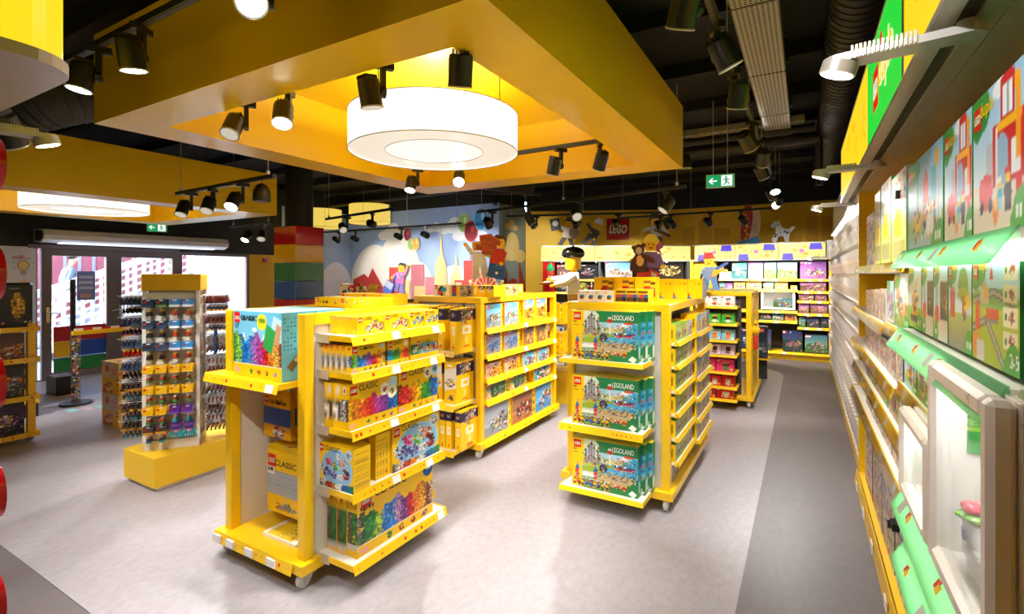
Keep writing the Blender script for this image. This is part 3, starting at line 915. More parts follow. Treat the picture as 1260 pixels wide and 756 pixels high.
_heads('heads_lilac', '#c6b6e0', ['#2a1a14', '#8a4a3a', '#3a2a1c'], '#f2e8f0')
_heads('heads_pink', '#e0307a', ['#6a2a1a', '#3f8a3a', '#c8a03a'], '#f2c23a')
_heads('heads_red', '#cc1e20', ['#f2ece0', '#f2ece0', '#c8443a'], '#f2a81c')
_heads('heads_orange', '#d8352a', ['#f2b83a', '#e87a2a', '#f2b83a'], '#f2ece0')
@art
def pink_bricks(c):
    c.rect(0, 0, 1, 1, '#d9d6da'); c.rect(0, 0, .12, 1, '#f2c84a'); c.logo(.02, .95, .08)
    c.poly([(.2, .4), (.42, .34), (.46, .7), (.24, .78)], '#e0506a'); c.rect(.26, .74, .42, .82, '#e87a90')
    c.rect(.55, .2, .86, .45, '#e8a0b8'); c.rect(.55, .5, .9, .62, '#e87aa0'); c.circ(.8, .75, .05, '#f2a81c')
@art
def yellow_pink_bricks(c):
    c.rect(0, 0, 1, 1, '#f2c23a'); c.logo(.84, .95, .13); c.item(.45, .45, .22, ['#d85a4a', '#f2e0b0', '#c8484a', '#f2a81c']); c.item(.2, .3, .15, ['#e0506a', '#c83a5a'])
@art
def red_blue_balls(c):
    c.rect(0, 0, 1, 1, '#f0eee8'); c.rect(0, 0, .06, 1, '#f2c23a'); c.ell(.4, .5, .22, .28, '#d8302a'); c.ell(.28, .36, .14, .18, '#e04a2a'); c.circ(.78, .7, .08, '#1f4fb0'); c.ell(.75, .3, .14, .1, '#3a3a3a')
    c.rect(.92, 0, 1, 1, '#26305f')
@art
def red_duck_yellow(c):
    c.rect(0, 0, 1, 1, '#f6c414'); c.ell(.5, .45, .3, .25, '#e0502a'); c.rect(.2, .0, .9, .14, '#1f5fb4')
@art
def dots_white(c):
    c.rect(0, 0, 1, 1, '#f4f2ec'); c.logo(.08, .95, .18)
    c.circ(.5, .45, .22, '#2a2a30'); c.circ(.62, .52, .16, '#2f9ad8'); c.circ(.36, .3, .12, '#d8302a'); c.circ(.66, .25, .1, '#f2c200')
@art
def figure_row(c):
    c.rect(0, 0, 1, 1, '#f2c414')
    for k in range(3): c.figure(.22 + .28 * k, .1, .72, ['#8a6a4a', '#c8302a', '#3a5fa8'][k], ['#3a3a3a', '#5a3a2a', '#222'][k])
@art
def minifig_yellow(c):
    c.rect(0, 0, 1, 1, '#f4c60e'); c.figure(.6, .1, .72, '#c8302a', '#3a2a2a', '#8a5a2a'); c.figure(.86, .15, .6, '#8a6a4a', '#c8302a')
@art
def yellow_long(c):
    c.rect(0, 0, 1, 1, BY); c.logo(.03, .85, .045)
    c.writing(.1, .35, .16, .3, '#3a3010', 7)
    for x in (.38, .56, .72, .9):
        c.item(x, .5, .02, ['#c8443a', '#3a5fa8', '#f2f0ea', '#333'])
    c.logo(.48, .85, .04); c.logo(.8, .85, .04)
@art
def creator_long(c):
    c.rect(0, 0, 1, 1, BY); c.rect(.1, .05, .24, .95, '#4a6aa0'); c.rect(.13, .3, .21, .8, '#d8201e'); c.rect(.36, .05, .8, .95, '#a89a80'); c.item(.58, .5, .16, ['#3a3a3a', '#8a6a4a', '#e8e0d0', '#c8a05a'])
    c.rect(.84, .3, .94, .8, '#f6e8b0')
@art
def minifig_blue_side(c):
    c.rect(0, 0, 1, 1, BY); c.writing(.4, .72, .45, .06, '#7a6410', 5); c.poly([(0, 0), (.34, 0), (.16, .16), (0, .18)], '#2a5fb0'); c.rect(.02, .14, .12, .3, '#c8302a')
@art
def side_writing(c):
    c.rect(0, 0, 1, 1, '#f4c20c'); c.rect(.08, .5, .28, .9, '#d8a60a'); c.rect(.08, .1, .3, .42, '#d0a20a'); c.rect(.7, .3, .78, .75, '#5a4a10'); c.rect(.64, .5, .7, .56, '#c8442a')

_CART = {}
def carton_mesh(artname, w, h, d, side=BY, left=None, right=None, top=None, back=None, dens=110, seed=0):
    key = (artname, round(w, 3), round(h, 3), round(d, 3), side, left, right, top, dens, seed)
    if key in _CART:
        return _CART[key]
    V, F, C = [], [], []
    def panel(o, ux, uz, W, H, an, flat, sd):
        base = len(V)
        if an is None:
            V.extend([o, o + ux, o + ux + uz, o + uz]); F.append((base, base + 1, base + 2, base + 3))
            C.extend([hx(flat)] * 4); return
        nx, nz = max(4, round(W * dens)), max(4, round(H * dens))
        cv = Cv(nx + 1, nz + 1, flat, W / H, random.Random(f'{an}{sd}'))
        ART[an](cv)
        a = np.clip(cv.a, 0, 1)
        for j in range(nz + 1):
            for i in range(nx + 1):
                V.append(o + ux * (i / nx) + uz * (j / nz)); C.append(tuple(a[j, i]))
        for j in range(nz):
            for i in range(nx):
                k = base + j * (nx + 1) + i
                F.append((k, k + 1, k + nx + 2, k + nx + 1))
    X, Y, Z = Vector((w, 0, 0)), Vector((0, d, 0)), Vector((0, 0, h))
    o = Vector((-w / 2, -d / 2, 0))
    panel(o, X, Z, w, h, artname, side, seed)
    panel(o + Y, -Y, Z, d, h, left, side, 1)
    panel(o + X, Y, Z, d, h, right, side, 2)
    panel(o + X + Y, -X, Z, w, h, None, back or side, 3)
    panel(o + Z, X, Y, w, d, None, top or side, 4)
    panel(o + Y, X, -Y, w, d, None, side, 5)
    me = bpy.data.meshes.new('carton')
    me.from_pydata([tuple(v) for v in V], [], F)
    me.materials.append(MATS['print'])
    at = me.color_attributes.new('Col', 'FLOAT_COLOR', 'POINT')
    c = np.ones((len(V), 4), dtype=np.float32)
    c[:, :3] = lin(np.array(C))
    at.data.foreach_set('color', c.ravel())
    me.update()
    _CART[key] = me
    return me

def carton(label, group, pos, rz, w, h, d, artname, name='toy_box', logo=None, titles=(), cat='box', **k):
    """pos: centre of the foot of the FRONT face; the front looks along -y turned by rz (radians)"""
    me = carton_mesh(artname, w, h, d, **k)
    o = bpy.data.objects.new(name, me)
    COL.objects.link(o)
    M = Matrix.Rotation(rz, 3, 'Z')
    o.location = Vector(pos) + M @ Vector((0, d / 2, 0))
    o.rotation_euler = (0, 0, rz)
    tag(o, label, cat, group)
    f = -d / 2
    if logo:
        x, z, sz = logo
        inst(badge_mesh(sz), 'logo_badge', o, (-w / 2 + x * w + sz / 2, f - 0.0008, z * h - sz / 2))
    for (s, x, z, tw, col, th) in titles:
        inst(title_mesh(s, tw, col, th), 'title_lettering', o, (-w / 2 + x * w, f - 0.0012, z * h))
    return o
# ================================================================== THE SETTING
# floor: dark linoleum everywhere, a light field with one rounded corner on it
g = G(); g.box((-10.6, -2.2, -0.06), (1.0, 12.4, 0.0)); struct(g, 'floor', 'floor_dark')
P = [(-10.4, 1.12), (-0.30, 1.12)]
for k in range(13):
    a = RAD(90 * k / 12)
    P.append((-1.35 + 1.05 * math.cos(a), 9.4 + 1.05 * math.sin(a)))
P.append((-10.4, 10.45))
g = G(); n = len(P)
g.add([(x, y, 0.0025) for x, y in P] + [(x, y, 0.0) for x, y in P], [tuple(range(n))] + [(i, n + i, n + (i + 1) % n, (i + 1) % n) for i in range(n)])
light_floor = struct(g, 'floor', 'floor_light')
# entrance mat zone is bluish in the daylight; a printed arrow lies on the floor
g = G()
for k in range(5):
    g.box((-7.95 + .05 * k, 2.62 + .13 * k, 0.0025), (-7.75 + .05 * k, 2.72 + .13 * k, 0.004), ['#8fc4d0', '#c8a8c0', '#8fc4b0', '#a0b8d8', '#d8b8b8'][k])
tag(g.build('floor_sticker', 'matt_print'), 'pastel floor sticker lying in front of the entrance', 'sticker')

g = G(); g.box((-10.6, -2.2, 3.75), (1.0, 12.4, 3.85)); ceil = struct(g, 'ceiling', 'black_ceiling')
for k in range(11):
    y = 0.6 + 1.12 * k
    g = G(); g.box((-10.4, y, 3.62), (0.85, y + 0.09, 3.75)); tag(g.build('ceiling_beam', 'black_ceiling', parent=ceil, world=True), None)

# right wall
g = G(); g.box((0.85, -2.2, 0), (1.0, 12.4, 3.75)); wall_right = struct(g, 'wall_right', 'yellow_wall')
g = G(); g.box((0.848, -2.2, 2.9), (0.85, 12.1, 3.75)); g.build('dark_band', 'black_paint', parent=wall_right, world=True)
g = G(); g.box((-10.6, -2.2, 0), (1.0, -2.05, 3.75)); struct(g, 'wall_front', 'white_wall')

def slab(p, q, z0, z1, t, name, m, parent=None):
    """upright slab from p to q, thickness t to the left of p->q (away from the room)"""
    d = Vector((q[0] - p[0], q[1] - p[1])).normalized(); nn = Vector((-d.y, d.x)) * t
    g = G()
    g.hexa([(p[0], p[1], z0), (q[0], q[1], z0), (q[0] + nn.x, q[1] + nn.y, z0), (p[0] + nn.x, p[1] + nn.y, z0)],
           [(p[0], p[1], z1), (q[0], q[1], z1), (q[0] + nn.x, q[1] + nn.y, z1), (p[0] + nn.x, p[1] + nn.y, z1)])
    return g.build(name, m, parent=parent, world=parent is not None)

pm('mural_sky', '#9fb8e6', 0.55, var=0.1, scale=1.2, stretch=(0.3, 0.3, 1))
pm('mural_shaded', '#7d8a86', 0.6, var=0.06, scale=1.5)  # same mural round the corner, greyed by shade put into its colour
wb = tag(slab((-10.6, 9.42), (-5.8, 9.42), 0, 3.26, 0.15, 'wall_back', 'mural_sky'), kind='structure')
wr = tag(slab((-5.8, 9.44), (-5.8, 10.65), 0, 3.26, 0.15, 'wall_back', 'mural_shaded'), kind='structure')
tag(slab((-5.8, 10.65), (-2.6, 12.1), 0, 3.2, 0.15, 'wall_back', 'yellow_wall'), kind='structure')
tag(slab((-2.6, 12.1), (1.0, 12.1), 0, 3.2, 0.15, 'wall_back', 'yellow_wall'), kind='structure')
for p, q in (((-10.6, 9.45), (-5.8, 9.45)), ((-5.83, 9.42), (-5.83, 10.65)), ((-5.8, 10.68), (-2.6, 12.13)), ((-2.6, 12.13), (1, 12.13))):
    tag(slab(p, q, 3.2, 3.75, 0.12, 'wall_back', 'black_paint'), kind='structure')

# mural prints on the back wall
def lay(g, polys, to, y0=0.0, step=0.0012):
    """thin flat prints one on the other; to(x, z, y) gives the place"""
    for k, (P, c) in enumerate(polys):
        n = len(P)
        ar = sum(P[i][0] * P[(i + 1) % n][1] - P[(i + 1) % n][0] * P[i][1] for i in range(n))
        P = P[::-1] if ar < 0 else P
        g.add([to(x, z, y0 + step * (k + 1)) for x, z in P], [tuple(range(n))], c)
def disc(x, z, rx, rz=None, n=20, a0=0, a1=360):
    rz = rx if rz is None else rz
    return [(x + rx * math.cos(RAD(a0 + (a1 - a0) * i / n)), z + rz * math.sin(RAD(a0 + (a1 - a0) * i / n))) for i in range(n + (a1 - a0 != 360))]
def rect(x0, z0, x1, z1): return [(x0, z0), (x1, z0), (x1, z1), (x0, z1)]
def cloud(x, z, s, c='#eef2fa'):
    return [(disc(x, z, s * .5, s * .3), c), (disc(x - s * .5, z - s * .1, s * .35, s * .22), c), (disc(x + s * .55, z - s * .12, s * .4, s * .22), c), (disc(x + .1 * s, z + .18 * s, s * .35, s * .28), c)]
RD, PK, CR = '#d2453f', '#d98090', '#f0d494'
polys = []
polys += [(disc(-9.55, .9, 1.0, 1.55, 30, 0, 180), '#f4efe6'), (disc(-8.75, .9, .85, 1.85, 30, 0, 180), '#f6f2ea'), (disc(-8.1, .9, .55, 1.1, 24, 0, 180), '#f2efe9')]
polys += cloud(-8.95, 2.72, .55) + cloud(-7.05, 2.78, .5) + cloud(-6.6, 2.62, .55) + cloud(-7.55, 2.78, .3)
polys += [(disc(-7.0, 0.9, .7, 1.0, 24, 0, 180), '#dfe6f4'), (disc(-6.2, .9, .5, .9, 24, 0, 180), '#e8ecf6')]
polys += [([(-10.3, .9), (-10.3, 1.55), (-9.9, 1.7), (-9.75, 1.6), (-9.6, 1.85), (-9.15, 1.25), (-9.15, .9)], '#b83430'), (rect(-9.02, .9, -8.72, 1.86), RD), (rect(-8.68, .9, -8.34, 1.55), CR), (rect(-8.3, .9, -7.9, 1.92), PK),
          (rect(-8.2, .9, -7.85, 1.4), CR), (rect(-7.85, .9, -7.5, 1.62), PK), (rect(-7.62, .9, -7.2, 1.2), CR),
          ([(-7.6, .9), (-7.55, 1.9), (-7.42, 2.15), (-7.38, 2.9), (-7.33, 2.15), (-7.22, 1.9), (-7.15, .9)], CR),
          ([(-7.12, .9), (-7.1, 1.6), (-6.98, 1.8), (-6.93, 2.2), (-6.88, 1.8), (-6.78, 1.6), (-6.75, .9)], CR),
          (rect(-6.98, .9, -6.7, 1.55), '#c8424a')]
polys += [(rect(-6.95, .9, -6.78, 1.5), CR), (rect(-6.72, .9, -6.34, 2.0), RD), (rect(-6.54, 2.0, -6.52, 2.3), RD), (rect(-6.34, .9, -5.86, 1.72), RD)]
gm = G(); lay(gm, polys, lambda x, z, y: (x, 9.42 - y, z)); gm.build('mural_print', 'matt_print', parent=wb, world=True)
# the big wheel of the mural
gw = G(); cx, cz = -6.1, 1.35
for r in (.42, .3):
    for k in range(32):
        a, b = 2 * math.pi * k / 32, 2 * math.pi * (k + 1) / 32
        gw.add([(cx + r * math.cos(a), 9.36, cz + r * math.sin(a)), (cx + r * math.cos(b), 9.36, cz + r * math.sin(b)), (cx + (r + .03) * math.cos(b), 9.36, cz + (r + .03) * math.sin(b)), (cx + (r + .03) * math.cos(a), 9.36, cz + (r + .03) * math.sin(a))], [(3, 2, 1, 0)], CR)
for k in range(16):
    a = math.pi * k / 8
    ux, uz = math.cos(a), math.sin(a)
    gw.add([(cx - uz * .008, 9.361, cz + ux * .008), (cx + ux * .43 - uz * .008, 9.361, cz + uz * .43 + ux * .008), (cx + ux * .43 + uz * .008, 9.361, cz + uz * .43 - ux * .008), (cx + uz * .008, 9.361, cz - ux * .008)], [(3, 2, 1, 0)], CR)
    gw.add([(cx + ux * .47 + p[0], 9.36, cz + uz * .47 + p[1]) for p in disc(0, 0, .035, n=8)], [tuple(range(8))], CR)
gw.build('mural_wheel', 'matt_print', parent=wb, world=True)
gb = G(); bl = []
for x, z, r, c, e in ((-8.42, 2.66, .14, '#8a2f45', '#e06a70'), (-8.3, 2.42, .13, '#a8cc6a', '#d4e89a'), (-8.14, 2.42, .14, '#e8b84a', '#f8e4a8'), (-6.72, 2.86, .2, '#9cc06a', '#cfe0a0'), (-6.52, 2.66, .22, '#8f2430', '#e04a48'), (-6.24, 2.92, .24, '#3f94d0', '#a8d8f0')):
    bl += [(disc(x, z, r * .82, r * 1.1), e), (disc(x, z, r * .74, r), c), (disc(x + r * .2, z + r * .3, r * .2, r * .4), e)]
lay(gb, bl, lambda x, z, y: (x, 9.39 - y, z)); gb.build('mural_balloons', 'matt_print', parent=wb, world=True)
gg = G(); pl = cloud(9.95, 2.8, .32, '#d8bf7a') + cloud(9.95, 2.2, .7, '#d8bf7a') + [(disc(10.0, 2.35, .3, .3), '#d8bf7a')]
pl += [(rect(9.45, .9, 9.75, 1.75), '#a82c26'), ([(9.8, .9), (9.8, 1.5), (10.0, 1.6), (10.2, 1.55), (10.2, .9)], '#a82c26'), ([(10.3, .9), (10.3, 2.0), (10.62, 1.4), (10.62, .9)], '#a82c26')]
lay(gg, [([(p[0], p[1]) for p in P], c) for P, c in pl], lambda x, z, y: (-5.8 + y, x, z)); gg.build('mural_print', 'matt_print', parent=wr, world=True)
# faint skyline on the yellow wall
gs = G(); rr = random.Random(5); sk = []
x = .15
while x < 3.3:
    w = rr.uniform(.14, .34); h = rr.uniform(.1, .6)
    sk.append((rect(x, 2.3, x + w, 2.3 + h), '#d9a216'))
    if rr.random() < .4: sk.append(([(x, 2.3 + h), (x + w, 2.3 + h), (x + w / 2, 2.5 + h)], '#d9a216'))
    x += w + rr.uniform(.0, .1)
wy = [o for o in COL.objects if o.name.startswith('wall_back')][3]
lay(gs, [([(p[0] - 2.6, p[1]) for p in P], c) for P, c in sk], lambda x, z, y: (x, 12.1 - y, z)); gs.build('mural_print', 'matt_print', parent=wy, world=True)

# left wall with the glazed entrance
LW = -10.4
def lbox(y0, y1, z0, z1, name, m, x0=LW - .15, x1=LW, **k):
    g = G(); g.box((x0, y0, z0), (x1, y1, z1)); return g
wl_top = struct(lbox(-2.2, 9.6, 2.12, 3.75, '', ''), 'wall_left', 'black_paint')
wl_a = struct(lbox(-2.2, 3.08, 0, 2.12, '', ''), 'wall_left', 'white_wall')
wl_b = struct(lbox(6.58, 7.35, 0, 2.12, '', ''), 'wall_left', 'yellow_wall')
wl_c = struct(lbox(7.35, 9.6, 0, 3.26, '', '', x1=LW + .02), 'wall_left', 'mural_sky')
g = G(); bulb = [(disc(2.86, 1.86, .13, .13), '#b8a24a'), (disc(2.86, 1.86, .105, .105), '#ecd98a'), (rect(2.8, 1.62, 2.92, 1.74), '#b8b49a')]
for k in range(7):
    a = RAD(-20 + 220 * k / 6); ux, uz = math.cos(a), math.sin(a)
    bulb.append(([(2.86 + ux * .18 - uz * .008, 1.86 + uz * .18 + ux * .008), (2.86 + ux * .25 - uz * .008, 1.86 + uz * .25 + ux * .008), (2.86 + ux * .25 + uz * .008, 1.86 + uz * .25 - ux * .008), (2.86 + ux * .18 + uz * .008, 1.86 + uz * .18 - ux * .008)], '#a8aab0'))
bulb += [([(2.68, 1.3), (2.8, 1.5), (2.88, 1.46), (2.86, 1.56), (2.98, 1.4), (2.9, 1.42), (2.84, 1.34)], '#e8c8a0'), (rect(2.62, 2.02, 2.74, 2.08), '#e0a0c0'), (disc(2.8, 2.06, .06, .05), '#e0a0c0'), (rect(2.86, 2.02, 2.98, 2.05), '#e0a0c0')]
lay(g, bulb, lambda y, z, o: (LW + o, 2.93 + (y - 2.86) * .55, 1.83 + (z - 1.86) * .62)); g.build('mural_print', 'matt_print', parent=wl_a, world=True)
g = G(); sky2 = [(disc(8.0, .9, .3, .95, 20, 0, 180), '#dfe6f4'), (disc(8.9, .9, .6, 1.1, 20, 0, 180), '#dfe6f4'), (rect(7.9, .9, 8.3, 1.6), '#b69ad0'), ([(7.5, .9), (7.5, 1.7), (7.62, 2.0), (7.74, 1.7), (7.74, .9)], '#dcd6c8'), (rect(8.1, .9, 8.5, 1.3), '#e8dcc0'), (rect(7.75, .9, 8.05, 1.45), '#dce8f4'), (disc(8.2, 2.3, .3, .14), '#eef2fa')]
lay(g, sky2, lambda y, z, o: (LW + .02 + o, y, z)); g.build('mural_print', 'matt_print', parent=wl_c, world=True)
g = G(); g.box((LW, 6.9, 1.95), (LW + .04, 7.0, 2.05)); tag(g.build('fire_alarm', 'red_gloss'), 'small red call box on yellow wall by the entrance', 'alarm box')

# doors and window of the entrance (left wall)
def frame(g, y0, y1, z0, z1, t=.07, x=LW, d=.09):
    for a, b in (((y0, z0), (y0 + t, z1)), ((y1 - t, z0), (y1, z1)), ((y0 + t, z1 - t), (y1 - t, z1)), ((y0 + t, z0), (y1 - t, z0 + t))):
        g.box((x - d, a[0], a[1]), (x, b[0], b[1]))
def glazed(name, y0, y1, z0, z1, t, handle=None):
    g = G(); frame(g, y0, y1, z0, z1, t)
    o = struct(g, name, 'door_metal')
    g = G(); g.box((LW - .05, y0 + t, z0 + t), (LW - .042, y1 - t, z1 - t)); g.build('pane', 'pane_glass', parent=o, world=True)
    if handle:
        g = G()
        yy = handle
        g.box((LW, yy - .02, .92), (LW + .012, yy + .02, 1.16)); g.cyl((LW + .01, yy, 1.08), (LW + .06, yy, 1.08), .01, n=10); g.cyl((LW + .055, yy, 1.08), (LW + .055, yy + (.13 if yy < 4 else -.13), 1.06), .01, n=10)
        g.build('door_handle', 'chrome', parent=o, world=True)
    return o
glazed('window_1', 3.08, 3.16, .0, 2.12, .015)
d1 = glazed('door_1', 3.16, 4.11, .0, 2.1, .11, 3.22)
d2 = glazed('door_2', 4.11, 5.16, .0, 2.1, .11, 4.2)
glazed('window_2', 5.16, 6.58, .0, 2.12, .06)
g = G(); g.box((LW - .1, 2.98, 2.1), (LW + .03, 5.16, 2.16)); struct(g, 'trim_1', 'door_metal')
# coloured brick film on the lower panes
def film(door, y0, y1):
    g = G(); Z = [.1, .34, .6, .84]
    q = [(rect(y0, Z[2], y1, Z[3]), '#c8202a'), (rect(y0, Z[1], y0 + .22, Z[2]), '#f0b81c'), (rect(y0 + .23, Z[1], y1, Z[2]), '#1f4fb0'), (rect(y0, Z[0], y1, Z[1] - .01), '#1f7a3a')]
    lay(g, q, lambda y, z, o: (LW - .036 + o, y, z)); g.build('brick_film', 'matt_print', parent=door, world=True)
film(d1, 3.3, 4.0); film(d2, 4.22, 5.05)
g = G(); g.box((LW - .034, 3.6, 1.26), (LW - .03, 3.85, 1.74), '#7f8fc8')
for k in range(3): g.box((LW - .03, 3.63, 1.62 - .09 * k), (LW - .0285, 3.82, 1.665 - .09 * k), '#cfd4ea')
for k in range(4): g.box((LW - .03, 3.65 + .04 * k, 1.3), (LW - .0285, 3.68 + .04 * k, 1.36), '#d8a48a')
tag(g.build('notice_sign', 'matt_print'), 'blue printed notice sign stuck on the left entrance door glass', 'sign')

# outside: stairs with shade in their colour with white slatted balustrade, red fence, a wall
g = G(); g.box((-24, -6, -.3), (-10.6, 16, -.06)); struct(g, 'ground', 'outside_ground')
g = G(); g.box((-24.2, -6, -.06), (-24, 16, 6)); struct(g, 'wall_outside', 'outside_white')
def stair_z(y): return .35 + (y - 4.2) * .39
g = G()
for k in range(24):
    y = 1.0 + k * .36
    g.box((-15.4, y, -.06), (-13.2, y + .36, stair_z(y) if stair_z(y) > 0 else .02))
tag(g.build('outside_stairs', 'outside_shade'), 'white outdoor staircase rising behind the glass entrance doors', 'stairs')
fence = thing('stair_balustrade', 'white balustrade with square lattice panels along the outdoor stairs', 'balustrade', (-13.1, 5, 0))
lat, rail = G(), G()
for k in range(34):
    y = 2.2 + k * .16
    z = stair_z(y)
    lat.box((-13.12, y, max(z - .2, 0)), (-13.08, y + .05, z + 1.0))
for j in range(7):
    pts = [(2.2, stair_z(2.2) - .1 + j * .16), (7.6, stair_z(7.6) - .1 + j * .16)]
    lat.hexa([(-13.125, pts[0][0], pts[0][1]), (-13.075, pts[0][0], pts[0][1]), (-13.075, pts[1][0], pts[1][1]), (-13.125, pts[1][0], pts[1][1])],
             [(-13.125, pts[0][0], pts[0][1] + .05), (-13.075, pts[0][0], pts[0][1] + .05), (-13.075, pts[1][0], pts[1][1] + .05), (-13.125, pts[1][0], pts[1][1] + .05)])
tag(lat.build('lattice', 'outside_white', parent=fence, world=True), kind='stuff')
for yy0, yy1, dz in ((2.0, 7.8, 1.0), (2.0, 7.8, -.2)):
    rail = G()
    rail.hexa([(-13.16, yy0, stair_z(yy0) + dz), (-13.02, yy0, stair_z(yy0) + dz), (-13.02, yy1, stair_z(yy1) + dz), (-13.16, yy1, stair_z(yy1) + dz)],
              [(-13.16, yy0, stair_z(yy0) + dz + .14), (-13.02, yy0, stair_z(yy0) + dz + .14), (-13.02, yy1, stair_z(yy1) + dz + .14), (-13.16, yy1, stair_z(yy1) + dz + .14)])
    rail.build('handrail', 'outside_white', parent=fence, world=True)
rf = thing('plank_fence', 'red and white vertical plank fence outside behind the stairs', 'fence', (-16.2, 4.5, 0))
for k in range(24):
    g = G(); g.box((-16.22, 1.2 + k * .3, 0), (-16.16, 1.2 + k * .3 + .2, 4.2)); g.build('plank', 'outside_red', parent=rf, world=True)
g = G(); g.box((-16.35, 1.1, 0), (-16.25, 8.6, 4.1)); g.build('backing', 'outside_white', parent=rf, world=True)
sd = thing('boarded_stair_side', 'white boarded side wall of the outdoor stairs at the right window', 'wall', (-12.6, 7.6, 0))
for k in range(12):
    g = G(); z = k * .24
    g.box((-12.62 - .006 * (k % 2), 6.3 + max(0, (z - 1.4)) * 1.2, z), (-12.56, 10.5, z + .232)); g.build('board', 'outside_white', parent=sd, world=True)

# ------------------------------------------------------------------ person on the outside stairs
def skin_body(name, joints, edges, radii, mat_name, parent=None, sub=2, root=0):
    me = bpy.data.meshes.new(name)
    bm = bmesh.new()
    ly = bm.verts.layers.skin.verify()
    vs = [bm.verts.new(j) for j in joints]
    for a, b in edges: bm.edges.new((vs[a], vs[b]))
    for i, r in enumerate(radii):
        vs[i][ly].radius = r if isinstance(r, tuple) else (r, r)
        vs[i][ly].use_root = (i == root)
    bm.to_mesh(me); bm.free()
    o = bpy.data.objects.new(name, me); COL.objects.link(o)
    me.materials.append(MATS[mat_name])
    o.parent = parent
    s = o.modifiers.new('skin', 'SKIN'); s.use_smooth_shade = True
    b = o.modifiers.new('sub', 'SUBSURF'); b.levels = sub; b.render_levels = sub
    return o
pm('skin', '#c99a7c', .5); pm('jacket', '#5a6672', .7); pm('trousers', '#b8b6b2', .7); pm('hair', '#1e1a18', .6)
py0 = 4.62
per = thing('person', 'person with short dark hair in grey jacket walking up the outdoor stairs', 'person', (-14.0, py0, .506))
per.scale = (.92, .92, .92)
# faces -y... walks towards +y, up the stairs
body_j = [(0, 0, .92), (0, .03, 1.12), (0, .07, 1.36), (0, .09, 1.47),
          (.1, 0, .88), (.11, .2, .52), (.11, .1, .14), (.11, .26, .09),
          (-.1, 0, .88), (-.11, -.06, .47), (-.11, -.3, .1), (-.11, -.2, .02)]
body_e = [(0, 1), (1, 2), (2, 3), (0, 4), (4, 5), (5, 6), (6, 7), (0, 8), (8, 9), (9, 10), (10, 11)]
legs = skin_body('trousers', [body_j[i] for i in (0, 4, 5, 6, 7, 8, 9, 10, 11)], [(0, 1), (1, 2), (2, 3), (3, 4), (0, 5), (5, 6), (6, 7), (7, 8)], [(.15, .11), .1, .07, .05, .045, .1, .07, .05, .045], 'trousers', per)
top_j = [(0, 0, .9), (0, .04, 1.15), (0, .09, 1.38), (0, .11, 1.46), (.2, .09, 1.38), (.25, -.02, 1.12), (.22, .14, .93), (-.2, .09, 1.38), (-.25, .0, 1.12), (-.22, .2, .98)]
skin_body('jacket', top_j, [(0, 1), (1, 2), (2, 3), (2, 4), (4, 5), (5, 6), (2, 7), (7, 8), (8, 9)], [(.17, .13), (.19, .14), (.18, .13), .07, .075, .06, .045, .075, .06, .045], 'jacket', per)
hd_ = skin_body('head', [(0, .1, 1.44), (0, .13, 1.55), (0, .16, 1.64), (0, .15, 1.72), (0, .26, 1.63)], [(0, 1), (1, 2), (2, 3), (2, 4)], [.05, .055, (.075, .09), (.06, .075), .015], 'skin', per)
g = G(); g.ball((0, .13, 1.71), (.082, .1, .075)); g.build('hair', 'hair', parent=per)
for sx in (-1, 1):
    g = G(); bx, by, bz = sx * .22, .17 if sx > 0 else .23, .92 if sx > 0 else .97
    g.ball((bx, by, bz - .02), (.022, .035, .04))
    for q in range(4): g.tube([(bx - .012 + .008 * q, by + .01, bz - .05), (bx - .012 + .008 * q, by + .03, bz - .08), (bx - .012 + .008 * q, by + .02, bz - .1)], [.007, .006, .005], 6)
    g.tube([(bx, by + .03, bz - .02), (bx, by + .06, bz - .05)], [.009, .007], 6)
    g.build('hand', 'skin', parent=per)

# ------------------------------------------------------------------ entrance things
ac = thing('air_curtain', 'long white air curtain heater mounted above the entrance doors', 'heater', (-10.15, 4.47, 2.2))
g = G(); prof = [(-.248, .0), (.0, -.02), (.14, .03), (.17, .1), (.12, .18), (-.05, .2), (-.248, .2)]
g.add([(x, -1.42, z) for x, z in prof] + [(x, 1.42, z) for x, z in prof], [tuple(range(7)), tuple(range(13, 6, -1))] + [(i, 7 + i, 7 + (i + 1) % 7, (i + 1) % 7) for i in range(7)])
g.build('casing', 'white_plastic', parent=ac)
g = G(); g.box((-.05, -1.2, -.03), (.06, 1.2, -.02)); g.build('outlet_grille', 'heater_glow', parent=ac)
g = G(); g.add([(x * .8, -1.425, .09 + (z - .09) * .8) for x, z in prof], [tuple(range(6, -1, -1))]); g.build('end_cap', 'dark_grey', parent=ac)

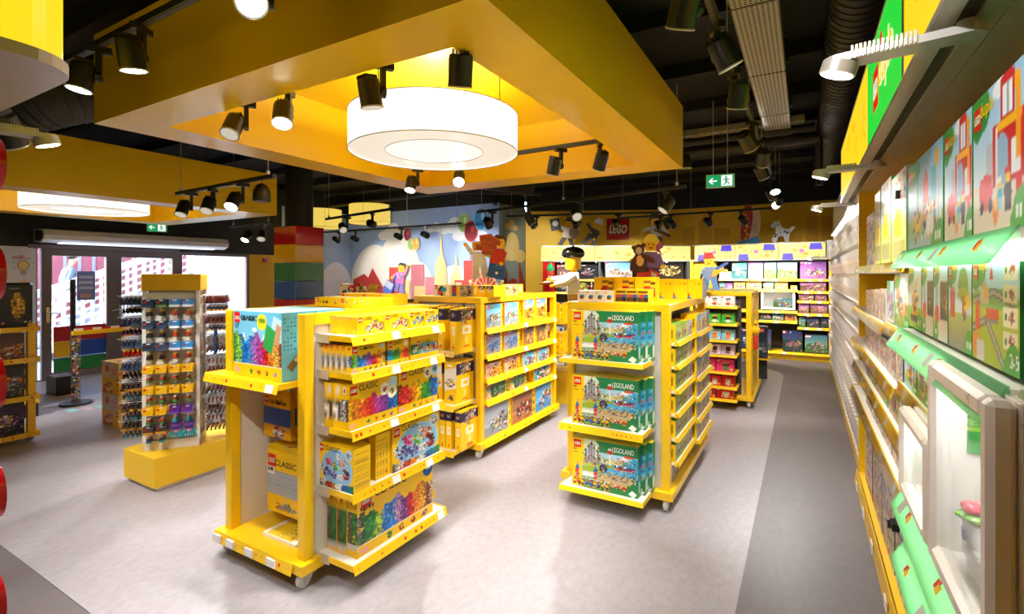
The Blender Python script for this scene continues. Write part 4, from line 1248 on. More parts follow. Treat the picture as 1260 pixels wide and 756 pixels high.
def exit_sign(loc, rz, label, wires=None):
    t = thing('exit_sign', label, 'exit sign', loc, rz)
    g = G(); g.box((-.15, -.015, 0), (.15, .015, .15), '#ffffff'); g.build('casing', 'white_plastic', parent=t)
    g = G(); y = -.017
    g.box((-.143, y, .006), (.143, -.015, .144), '#0fa05a')
    W = '#ffffff'
    def poly(P): g.add([(x, y - .001, z) for x, z in P], [tuple(range(len(P)))], W)
    poly([(-.125, .075), (-.09, .04), (-.07, .04), (-.09, .066), (-.035, .066), (-.035, .084), (-.09, .084), (-.07, .11), (-.09, .11)])
    poly(rect(.01, .015, .125, .135))
    gr = '#0fa05a'
    for P in ([(.06 + p[0], .115 + p[1]) for p in disc(0, 0, .011, n=10)], [(.05, .1), (.075, .1), (.07, .06), (.055, .06)], [(.07, .066), (.095, .05), (.09, .03), (.083, .03), (.085, .046), (.06, .056)], [(.055, .066), (.045, .04), (.025, .032), (.027, .025), (.052, .033), (.066, .056)], [(.075, .1), (.098, .085), (.094, .078), (.072, .09)], [(.05, .1), (.03, .08), (.036, .075), (.055, .09)]):
        ar = sum(P[i][0] * P[(i + 1) % len(P)][1] - P[(i + 1) % len(P)][0] * P[i][1] for i in range(len(P)))
        P = P if ar > 0 else P[::-1]
        g.add([(x, y - .002, z) for x, z in P], [tuple(range(len(P)))], gr)
    g.build('sign_face', 'exit_glow', parent=t)
    if wires:
        for sx in (-.075, .075):
            g = G(); g.cyl((sx, 0, .15), (sx, 0, wires), .005, n=6); g.build('hanging_rod', 'silver_paint', parent=t)
    return t
exit_sign((-.83, 6.15, 2.68), RAD(8), 'green running man exit sign with arrow hanging in the middle aisle', 1.0)
t = exit_sign((-9.9, 4.55, 2.44), RAD(80), 'green exit sign above the entrance heater', 1.3)

# brick clad column
colm = thing('column', 'black round column rising from stacked giant colour blocks', 'column', (-6.63, 4.99, 0))
g = G(); g.cyl((0, 0, 0), (0, 0, 3.75), .2, n=28); g.build('shaft', 'black_paint', parent=colm)
seq = ['#c4161c', '#e6b212', '#2c7a3c', '#27549a']
for k in range(9):
    z1 = 2.4 - .27 * k
    pm_n = 'brick_gloss_%d' % (k % 4)
    if pm_n not in MATS: pm(pm_n, seq[k % 4], .1, coat=.6, var=.02)
    g = G(); g.box((-.25, -.25, max(z1 - .266, 0.003)), (.25, .25, z1)); g.build('brick', pm_n, parent=colm, bevel=.006)

# ------------------------------------------------------------------ ceiling canopies and drum lamps
def canopy(name, label, x0, x1, y0, y1, z0, z1, rim):
    t = thing(name, label, 'ceiling canopy', ((x0 + x1) / 2, (y0 + y1) / 2, z0))
    X0, X1, Y0, Y1 = x0 + rim[0], x1 - rim[1], y0 + rim[2], y1 - rim[3]
    g = G()
    o0, i0 = [(x0, y0), (x1, y0), (x1, y1), (x0, y1)], [(X0, Y0), (X1, Y0), (X1, Y1), (X0, Y1)]
    zi = z1 - .06
    vs = [(x, y, z0) for x, y in o0] + [(x, y, z1) for x, y in o0] + [(x, y, z0) for x, y in i0] + [(x, y, zi) for x, y in i0]
    fs = []
    for i in range(4):
        j = (i + 1) % 4
        fs += [(i, j, 4 + j, 4 + i), (i, 8 + i, 8 + j, j), (8 + i, 12 + i, 12 + j, 8 + j)]
    fs += [(4, 5, 6, 7), (15, 14, 13, 12)]
    g.add(vs, fs)
    g.build('box_frame', 'canopy_yellow', parent=t, world=True)
    for sx in (.2, .8):
        for sy in (.2, .8):
            g = G(); px, py = x0 + (x1 - x0) * sx, y0 + (y1 - y0) * sy
            g.cyl((px, py, z1), (px, py, 3.75), .008, n=6); g.build('hanging_rod', 'black_metal', parent=t, world=True)
    return t
canopy('ceiling_canopy', 'large yellow suspended ceiling canopy over the middle of the shop', -4.3, -1.05, 1.58, 5.2, 2.75, 3.37, (.36, .36, .3, .4))
canopy('ceiling_canopy', 'second yellow ceiling canopy hanging near the entrance', -9.1, -6.25, 1.2, 4.35, 2.5, 3.05, (.34, .34, .3, .36))
def drum(label, loc, r, h, mt='drum_glow', z_top=3.3, ring=True):
    t = thing('drum_lamp', label, 'lamp', loc)
    g = G(); n = 56
    prof = [(r, 0.0), (r, h)]
    vs = [(rr * math.cos(2 * math.pi * i / n), rr * math.sin(2 * math.pi * i / n), z) for rr, z in prof for i in range(n)]
    g.add(vs, [(i, (i + 1) % n, n + (i + 1) % n, n + i) for i in range(n)], smooth=True)
    g.build('shade', mt, parent=t)
    g = G(); ri = r * .58
    vs = [(q * math.cos(2 * math.pi * i / n), q * math.sin(2 * math.pi * i / n), .012) for q in (r * .995, ri) for i in range(n)]
    g.add(vs, [(i, n + i, n + (i + 1) % n, (i + 1) % n) for i in range(n)])
    g.build('diffuser_ring', 'drum_ring_glow' if mt == 'drum_glow' else mt, parent=t)
    g = G(); g.add([(ri * .99 * math.cos(2 * math.pi * i / n), ri * .99 * math.sin(2 * math.pi * i / n), .02) for i in range(n)], [tuple(range(n - 1, -1, -1))]); g.build('diffuser_disc', 'drum_disc_glow' if mt == 'drum_glow' else mt, parent=t)
    if mt == 'drum_glow':
        ld = bpy.data.lights.new('drum_bulb', 'POINT'); ld.energy = 22; ld.color = (1, .95, .86); ld.shadow_soft_size = .12
        lo = bpy.data.objects.new('drum_bulb', ld); COL.objects.link(lo); lo.parent = t; lo.location = (0, 0, h * .6)
    for q, zz in ((r, 0), (ri, .012), (r, h)):
        g = G(); g.tube([(q * math.cos(2 * math.pi * i / n), q * math.sin(2 * math.pi * i / n), zz) for i in range(n + 1)], .004 if q == r else .0035, 5); g.build('trim_ring', 'grey_steel' if mt == 'drum_glow' else 'yellow_paint', parent=t)
    for a in (20, 140, 260):
        g = G(); x, y = r * .8 * math.cos(RAD(a)), r * .8 * math.sin(RAD(a)); g.cyl((x, y, h), (x, y, z_top - loc[2]), .004, n=6); g.build('hanging_wire', 'black_metal', parent=t)
    return t
drum('big white drum lamp hanging inside the large yellow canopy', (-2.66, 3.3, 2.7), .69, .30, z_top=3.31)
drum('white drum lamp hanging inside the canopy near the entrance', (-7.65, 2.75, 2.47), .62, .3, z_top=2.99)
drum('small yellow drum lamp in front of the mural wall', (-8.67, 8.4, 2.86), .46, .42, 'drum_glow_yellow', 3.75)
drum('small yellow drum lamp half hidden behind the black column', (-9.84, 8.0, 2.78), .46, .42, 'drum_glow_yellow', 3.75)

# ------------------------------------------------------------------ tracks and spotlights
def track(label, p, q, wires=True, mt='black_metal'):
    p, q = Vector(p), Vector(q)
    t = thing('lighting_track', label, 'lighting track', (p + q) / 2)
    d = (q - p); L = d.length; a = math.atan2(d.y, d.x)
    t.rotation_euler = (0, 0, a)
    g = G(); g.box((-L / 2, -.018, 0), (L / 2, .018, .034)); g.build('rail', mt, parent=t)
    g = G(); g.box((-L / 2, -.008, -.002), (L / 2, .008, 0)); g.build('conductor_slot', 'dark_grey', parent=t)
    if wires:
        n = max(2, int(L / 1.2) + 1)
        for k in range(n):
            x = -L / 2 + .1 + (L - .2) * k / (n - 1)
            g = G(); g.cyl((x, 0, .03), (x, 0, 3.75 - p.z), .003, n=5); g.box((x - .012, -.012, .034), (x + .012, .012, .07)); g.build('hanging_wire', 'silver_paint', parent=t)
    return t

_sp = {}
def spot_parts():
    if _sp: return _sp
    g = G(); g.box((-.05, -.016, -.028), (.05, .016, 0)); _sp['adapter'] = g.mesh('adapter', 'black_metal')
    g = G(); g.box((-.012, -.014, -.15), (.012, .014, -.02)); g.cyl((-.012, 0, -.14), (.012, 0, -.14), .024, n=14); _sp['arm'] = g.mesh('arm', 'black_metal')
    g = G(); r = .05
    g.lathe([(r, -.075), (r, .03), (r * .96, .045), (r * .8, .05)], n=22)
    for k in range(5): g.box((-.035 + .0145 * k, -.034, .05), (-.031 + .0145 * k, .034, .068))
    _sp['housing'] = g.mesh('lamp_housing', 'black_metal')
    for nm, m in (('bright', 'lens_glow'), ('dim', 'lens_dim')):
        g = G(); g.add([(r * .9 * math.cos(2 * math.pi * i / 22), r * .9 * math.sin(2 * math.pi * i / 22), -.0768) for i in range(22)], [tuple(range(21, -1, -1))]); _sp[nm] = g.mesh('lens', m)
    g = G(); g.tube([(r * math.cos(2 * math.pi * i / 22), r * math.sin(2 * math.pi * i / 22), -.075) for i in range(23)], .004, 5); _sp['ring'] = g.mesh('lens_ring', 'silver_paint')
    return _sp
def track_spot(label, x, y, z, aim, group=None, power=1.0, arm_dir=0.0, cone=62, blend=.6, lens='bright', scale=1.18):
    """hangs from the rail whose underside is at z; aim is a point in the room"""
    P = spot_parts()
    t = thing('track_spotlight', label, 'spotlight', (x, y, z), arm_dir, group)
    if scale != 1.0: t.scale = (scale,) * 3
    inst(P['adapter'], 'adapter', t); inst(P['arm'], 'arm', t)
    piv = Vector((.062, 0, -.14))
    R = Matrix.Rotation(arm_dir, 3, 'Z')
    wp = Vector((x, y, z)) + R @ (piv * scale)
    d = R.inverted() @ (Vector(aim) - wp).normalized()
    q = (-d).to_track_quat('Z', 'Y')
    h = inst(P['housing'], 'lamp_housing', t, piv, q.to_euler())
    inst(P[lens], 'lens', h); inst(P['ring'], 'lens_ring', h)
    if power:
        ld = bpy.data.lights.new('spot_beam', 'SPOT')
        ld.energy = SPOT_W * power
        ld.color = (1.0, .98, .945)
        ld.spot_size = RAD(cone); ld.spot_blend = blend; ld.shadow_soft_size = .035
        lo = bpy.data.objects.new('spot_beam', ld); COL.objects.link(lo)
        lo.parent = h; lo.location = (0, 0, -.085)
    return t
def pendant(label, x, y, z, z_top):
    t = thing('pendant_lamp', label, 'lamp', (x, y, z))
    g = G(); g.lathe([(.075, 0), (.078, .03), (.07, .1), (.045, .15), (.015, .165)], n=20); g.build('shade', 'black_metal', parent=t)
    g = G(); g.add([(.07 * math.cos(i * .314), .07 * math.sin(i * .314), .004) for i in range(20)], [tuple(range(19, -1, -1))]); g.build('lens', 'dark_grey', parent=t)
    g = G(); g.cyl((0, 0, .16), (0, 0, z_top - z), .003, n=5); g.build('hanging_cord', 'black_metal', parent=t)

D = 'down'
def run(track_label, p, q, heads, wires=True):
    track(track_label, p, q, wires)
    for i, (f, aim, pw, lens, lab) in enumerate(heads):
        x, y = p[0] + (q[0] - p[0]) * f, p[1] + (q[1] - p[1]) * f
        sc = 1.0
        a = (i * 137 % 360)
        track_spot(lab, x, y, p[2], aim, 'black track spotlights', pw, RAD(-60 if i % 2 else -120), lens=lens)
W = 'black spotlight '
run('black lighting track crossing in front of the large canopy', (-4.05, 1.28, 2.97), (-1.2, 1.28, 2.97),
    [(.22, (-3.6, 0.9, 0.6), .8, 'bright', W + 'leftmost on the track in front of the large canopy'),
     (.39, (-3.0, 1.6, .6), 1.4, 'bright', W + 'second on the track in front of the large canopy'),
     (.76, (-.3, .35, 1.5), .5, 'bright', W + 'glaring at the viewer beside the large canopy front')])
run('black lighting track inside the front edge of the large canopy', (-3.46, 2.04, 2.86), (-1.44, 2.04, 2.86),
    [(.10, (-2.6, .6, .2), 1, 'dim', W + 'leftmost on the front track inside the canopy'), (.32, (-2.0, 1.2, 0.4), 1, 'bright', W + 'second on the front track inside the canopy'),
     (.72, (-2.0, 2.4, .6), 1.6, 'dim', W + 'before the big drum lamp inside the canopy'), (.985, (-2.0, 2.6, .5), 1.0, 'dim', W + 'at the right end of the front canopy track')], False)
run('black lighting track inside the rear edge of the large canopy', (-3.75, 4.3, 2.86), (-1.5, 4.25, 2.86),
    [(.02, (-3.4, 3.2, .0), 1, 'bright', W + 'leftmost on the rear track inside the canopy'), (.28, (-2.0, 2.5, .8), 1.2, 'bright', W + 'lower left of the drum lamp inside the canopy'),
     (.80, (-2.5, 4.45, .8), 1.5, 'bright', W + 'second from the right on the rear canopy track'), (.97, (-2.5, 5.0, .6), 1.7, 'dim', W + 'rightmost on the rear canopy track')], False)
run('short black lighting track hanging left of the column', (-5.95, 2.93, 2.56), (-4.1, 2.83, 2.56),
    [(.18, (-5.2, 2.0, .5), 1, 'dim', W + 'leftmost on the track left of the column'), (.42, (-4.5, 1.9, .5), 1, 'dim', W + 'middle on the track left of the column'), (.72, (-4.2, 2.0, 1.2), .9, 'bright', W + 'lit beside the bell shaped pendant lamp')])
pendant('black bell shaped pendant lamp hanging just left of the column', -4.3, 2.84, 2.36, 2.56)
run('black lighting track behind the canopy near the entrance', (-8.2, 4.86, 2.46), (-6.95, 4.76, 2.46),
    [(.55, (-7.2, 3.6, .6), .8, 'bright', W + 'lit on the track behind the entrance canopy'), (.82, (-6.4, 4.0, .8), .6, 'dim', W + 'dark on the track behind the entrance canopy')])
run('black lighting track in front of the mural', (-9.5, 7.75, 2.62), (-5.5, 7.6, 2.62),
    [(.15, (-9.2, 9.4, 1.7), .7, 'bright', W + 'leftmost on the long track before the mural'), (.28, (-8.2, 9.4, 1.9), .7, 'dim', W + 'second on the long track before the mural'),
     (.62, (-7.1, 9.4, 1.9), .8, 'dim', W + 'third on the long track before the mural'), (.78, (-6.2, 9.4, 1.9), .8, 'dim', W + 'rightmost on the long track before the mural')])
run('black lighting track above the small yellow drum lamp', (-6.95, 5.75, 2.6), (-5.0, 5.3, 2.6),
    [(.35, (-4.2, 4.4, .6), 1, 'dim', W + 'left on the track over the small drum lamp'), (.72, (-7.6, 9.3, 2.0), 1.3, 'dim', W + 'right on the track over the small drum lamp')])
run('black lighting track over the middle gondola', (-4.3, 6.35, 2.62), (-1.1, 5.6, 2.62),
    [(.1, (-4.6, 8.6, .4), .8, 'dim', W + 'leftmost on the track over the middle gondola'), (.32, (-2.8, 6.5, 1.4), 1.2, 'bright', W + 'second on the track over the middle gondola'), (.58, (-1.2, 4.3, 1.0), 1.2, 'dim', W + 'third on the track over the middle gondola'), (.93, (-2.5, 4.7, .6), 1.8, 'dim', W + 'rightmost on the track over the middle gondola')])
run('black lighting track slanting before the yellow wall', (-5.0, 8.4, 2.8), (-2.2, 9.3, 2.8),
    [(.2, (-5.4, 10.6, 2.0), 1, 'bright', W + 'left on the slanting track by the yellow wall'), (.45, (-4.1, 10.3, 1.6), 2, 'bright', W + 'shining at the flying toy figures'), (.72, (-3.2, 10.8, 1.6), 2, 'bright', W + 'in front of the square red sign')])
run('black lighting track before the far shelf wall', (-3.3, 10.0, 2.82), (-.4, 9.8, 2.82),
    [(.3, (-2.4, 11.3, 1.3), 2.0, 'bright', W + 'leftmost on the track before the far shelves'), (.37, (-1.6, 11.3, 1.3), 2.0, 'bright', W + 'second on the track before the far shelves'), (.62, (-.8, 11.3, 1.2), 2.0, 'bright', W + 'before the sausage suit figure'), (.8, (0, 11.3, 1.0), 2.0, 'dim', W + 'rightmost on the track before the far shelves')])
run('long black lighting track running above the right hand aisle', (-.40, .5, 2.98), (-.36, 9.6, 2.98),
    [(.19, (-1.3, 3.3, .4), 1.0, 'bright', W + 'first on the aisle track at the top edge'), (.325, (-.8, 4.3, .6), 1.5, 'dim', W + 'second on the aisle track below the cable tray'),
     (.46, (.45, 6.0, 1.0), .6, 'dim', W + 'third on the aisle track'), (.54, (-.9, 7.0, .8), 1.6, 'dim', W + 'fourth on the aisle track'), (.62, (.45, 7.2, 1.0), .6, 'bright', W + 'fifth on the aisle track'),
     (.75, (.1, 5.6, 0), 1.3, 'bright', W + 'sixth on the aisle track by the exit sign'), (.81, (.45, 9.0, 1.0), .7, 'bright', W + 'seventh on the aisle track'), (.89, (-.2, 11.2, 1.2), 1.1, 'dim', W + 'eighth on the aisle track'), (.03, (.45, 2.4, 1.4), .55, 'dim', W + 'overhead on the aisle track close to the viewer'), (.25, (.45, 3.4, .9), 1.3, 'dim', W + 'on the aisle track facing the right wall boxes'),  # last two heads on this line are added to brighten the right wall
     (.96, (-.35, 2.0, .9), .7, 'bright', W + 'glaring farthest on the aisle track')])
# spots over the near floor and left, outside or at the edge of the picture
run('black lighting track over the left hand aisle', (-8.2, .8, 2.4), (-5.2, .8, 2.4), [(.2, (-8.6, 2.4, 0), 1.8, 'bright', W + 'left on the track over the entrance aisle'), (.8, (-4.7, 2.2, .9), 1.6, 'dim', W + 'right on the track over the entrance aisle')], True)
run('black lighting track overhead behind the viewer', (-3.4, .15, 2.98), (-.9, .15, 2.98), [(.1, (-4.5, 2.2, .9), 1.2, 'dim', W + 'left on the track overhead behind the viewer'), (.4, (-2.7, 1.8, .7), 1.2, 'dim', W + 'middle on the track overhead behind the viewer'), (.85, (-2.0, 2.3, .6), 1.2, 'dim', W + 'right on the track overhead behind the viewer')])  # unseen track and heads, added to brighten the fronts facing the viewer
pendant('black pendant lamp beside the right corner of the large canopy', -1.18, 5.95, 2.9, 3.75)

# ------------------------------------------------------------------ ducts, tray, pipes
tr = thing('cable_tray', 'perforated metal cable tray running along the ceiling above the aisle', 'cable tray', (-.27, 4.6, 3.36))
def perforated():
    m = bpy.data.materials.new('tray_perforated'); m.use_nodes = True; nt = m.node_tree; b = nt.nodes['Principled BSDF']
    tc = nt.nodes.new('ShaderNodeTexCoord'); mp = nt.nodes.new('ShaderNodeMapping'); mp.inputs['Scale'].default_value = (34, 34, 0)
    nt.links.new(tc.outputs['Object'], mp.inputs[0])
    fr = nt.nodes.new('ShaderNodeVectorMath'); fr.operation = 'FRACTION'; nt.links.new(mp.outputs[0], fr.inputs[0])
    sb_ = nt.nodes.new('ShaderNodeVectorMath'); sb_.operation = 'SUBTRACT'; sb_.inputs[1].default_value = (.5, .5, 0); nt.links.new(fr.outputs[0], sb_.inputs[0])
    vo = nt.nodes.new('ShaderNodeVectorMath'); vo.operation = 'LENGTH'; nt.links.new(sb_.outputs[0], vo.inputs[0])
    lt = nt.nodes.new('ShaderNodeMath'); lt.operation = 'LESS_THAN'; lt.inputs[1].default_value = .3; nt.links.new(vo.outputs['Value'], lt.inputs[0])
    mx = nt.nodes.new('ShaderNodeMix'); mx.data_type = 'RGBA'; mx.inputs[6].default_value = (.40, .36, .29, 1); mx.inputs[7].default_value = (.02, .018, .015, 1)
    nt.links.new(lt.outputs[0], mx.inputs[0]); nt.links.new(mx.outputs[2], b.inputs['Base Color']); b.inputs['Metallic'].default_value = .35; b.inputs['Roughness'].default_value = .45
    MATS['tray_perforated'] = m
perforated()
for k in range(4):
    y0 = -2.4 + k * 1.25
    g = G(); g.box((-.14, y0, 0), (.14, y0 + 1.23, .004)); g.box((-.14, y0, 0), (-.135, y0 + 1.23, .06)); g.box((.135, y0, 0), (.14, y0 + 1.23, .06)); g.build('tray_section', 'tray_perforated', parent=tr)
    g = G(); g.box((-.16, y0 + 1.2, .06), (.16, y0 + 1.24, .25)); g.build('bracket', 'black_metal', parent=tr)
def duct(label, pts, r, ribs, mt='black_duct'):
    t = thing('air_duct', label, 'duct', pts[0])
    g = G(); g.tube(pts, r, 24); g.build('pipe', mt, parent=t, world=True)
    g = G()
    P = [Vector(p) for p in pts]
    L = [(P[i + 1] - P[i]).length for i in range(len(P) - 1)]; tot = sum(L); n = int(tot / ribs)
    for k in range(1, n):
        s_ = tot * k / n; i = 0
        while s_ > L[i]: s_ -= L[i]; i += 1
        c = P[i] + (P[i + 1] - P[i]) * (s_ / L[i]); d = (P[i + 1] - P[i]).normalized()
        g.cyl(c - d * .004, c + d * .004, r + .006, n=24, caps=True)
    tag(g.build('seam_rings', mt, parent=t, world=True), kind='stuff')
duct('black spiral air duct along the ceiling at the right', [(.3, .5, 3.42), (.3, 9.6, 3.42)], .17, .09)
duct('black flexible air duct bending down left of the large canopy', [(-4.62, 2.6, 3.35), (-4.62, 1.9, 3.2), (-4.75, 1.5, 3.02), (-5.1, 1.2, 2.88), (-6.2, 1.0, 2.82)], .24, .07)
duct('grey brown air duct ending above the middle of the shop', [(-5.2, 6.2, 3.35), (-3.9, 7.4, 3.2)], .2, .1)
for i, (p, q, r, lab) in enumerate((((-4, 6.6, 3.35), (.1, 6.6, 3.35), .045, 'black pipe crossing the ceiling above the exit sign'), ((-4, 6.9, 3.3), (.15, 6.9, 3.3), .06, 'thicker black pipe crossing the ceiling beyond the exit sign'), ((-6.5, 7.2, 3.3), (-4.5, 8.9, 3.3), .06, 'black pipe crossing the ceiling near the mural'), ((-10, 8.4, 3.35), (-5.9, 8.1, 3.35), .05, 'black pipe running along the top of the mural'))):
    g = G(); g.cyl(p, q, r, n=14)
    if i == 1: g.tube([(.12, 6.9, 3.3), (.15, 6.95, 3.28), (.15, 7.0, 3.1), (.15, 7.0, 2.75)], .04, 10)
    tag(g.build('ceiling_pipe', 'black_duct'), lab, 'pipe')
g = G()
for k in range(46): g.box((-4 + k * .085, 6.35, 3.38), (-3.94 + k * .085, 6.45, 3.42))
g.box((-4.0, 6.34, 3.37), (.0, 6.36, 3.44)); g.box((-4.0, 6.44, 3.37), (.0, 6.46, 3.44))
tag(g.build('cable_ladder', 'tray_metal'), 'metal cable ladder crossing the ceiling beyond the large canopy', 'cable tray')
for x, y, z, lab in ((-2.75, 5.9, 3.1, 'small round white smoke detector on ceiling behind the canopy'), (-3.95, 5.6, 3.2, 'round ceiling speaker behind the far corner of the canopy')):
    t = thing('smoke_detector', lab, 'detector', (x, y, z)); g = G(); g.lathe([(.06, 0), (.07, .02), (.05, .05), (.02, .055)], n=18); g.build('cap', 'white_plastic', parent=t); g = G(); g.cyl((0, 0, .05), (0, 0, 3.75 - z), .008, n=6); g.build('conduit', 'black_metal', parent=t)
for x, y in ((-8.0, 5.2), (-9.0, 6.6), (-7.4, 6.9)):
    pass
# ================================================================== GONDOLAS
ICON = ['#d8542a', '#e08a1c', '#d8841c', '#e0a020', '#dc9a1a']
def caster(parent, x, y, rz=0.0):
    z0 = 0.0025
    g = G(); g.box((-.03, -.03, .088), (.03, .03, .094)); g.hexa([(-.026, -.02, .04), (.026, -.02, .04), (.026, -.014, .04), (-.026, -.014, .04)], [(-.03, -.024, .09), (.03, -.024, .09), (.03, -.016, .09), (-.03, -.016, .09)])
    g.hexa([(-.026, .014, .04), (.026, .014, .04), (.026, .02, .04), (-.026, .02, .04)], [(-.03, .016, .09), (.03, .016, .09), (.03, .024, .09), (-.03, .024, .09)])
    o = wpos(parent)
    c = g.build('caster', 'caster_grey', parent=parent, loc=(x - o.x, y - o.y, z0 - o.z), rot=(0, 0, rz))
    g = G(); g.cyl((-.015, -.013, .044), (-.015, .013, .044), .044, n=18); g.cyl((-.015, -.022, .038), (-.015, .022, .038), .012, n=10); g.build('wheel', 'caster_grey', parent=c)
    g = G(); g.box((.02, -.016, .05), (.055, .016, .058)); g.box((.045, -.018, .052), (.06, .018, .075)); g.build('brake_lever', 'grey_steel', parent=c)
    return c

def strip_geo(a, b, out, h=.048, seed=0, plain=False):
    """sloping price strip from a to b (top edge), out = outward unit vector"""
    g = G(); a, b, out = Vector(a), Vector(b), Vector(out)
    dn = Vector((0, 0, -h)) + out * .014
    n = (b - a).normalized().cross(Vector((0, 0, 1)))
    t = out * -.004
    g.hexa([a + dn, b + dn, b + dn + t, a + dn + t], [a, b, b + t, a + t], '#f2c414')
    if not plain:
        r = random.Random(seed); L = (b - a).length; ux = (b - a).normalized(); k = .03
        while k < L - .03:
            s = .0055 if r.random() < .85 else .009
            c = a + ux * k + dn * .5 + out * .0012
            col = r.choice(ICON) if s < .008 else '#d8341c'
            if r.random() < .6:
                q = [c - ux * s - dn.normalized() * s, c - ux * s + dn.normalized() * s, c + ux * s + dn.normalized() * s, c + ux * s - dn.normalized() * s]
                if ux.cross(Vector((0, 0, 1))).dot(out) < 0: q = q[::-1]
                g.add(q, [(0, 1, 2, 3)], col)
            k += r.uniform(.03, .06)
    return g

def shelf(parent, x0, x1, y0, y1, z, face='+x', tags=(), mt='white_laminate', seed=0, bracket=True, strip=True, plain=False, board='shelf'):
    g = G(); g.box((x0, y0, z - .022), (x1, y1, z)); s = g.build(board, mt, parent=parent, world=True)
    if face == '+x': a, b, out = (x1, y0, z + .004), (x1, y1, z + .004), (1, 0, 0)
    elif face == '-x': a, b, out = (x0, y1, z + .004), (x0, y0, z + .004), (-1, 0, 0)
    else: a, b, out = (x0, y0, z + .004), (x1, y0, z + .004), (0, -1, 0)
    if strip:
        strip_geo(a, b, out, h=.03 if plain else .048, seed=seed, plain=plain).build('price_strip', 'print', parent=s, world=True)
        A, B, O = Vector(a), Vector(b), Vector(out); ux = (B - A).normalized()
        for f in tags:
            c = A + (B - A) * f; dn = Vector((0, 0, -.048)) + O * .014
            g = G(); t = O * .003
            q0 = [c - ux * .032 + dn * .95 + t, c + ux * .032 + dn * .95 + t, c + ux * .032 + dn * .95, c - ux * .032 + dn * .95]
            q1 = [c - ux * .032 + dn * .12 + t, c + ux * .032 + dn * .12 + t, c + ux * .032 + dn * .12, c - ux * .032 + dn * .12]
            g.hexa(q0, q1); g.build('price_tag', 'paper_white', parent=s, world=True)
    # side edges yellow, grey bracket by the back
    if face == '+x':
        for yy in (y0, y1):
            g = G(); g.box((x0 + .09, yy - .003, z - .026), (x1, yy + .003, z + .006)); g.build('edge_trim', 'yellow_paint', parent=s, world=True)
            if bracket: g = G(); g.box((x0, yy - .006, z - .04), (x0 + .1, yy + .004, z + .008)); g.build('bracket', 'silver_paint', parent=s, world=True)
    elif face == '-y':
        for xx in (x0, x1):
            g = G(); g.box((xx - .003, y0, z - .026), (xx + .003, y1 - .09, z + .006)); g.build('edge_trim', 'yellow_paint', parent=s, world=True)
            if bracket: g = G(); g.box((xx - .004, y1 - .1, z - .04), (xx + .006, y1, z + .008)); g.build('bracket', 'silver_paint', parent=s, world=True)
    return s

def gondola(name, label, x0, x1, y0, y1, zt=1.48, post=.06, top=True, casters=True):
    t = thing(name, label, 'display gondola', ((x0 + x1) / 2, (y0 + y1) / 2, 0))
    for px in (x0, x1 - post):
        for py in (y0, y1 - post):
            g = G(); g.box((px, py, .15), (px + post, py + post, zt - .055 if top else zt)); g.build('post', 'yellow_paint', parent=t, world=True, bevel=.003)
    g = G(); g.box((x0 - .04, y0 - .04, .092), (x1 + .03, y1 + .03, .15)); g.build('base', 'yellow_paint', parent=t, world=True, bevel=.003)
    for sx, sy in ((0, 0), (1, 0), (0, 1), (1, 1)):
        if casters: caster(t, (x0 + .03, x1 - .03)[sx], (y0 + .03, y1 - .03)[sy], RAD(25 + 70 * sx - 40 * sy))
    if top:
        g = G(); g.box((x0, y0, zt - .055), (x1, y1, zt)); g.build('top_board', 'yellow_paint', parent=t, world=True, bevel=.003)
    return t

R90 = RAD(90)
# ---------------------------------------------------------------- nearest gondola
N1 = 'nearest gondola'
g1 = gondola('display_gondola', 'nearest yellow gondola on casters, stocked with rainbow brick boxes', -3.055, -2.32, 1.78, 2.82, top=False)
for a, b in (((-2.385, 1.84, 1.42), (-2.32, 2.76, 1.48)), ((-3.055, 1.84, 1.42), (-2.99, 2.76, 1.48)), ((-3.0, 2.2, 1.425), (-2.36, 2.82, 1.478))):
    g = G(); g.box(a, b); g.build('top_rail', 'yellow_paint', parent=g1, world=True)
g = G(); g.box((-3.03, 1.84, .15), (-3.01, 2.76, 1.08)); g.build('side_panel', 'cream_panel', parent=g1, world=True)
g = G(); g.box((-2.39, 1.86, .15), (-2.365, 2.76, 1.42)); g.build('back_panel', 'cream_panel', parent=g1, world=True)
g = G(); g.box((-3.0, 2.72, .15), (-2.4, 2.75, 1.42)); g.build('back_panel', 'cream_panel', parent=g1, world=True)
g = G(); g.box((-2.345, 1.84, .15), (-2.335, 2.76, 1.42)); g.build('back_panel', 'cream_panel', parent=g1, world=True)
shelf(g1, -3.075, -2.385, 1.67, 2.2, 1.11, '-y', (.9,), 'yellow_paint', 3, bracket=False)
strip_geo((-3.09, 1.735, .15), (-2.36, 1.735, .15), (0, -1, 0), seed=7, h=.06).build('price_strip', 'print', parent=g1, world=True)
for x in (-3.03, -2.9, -2.72, -2.52):
    g = G(); g.box((x - .035, 1.711, .1), (x + .035, 1.722, .143)); g.build('price_tag', 'paper_white', parent=g1, world=True)
Z1 = [1.362, 1.163, .858, .525, .155]
for k, z in enumerate(Z1):
    shelf(g1, -2.335, -2.065 if k < 4 else -2.05, 1.87, 2.66, z, '+x', ((.42, .88), (.42, .85), (.4, .88), (.42, .8), (.92,))[k], seed=20 + k)
# pegs of the end bay
for z, y1 in ((1.0, 1.96), (.66, 1.95)):
    g = G(); g.tube([(-2.66, 2.72, z), (-2.66, y1 - .03, z), (-2.66, y1 - .04, z + .02)], .004, 6); g.build('peg', 'chrome', parent=g1, world=True)

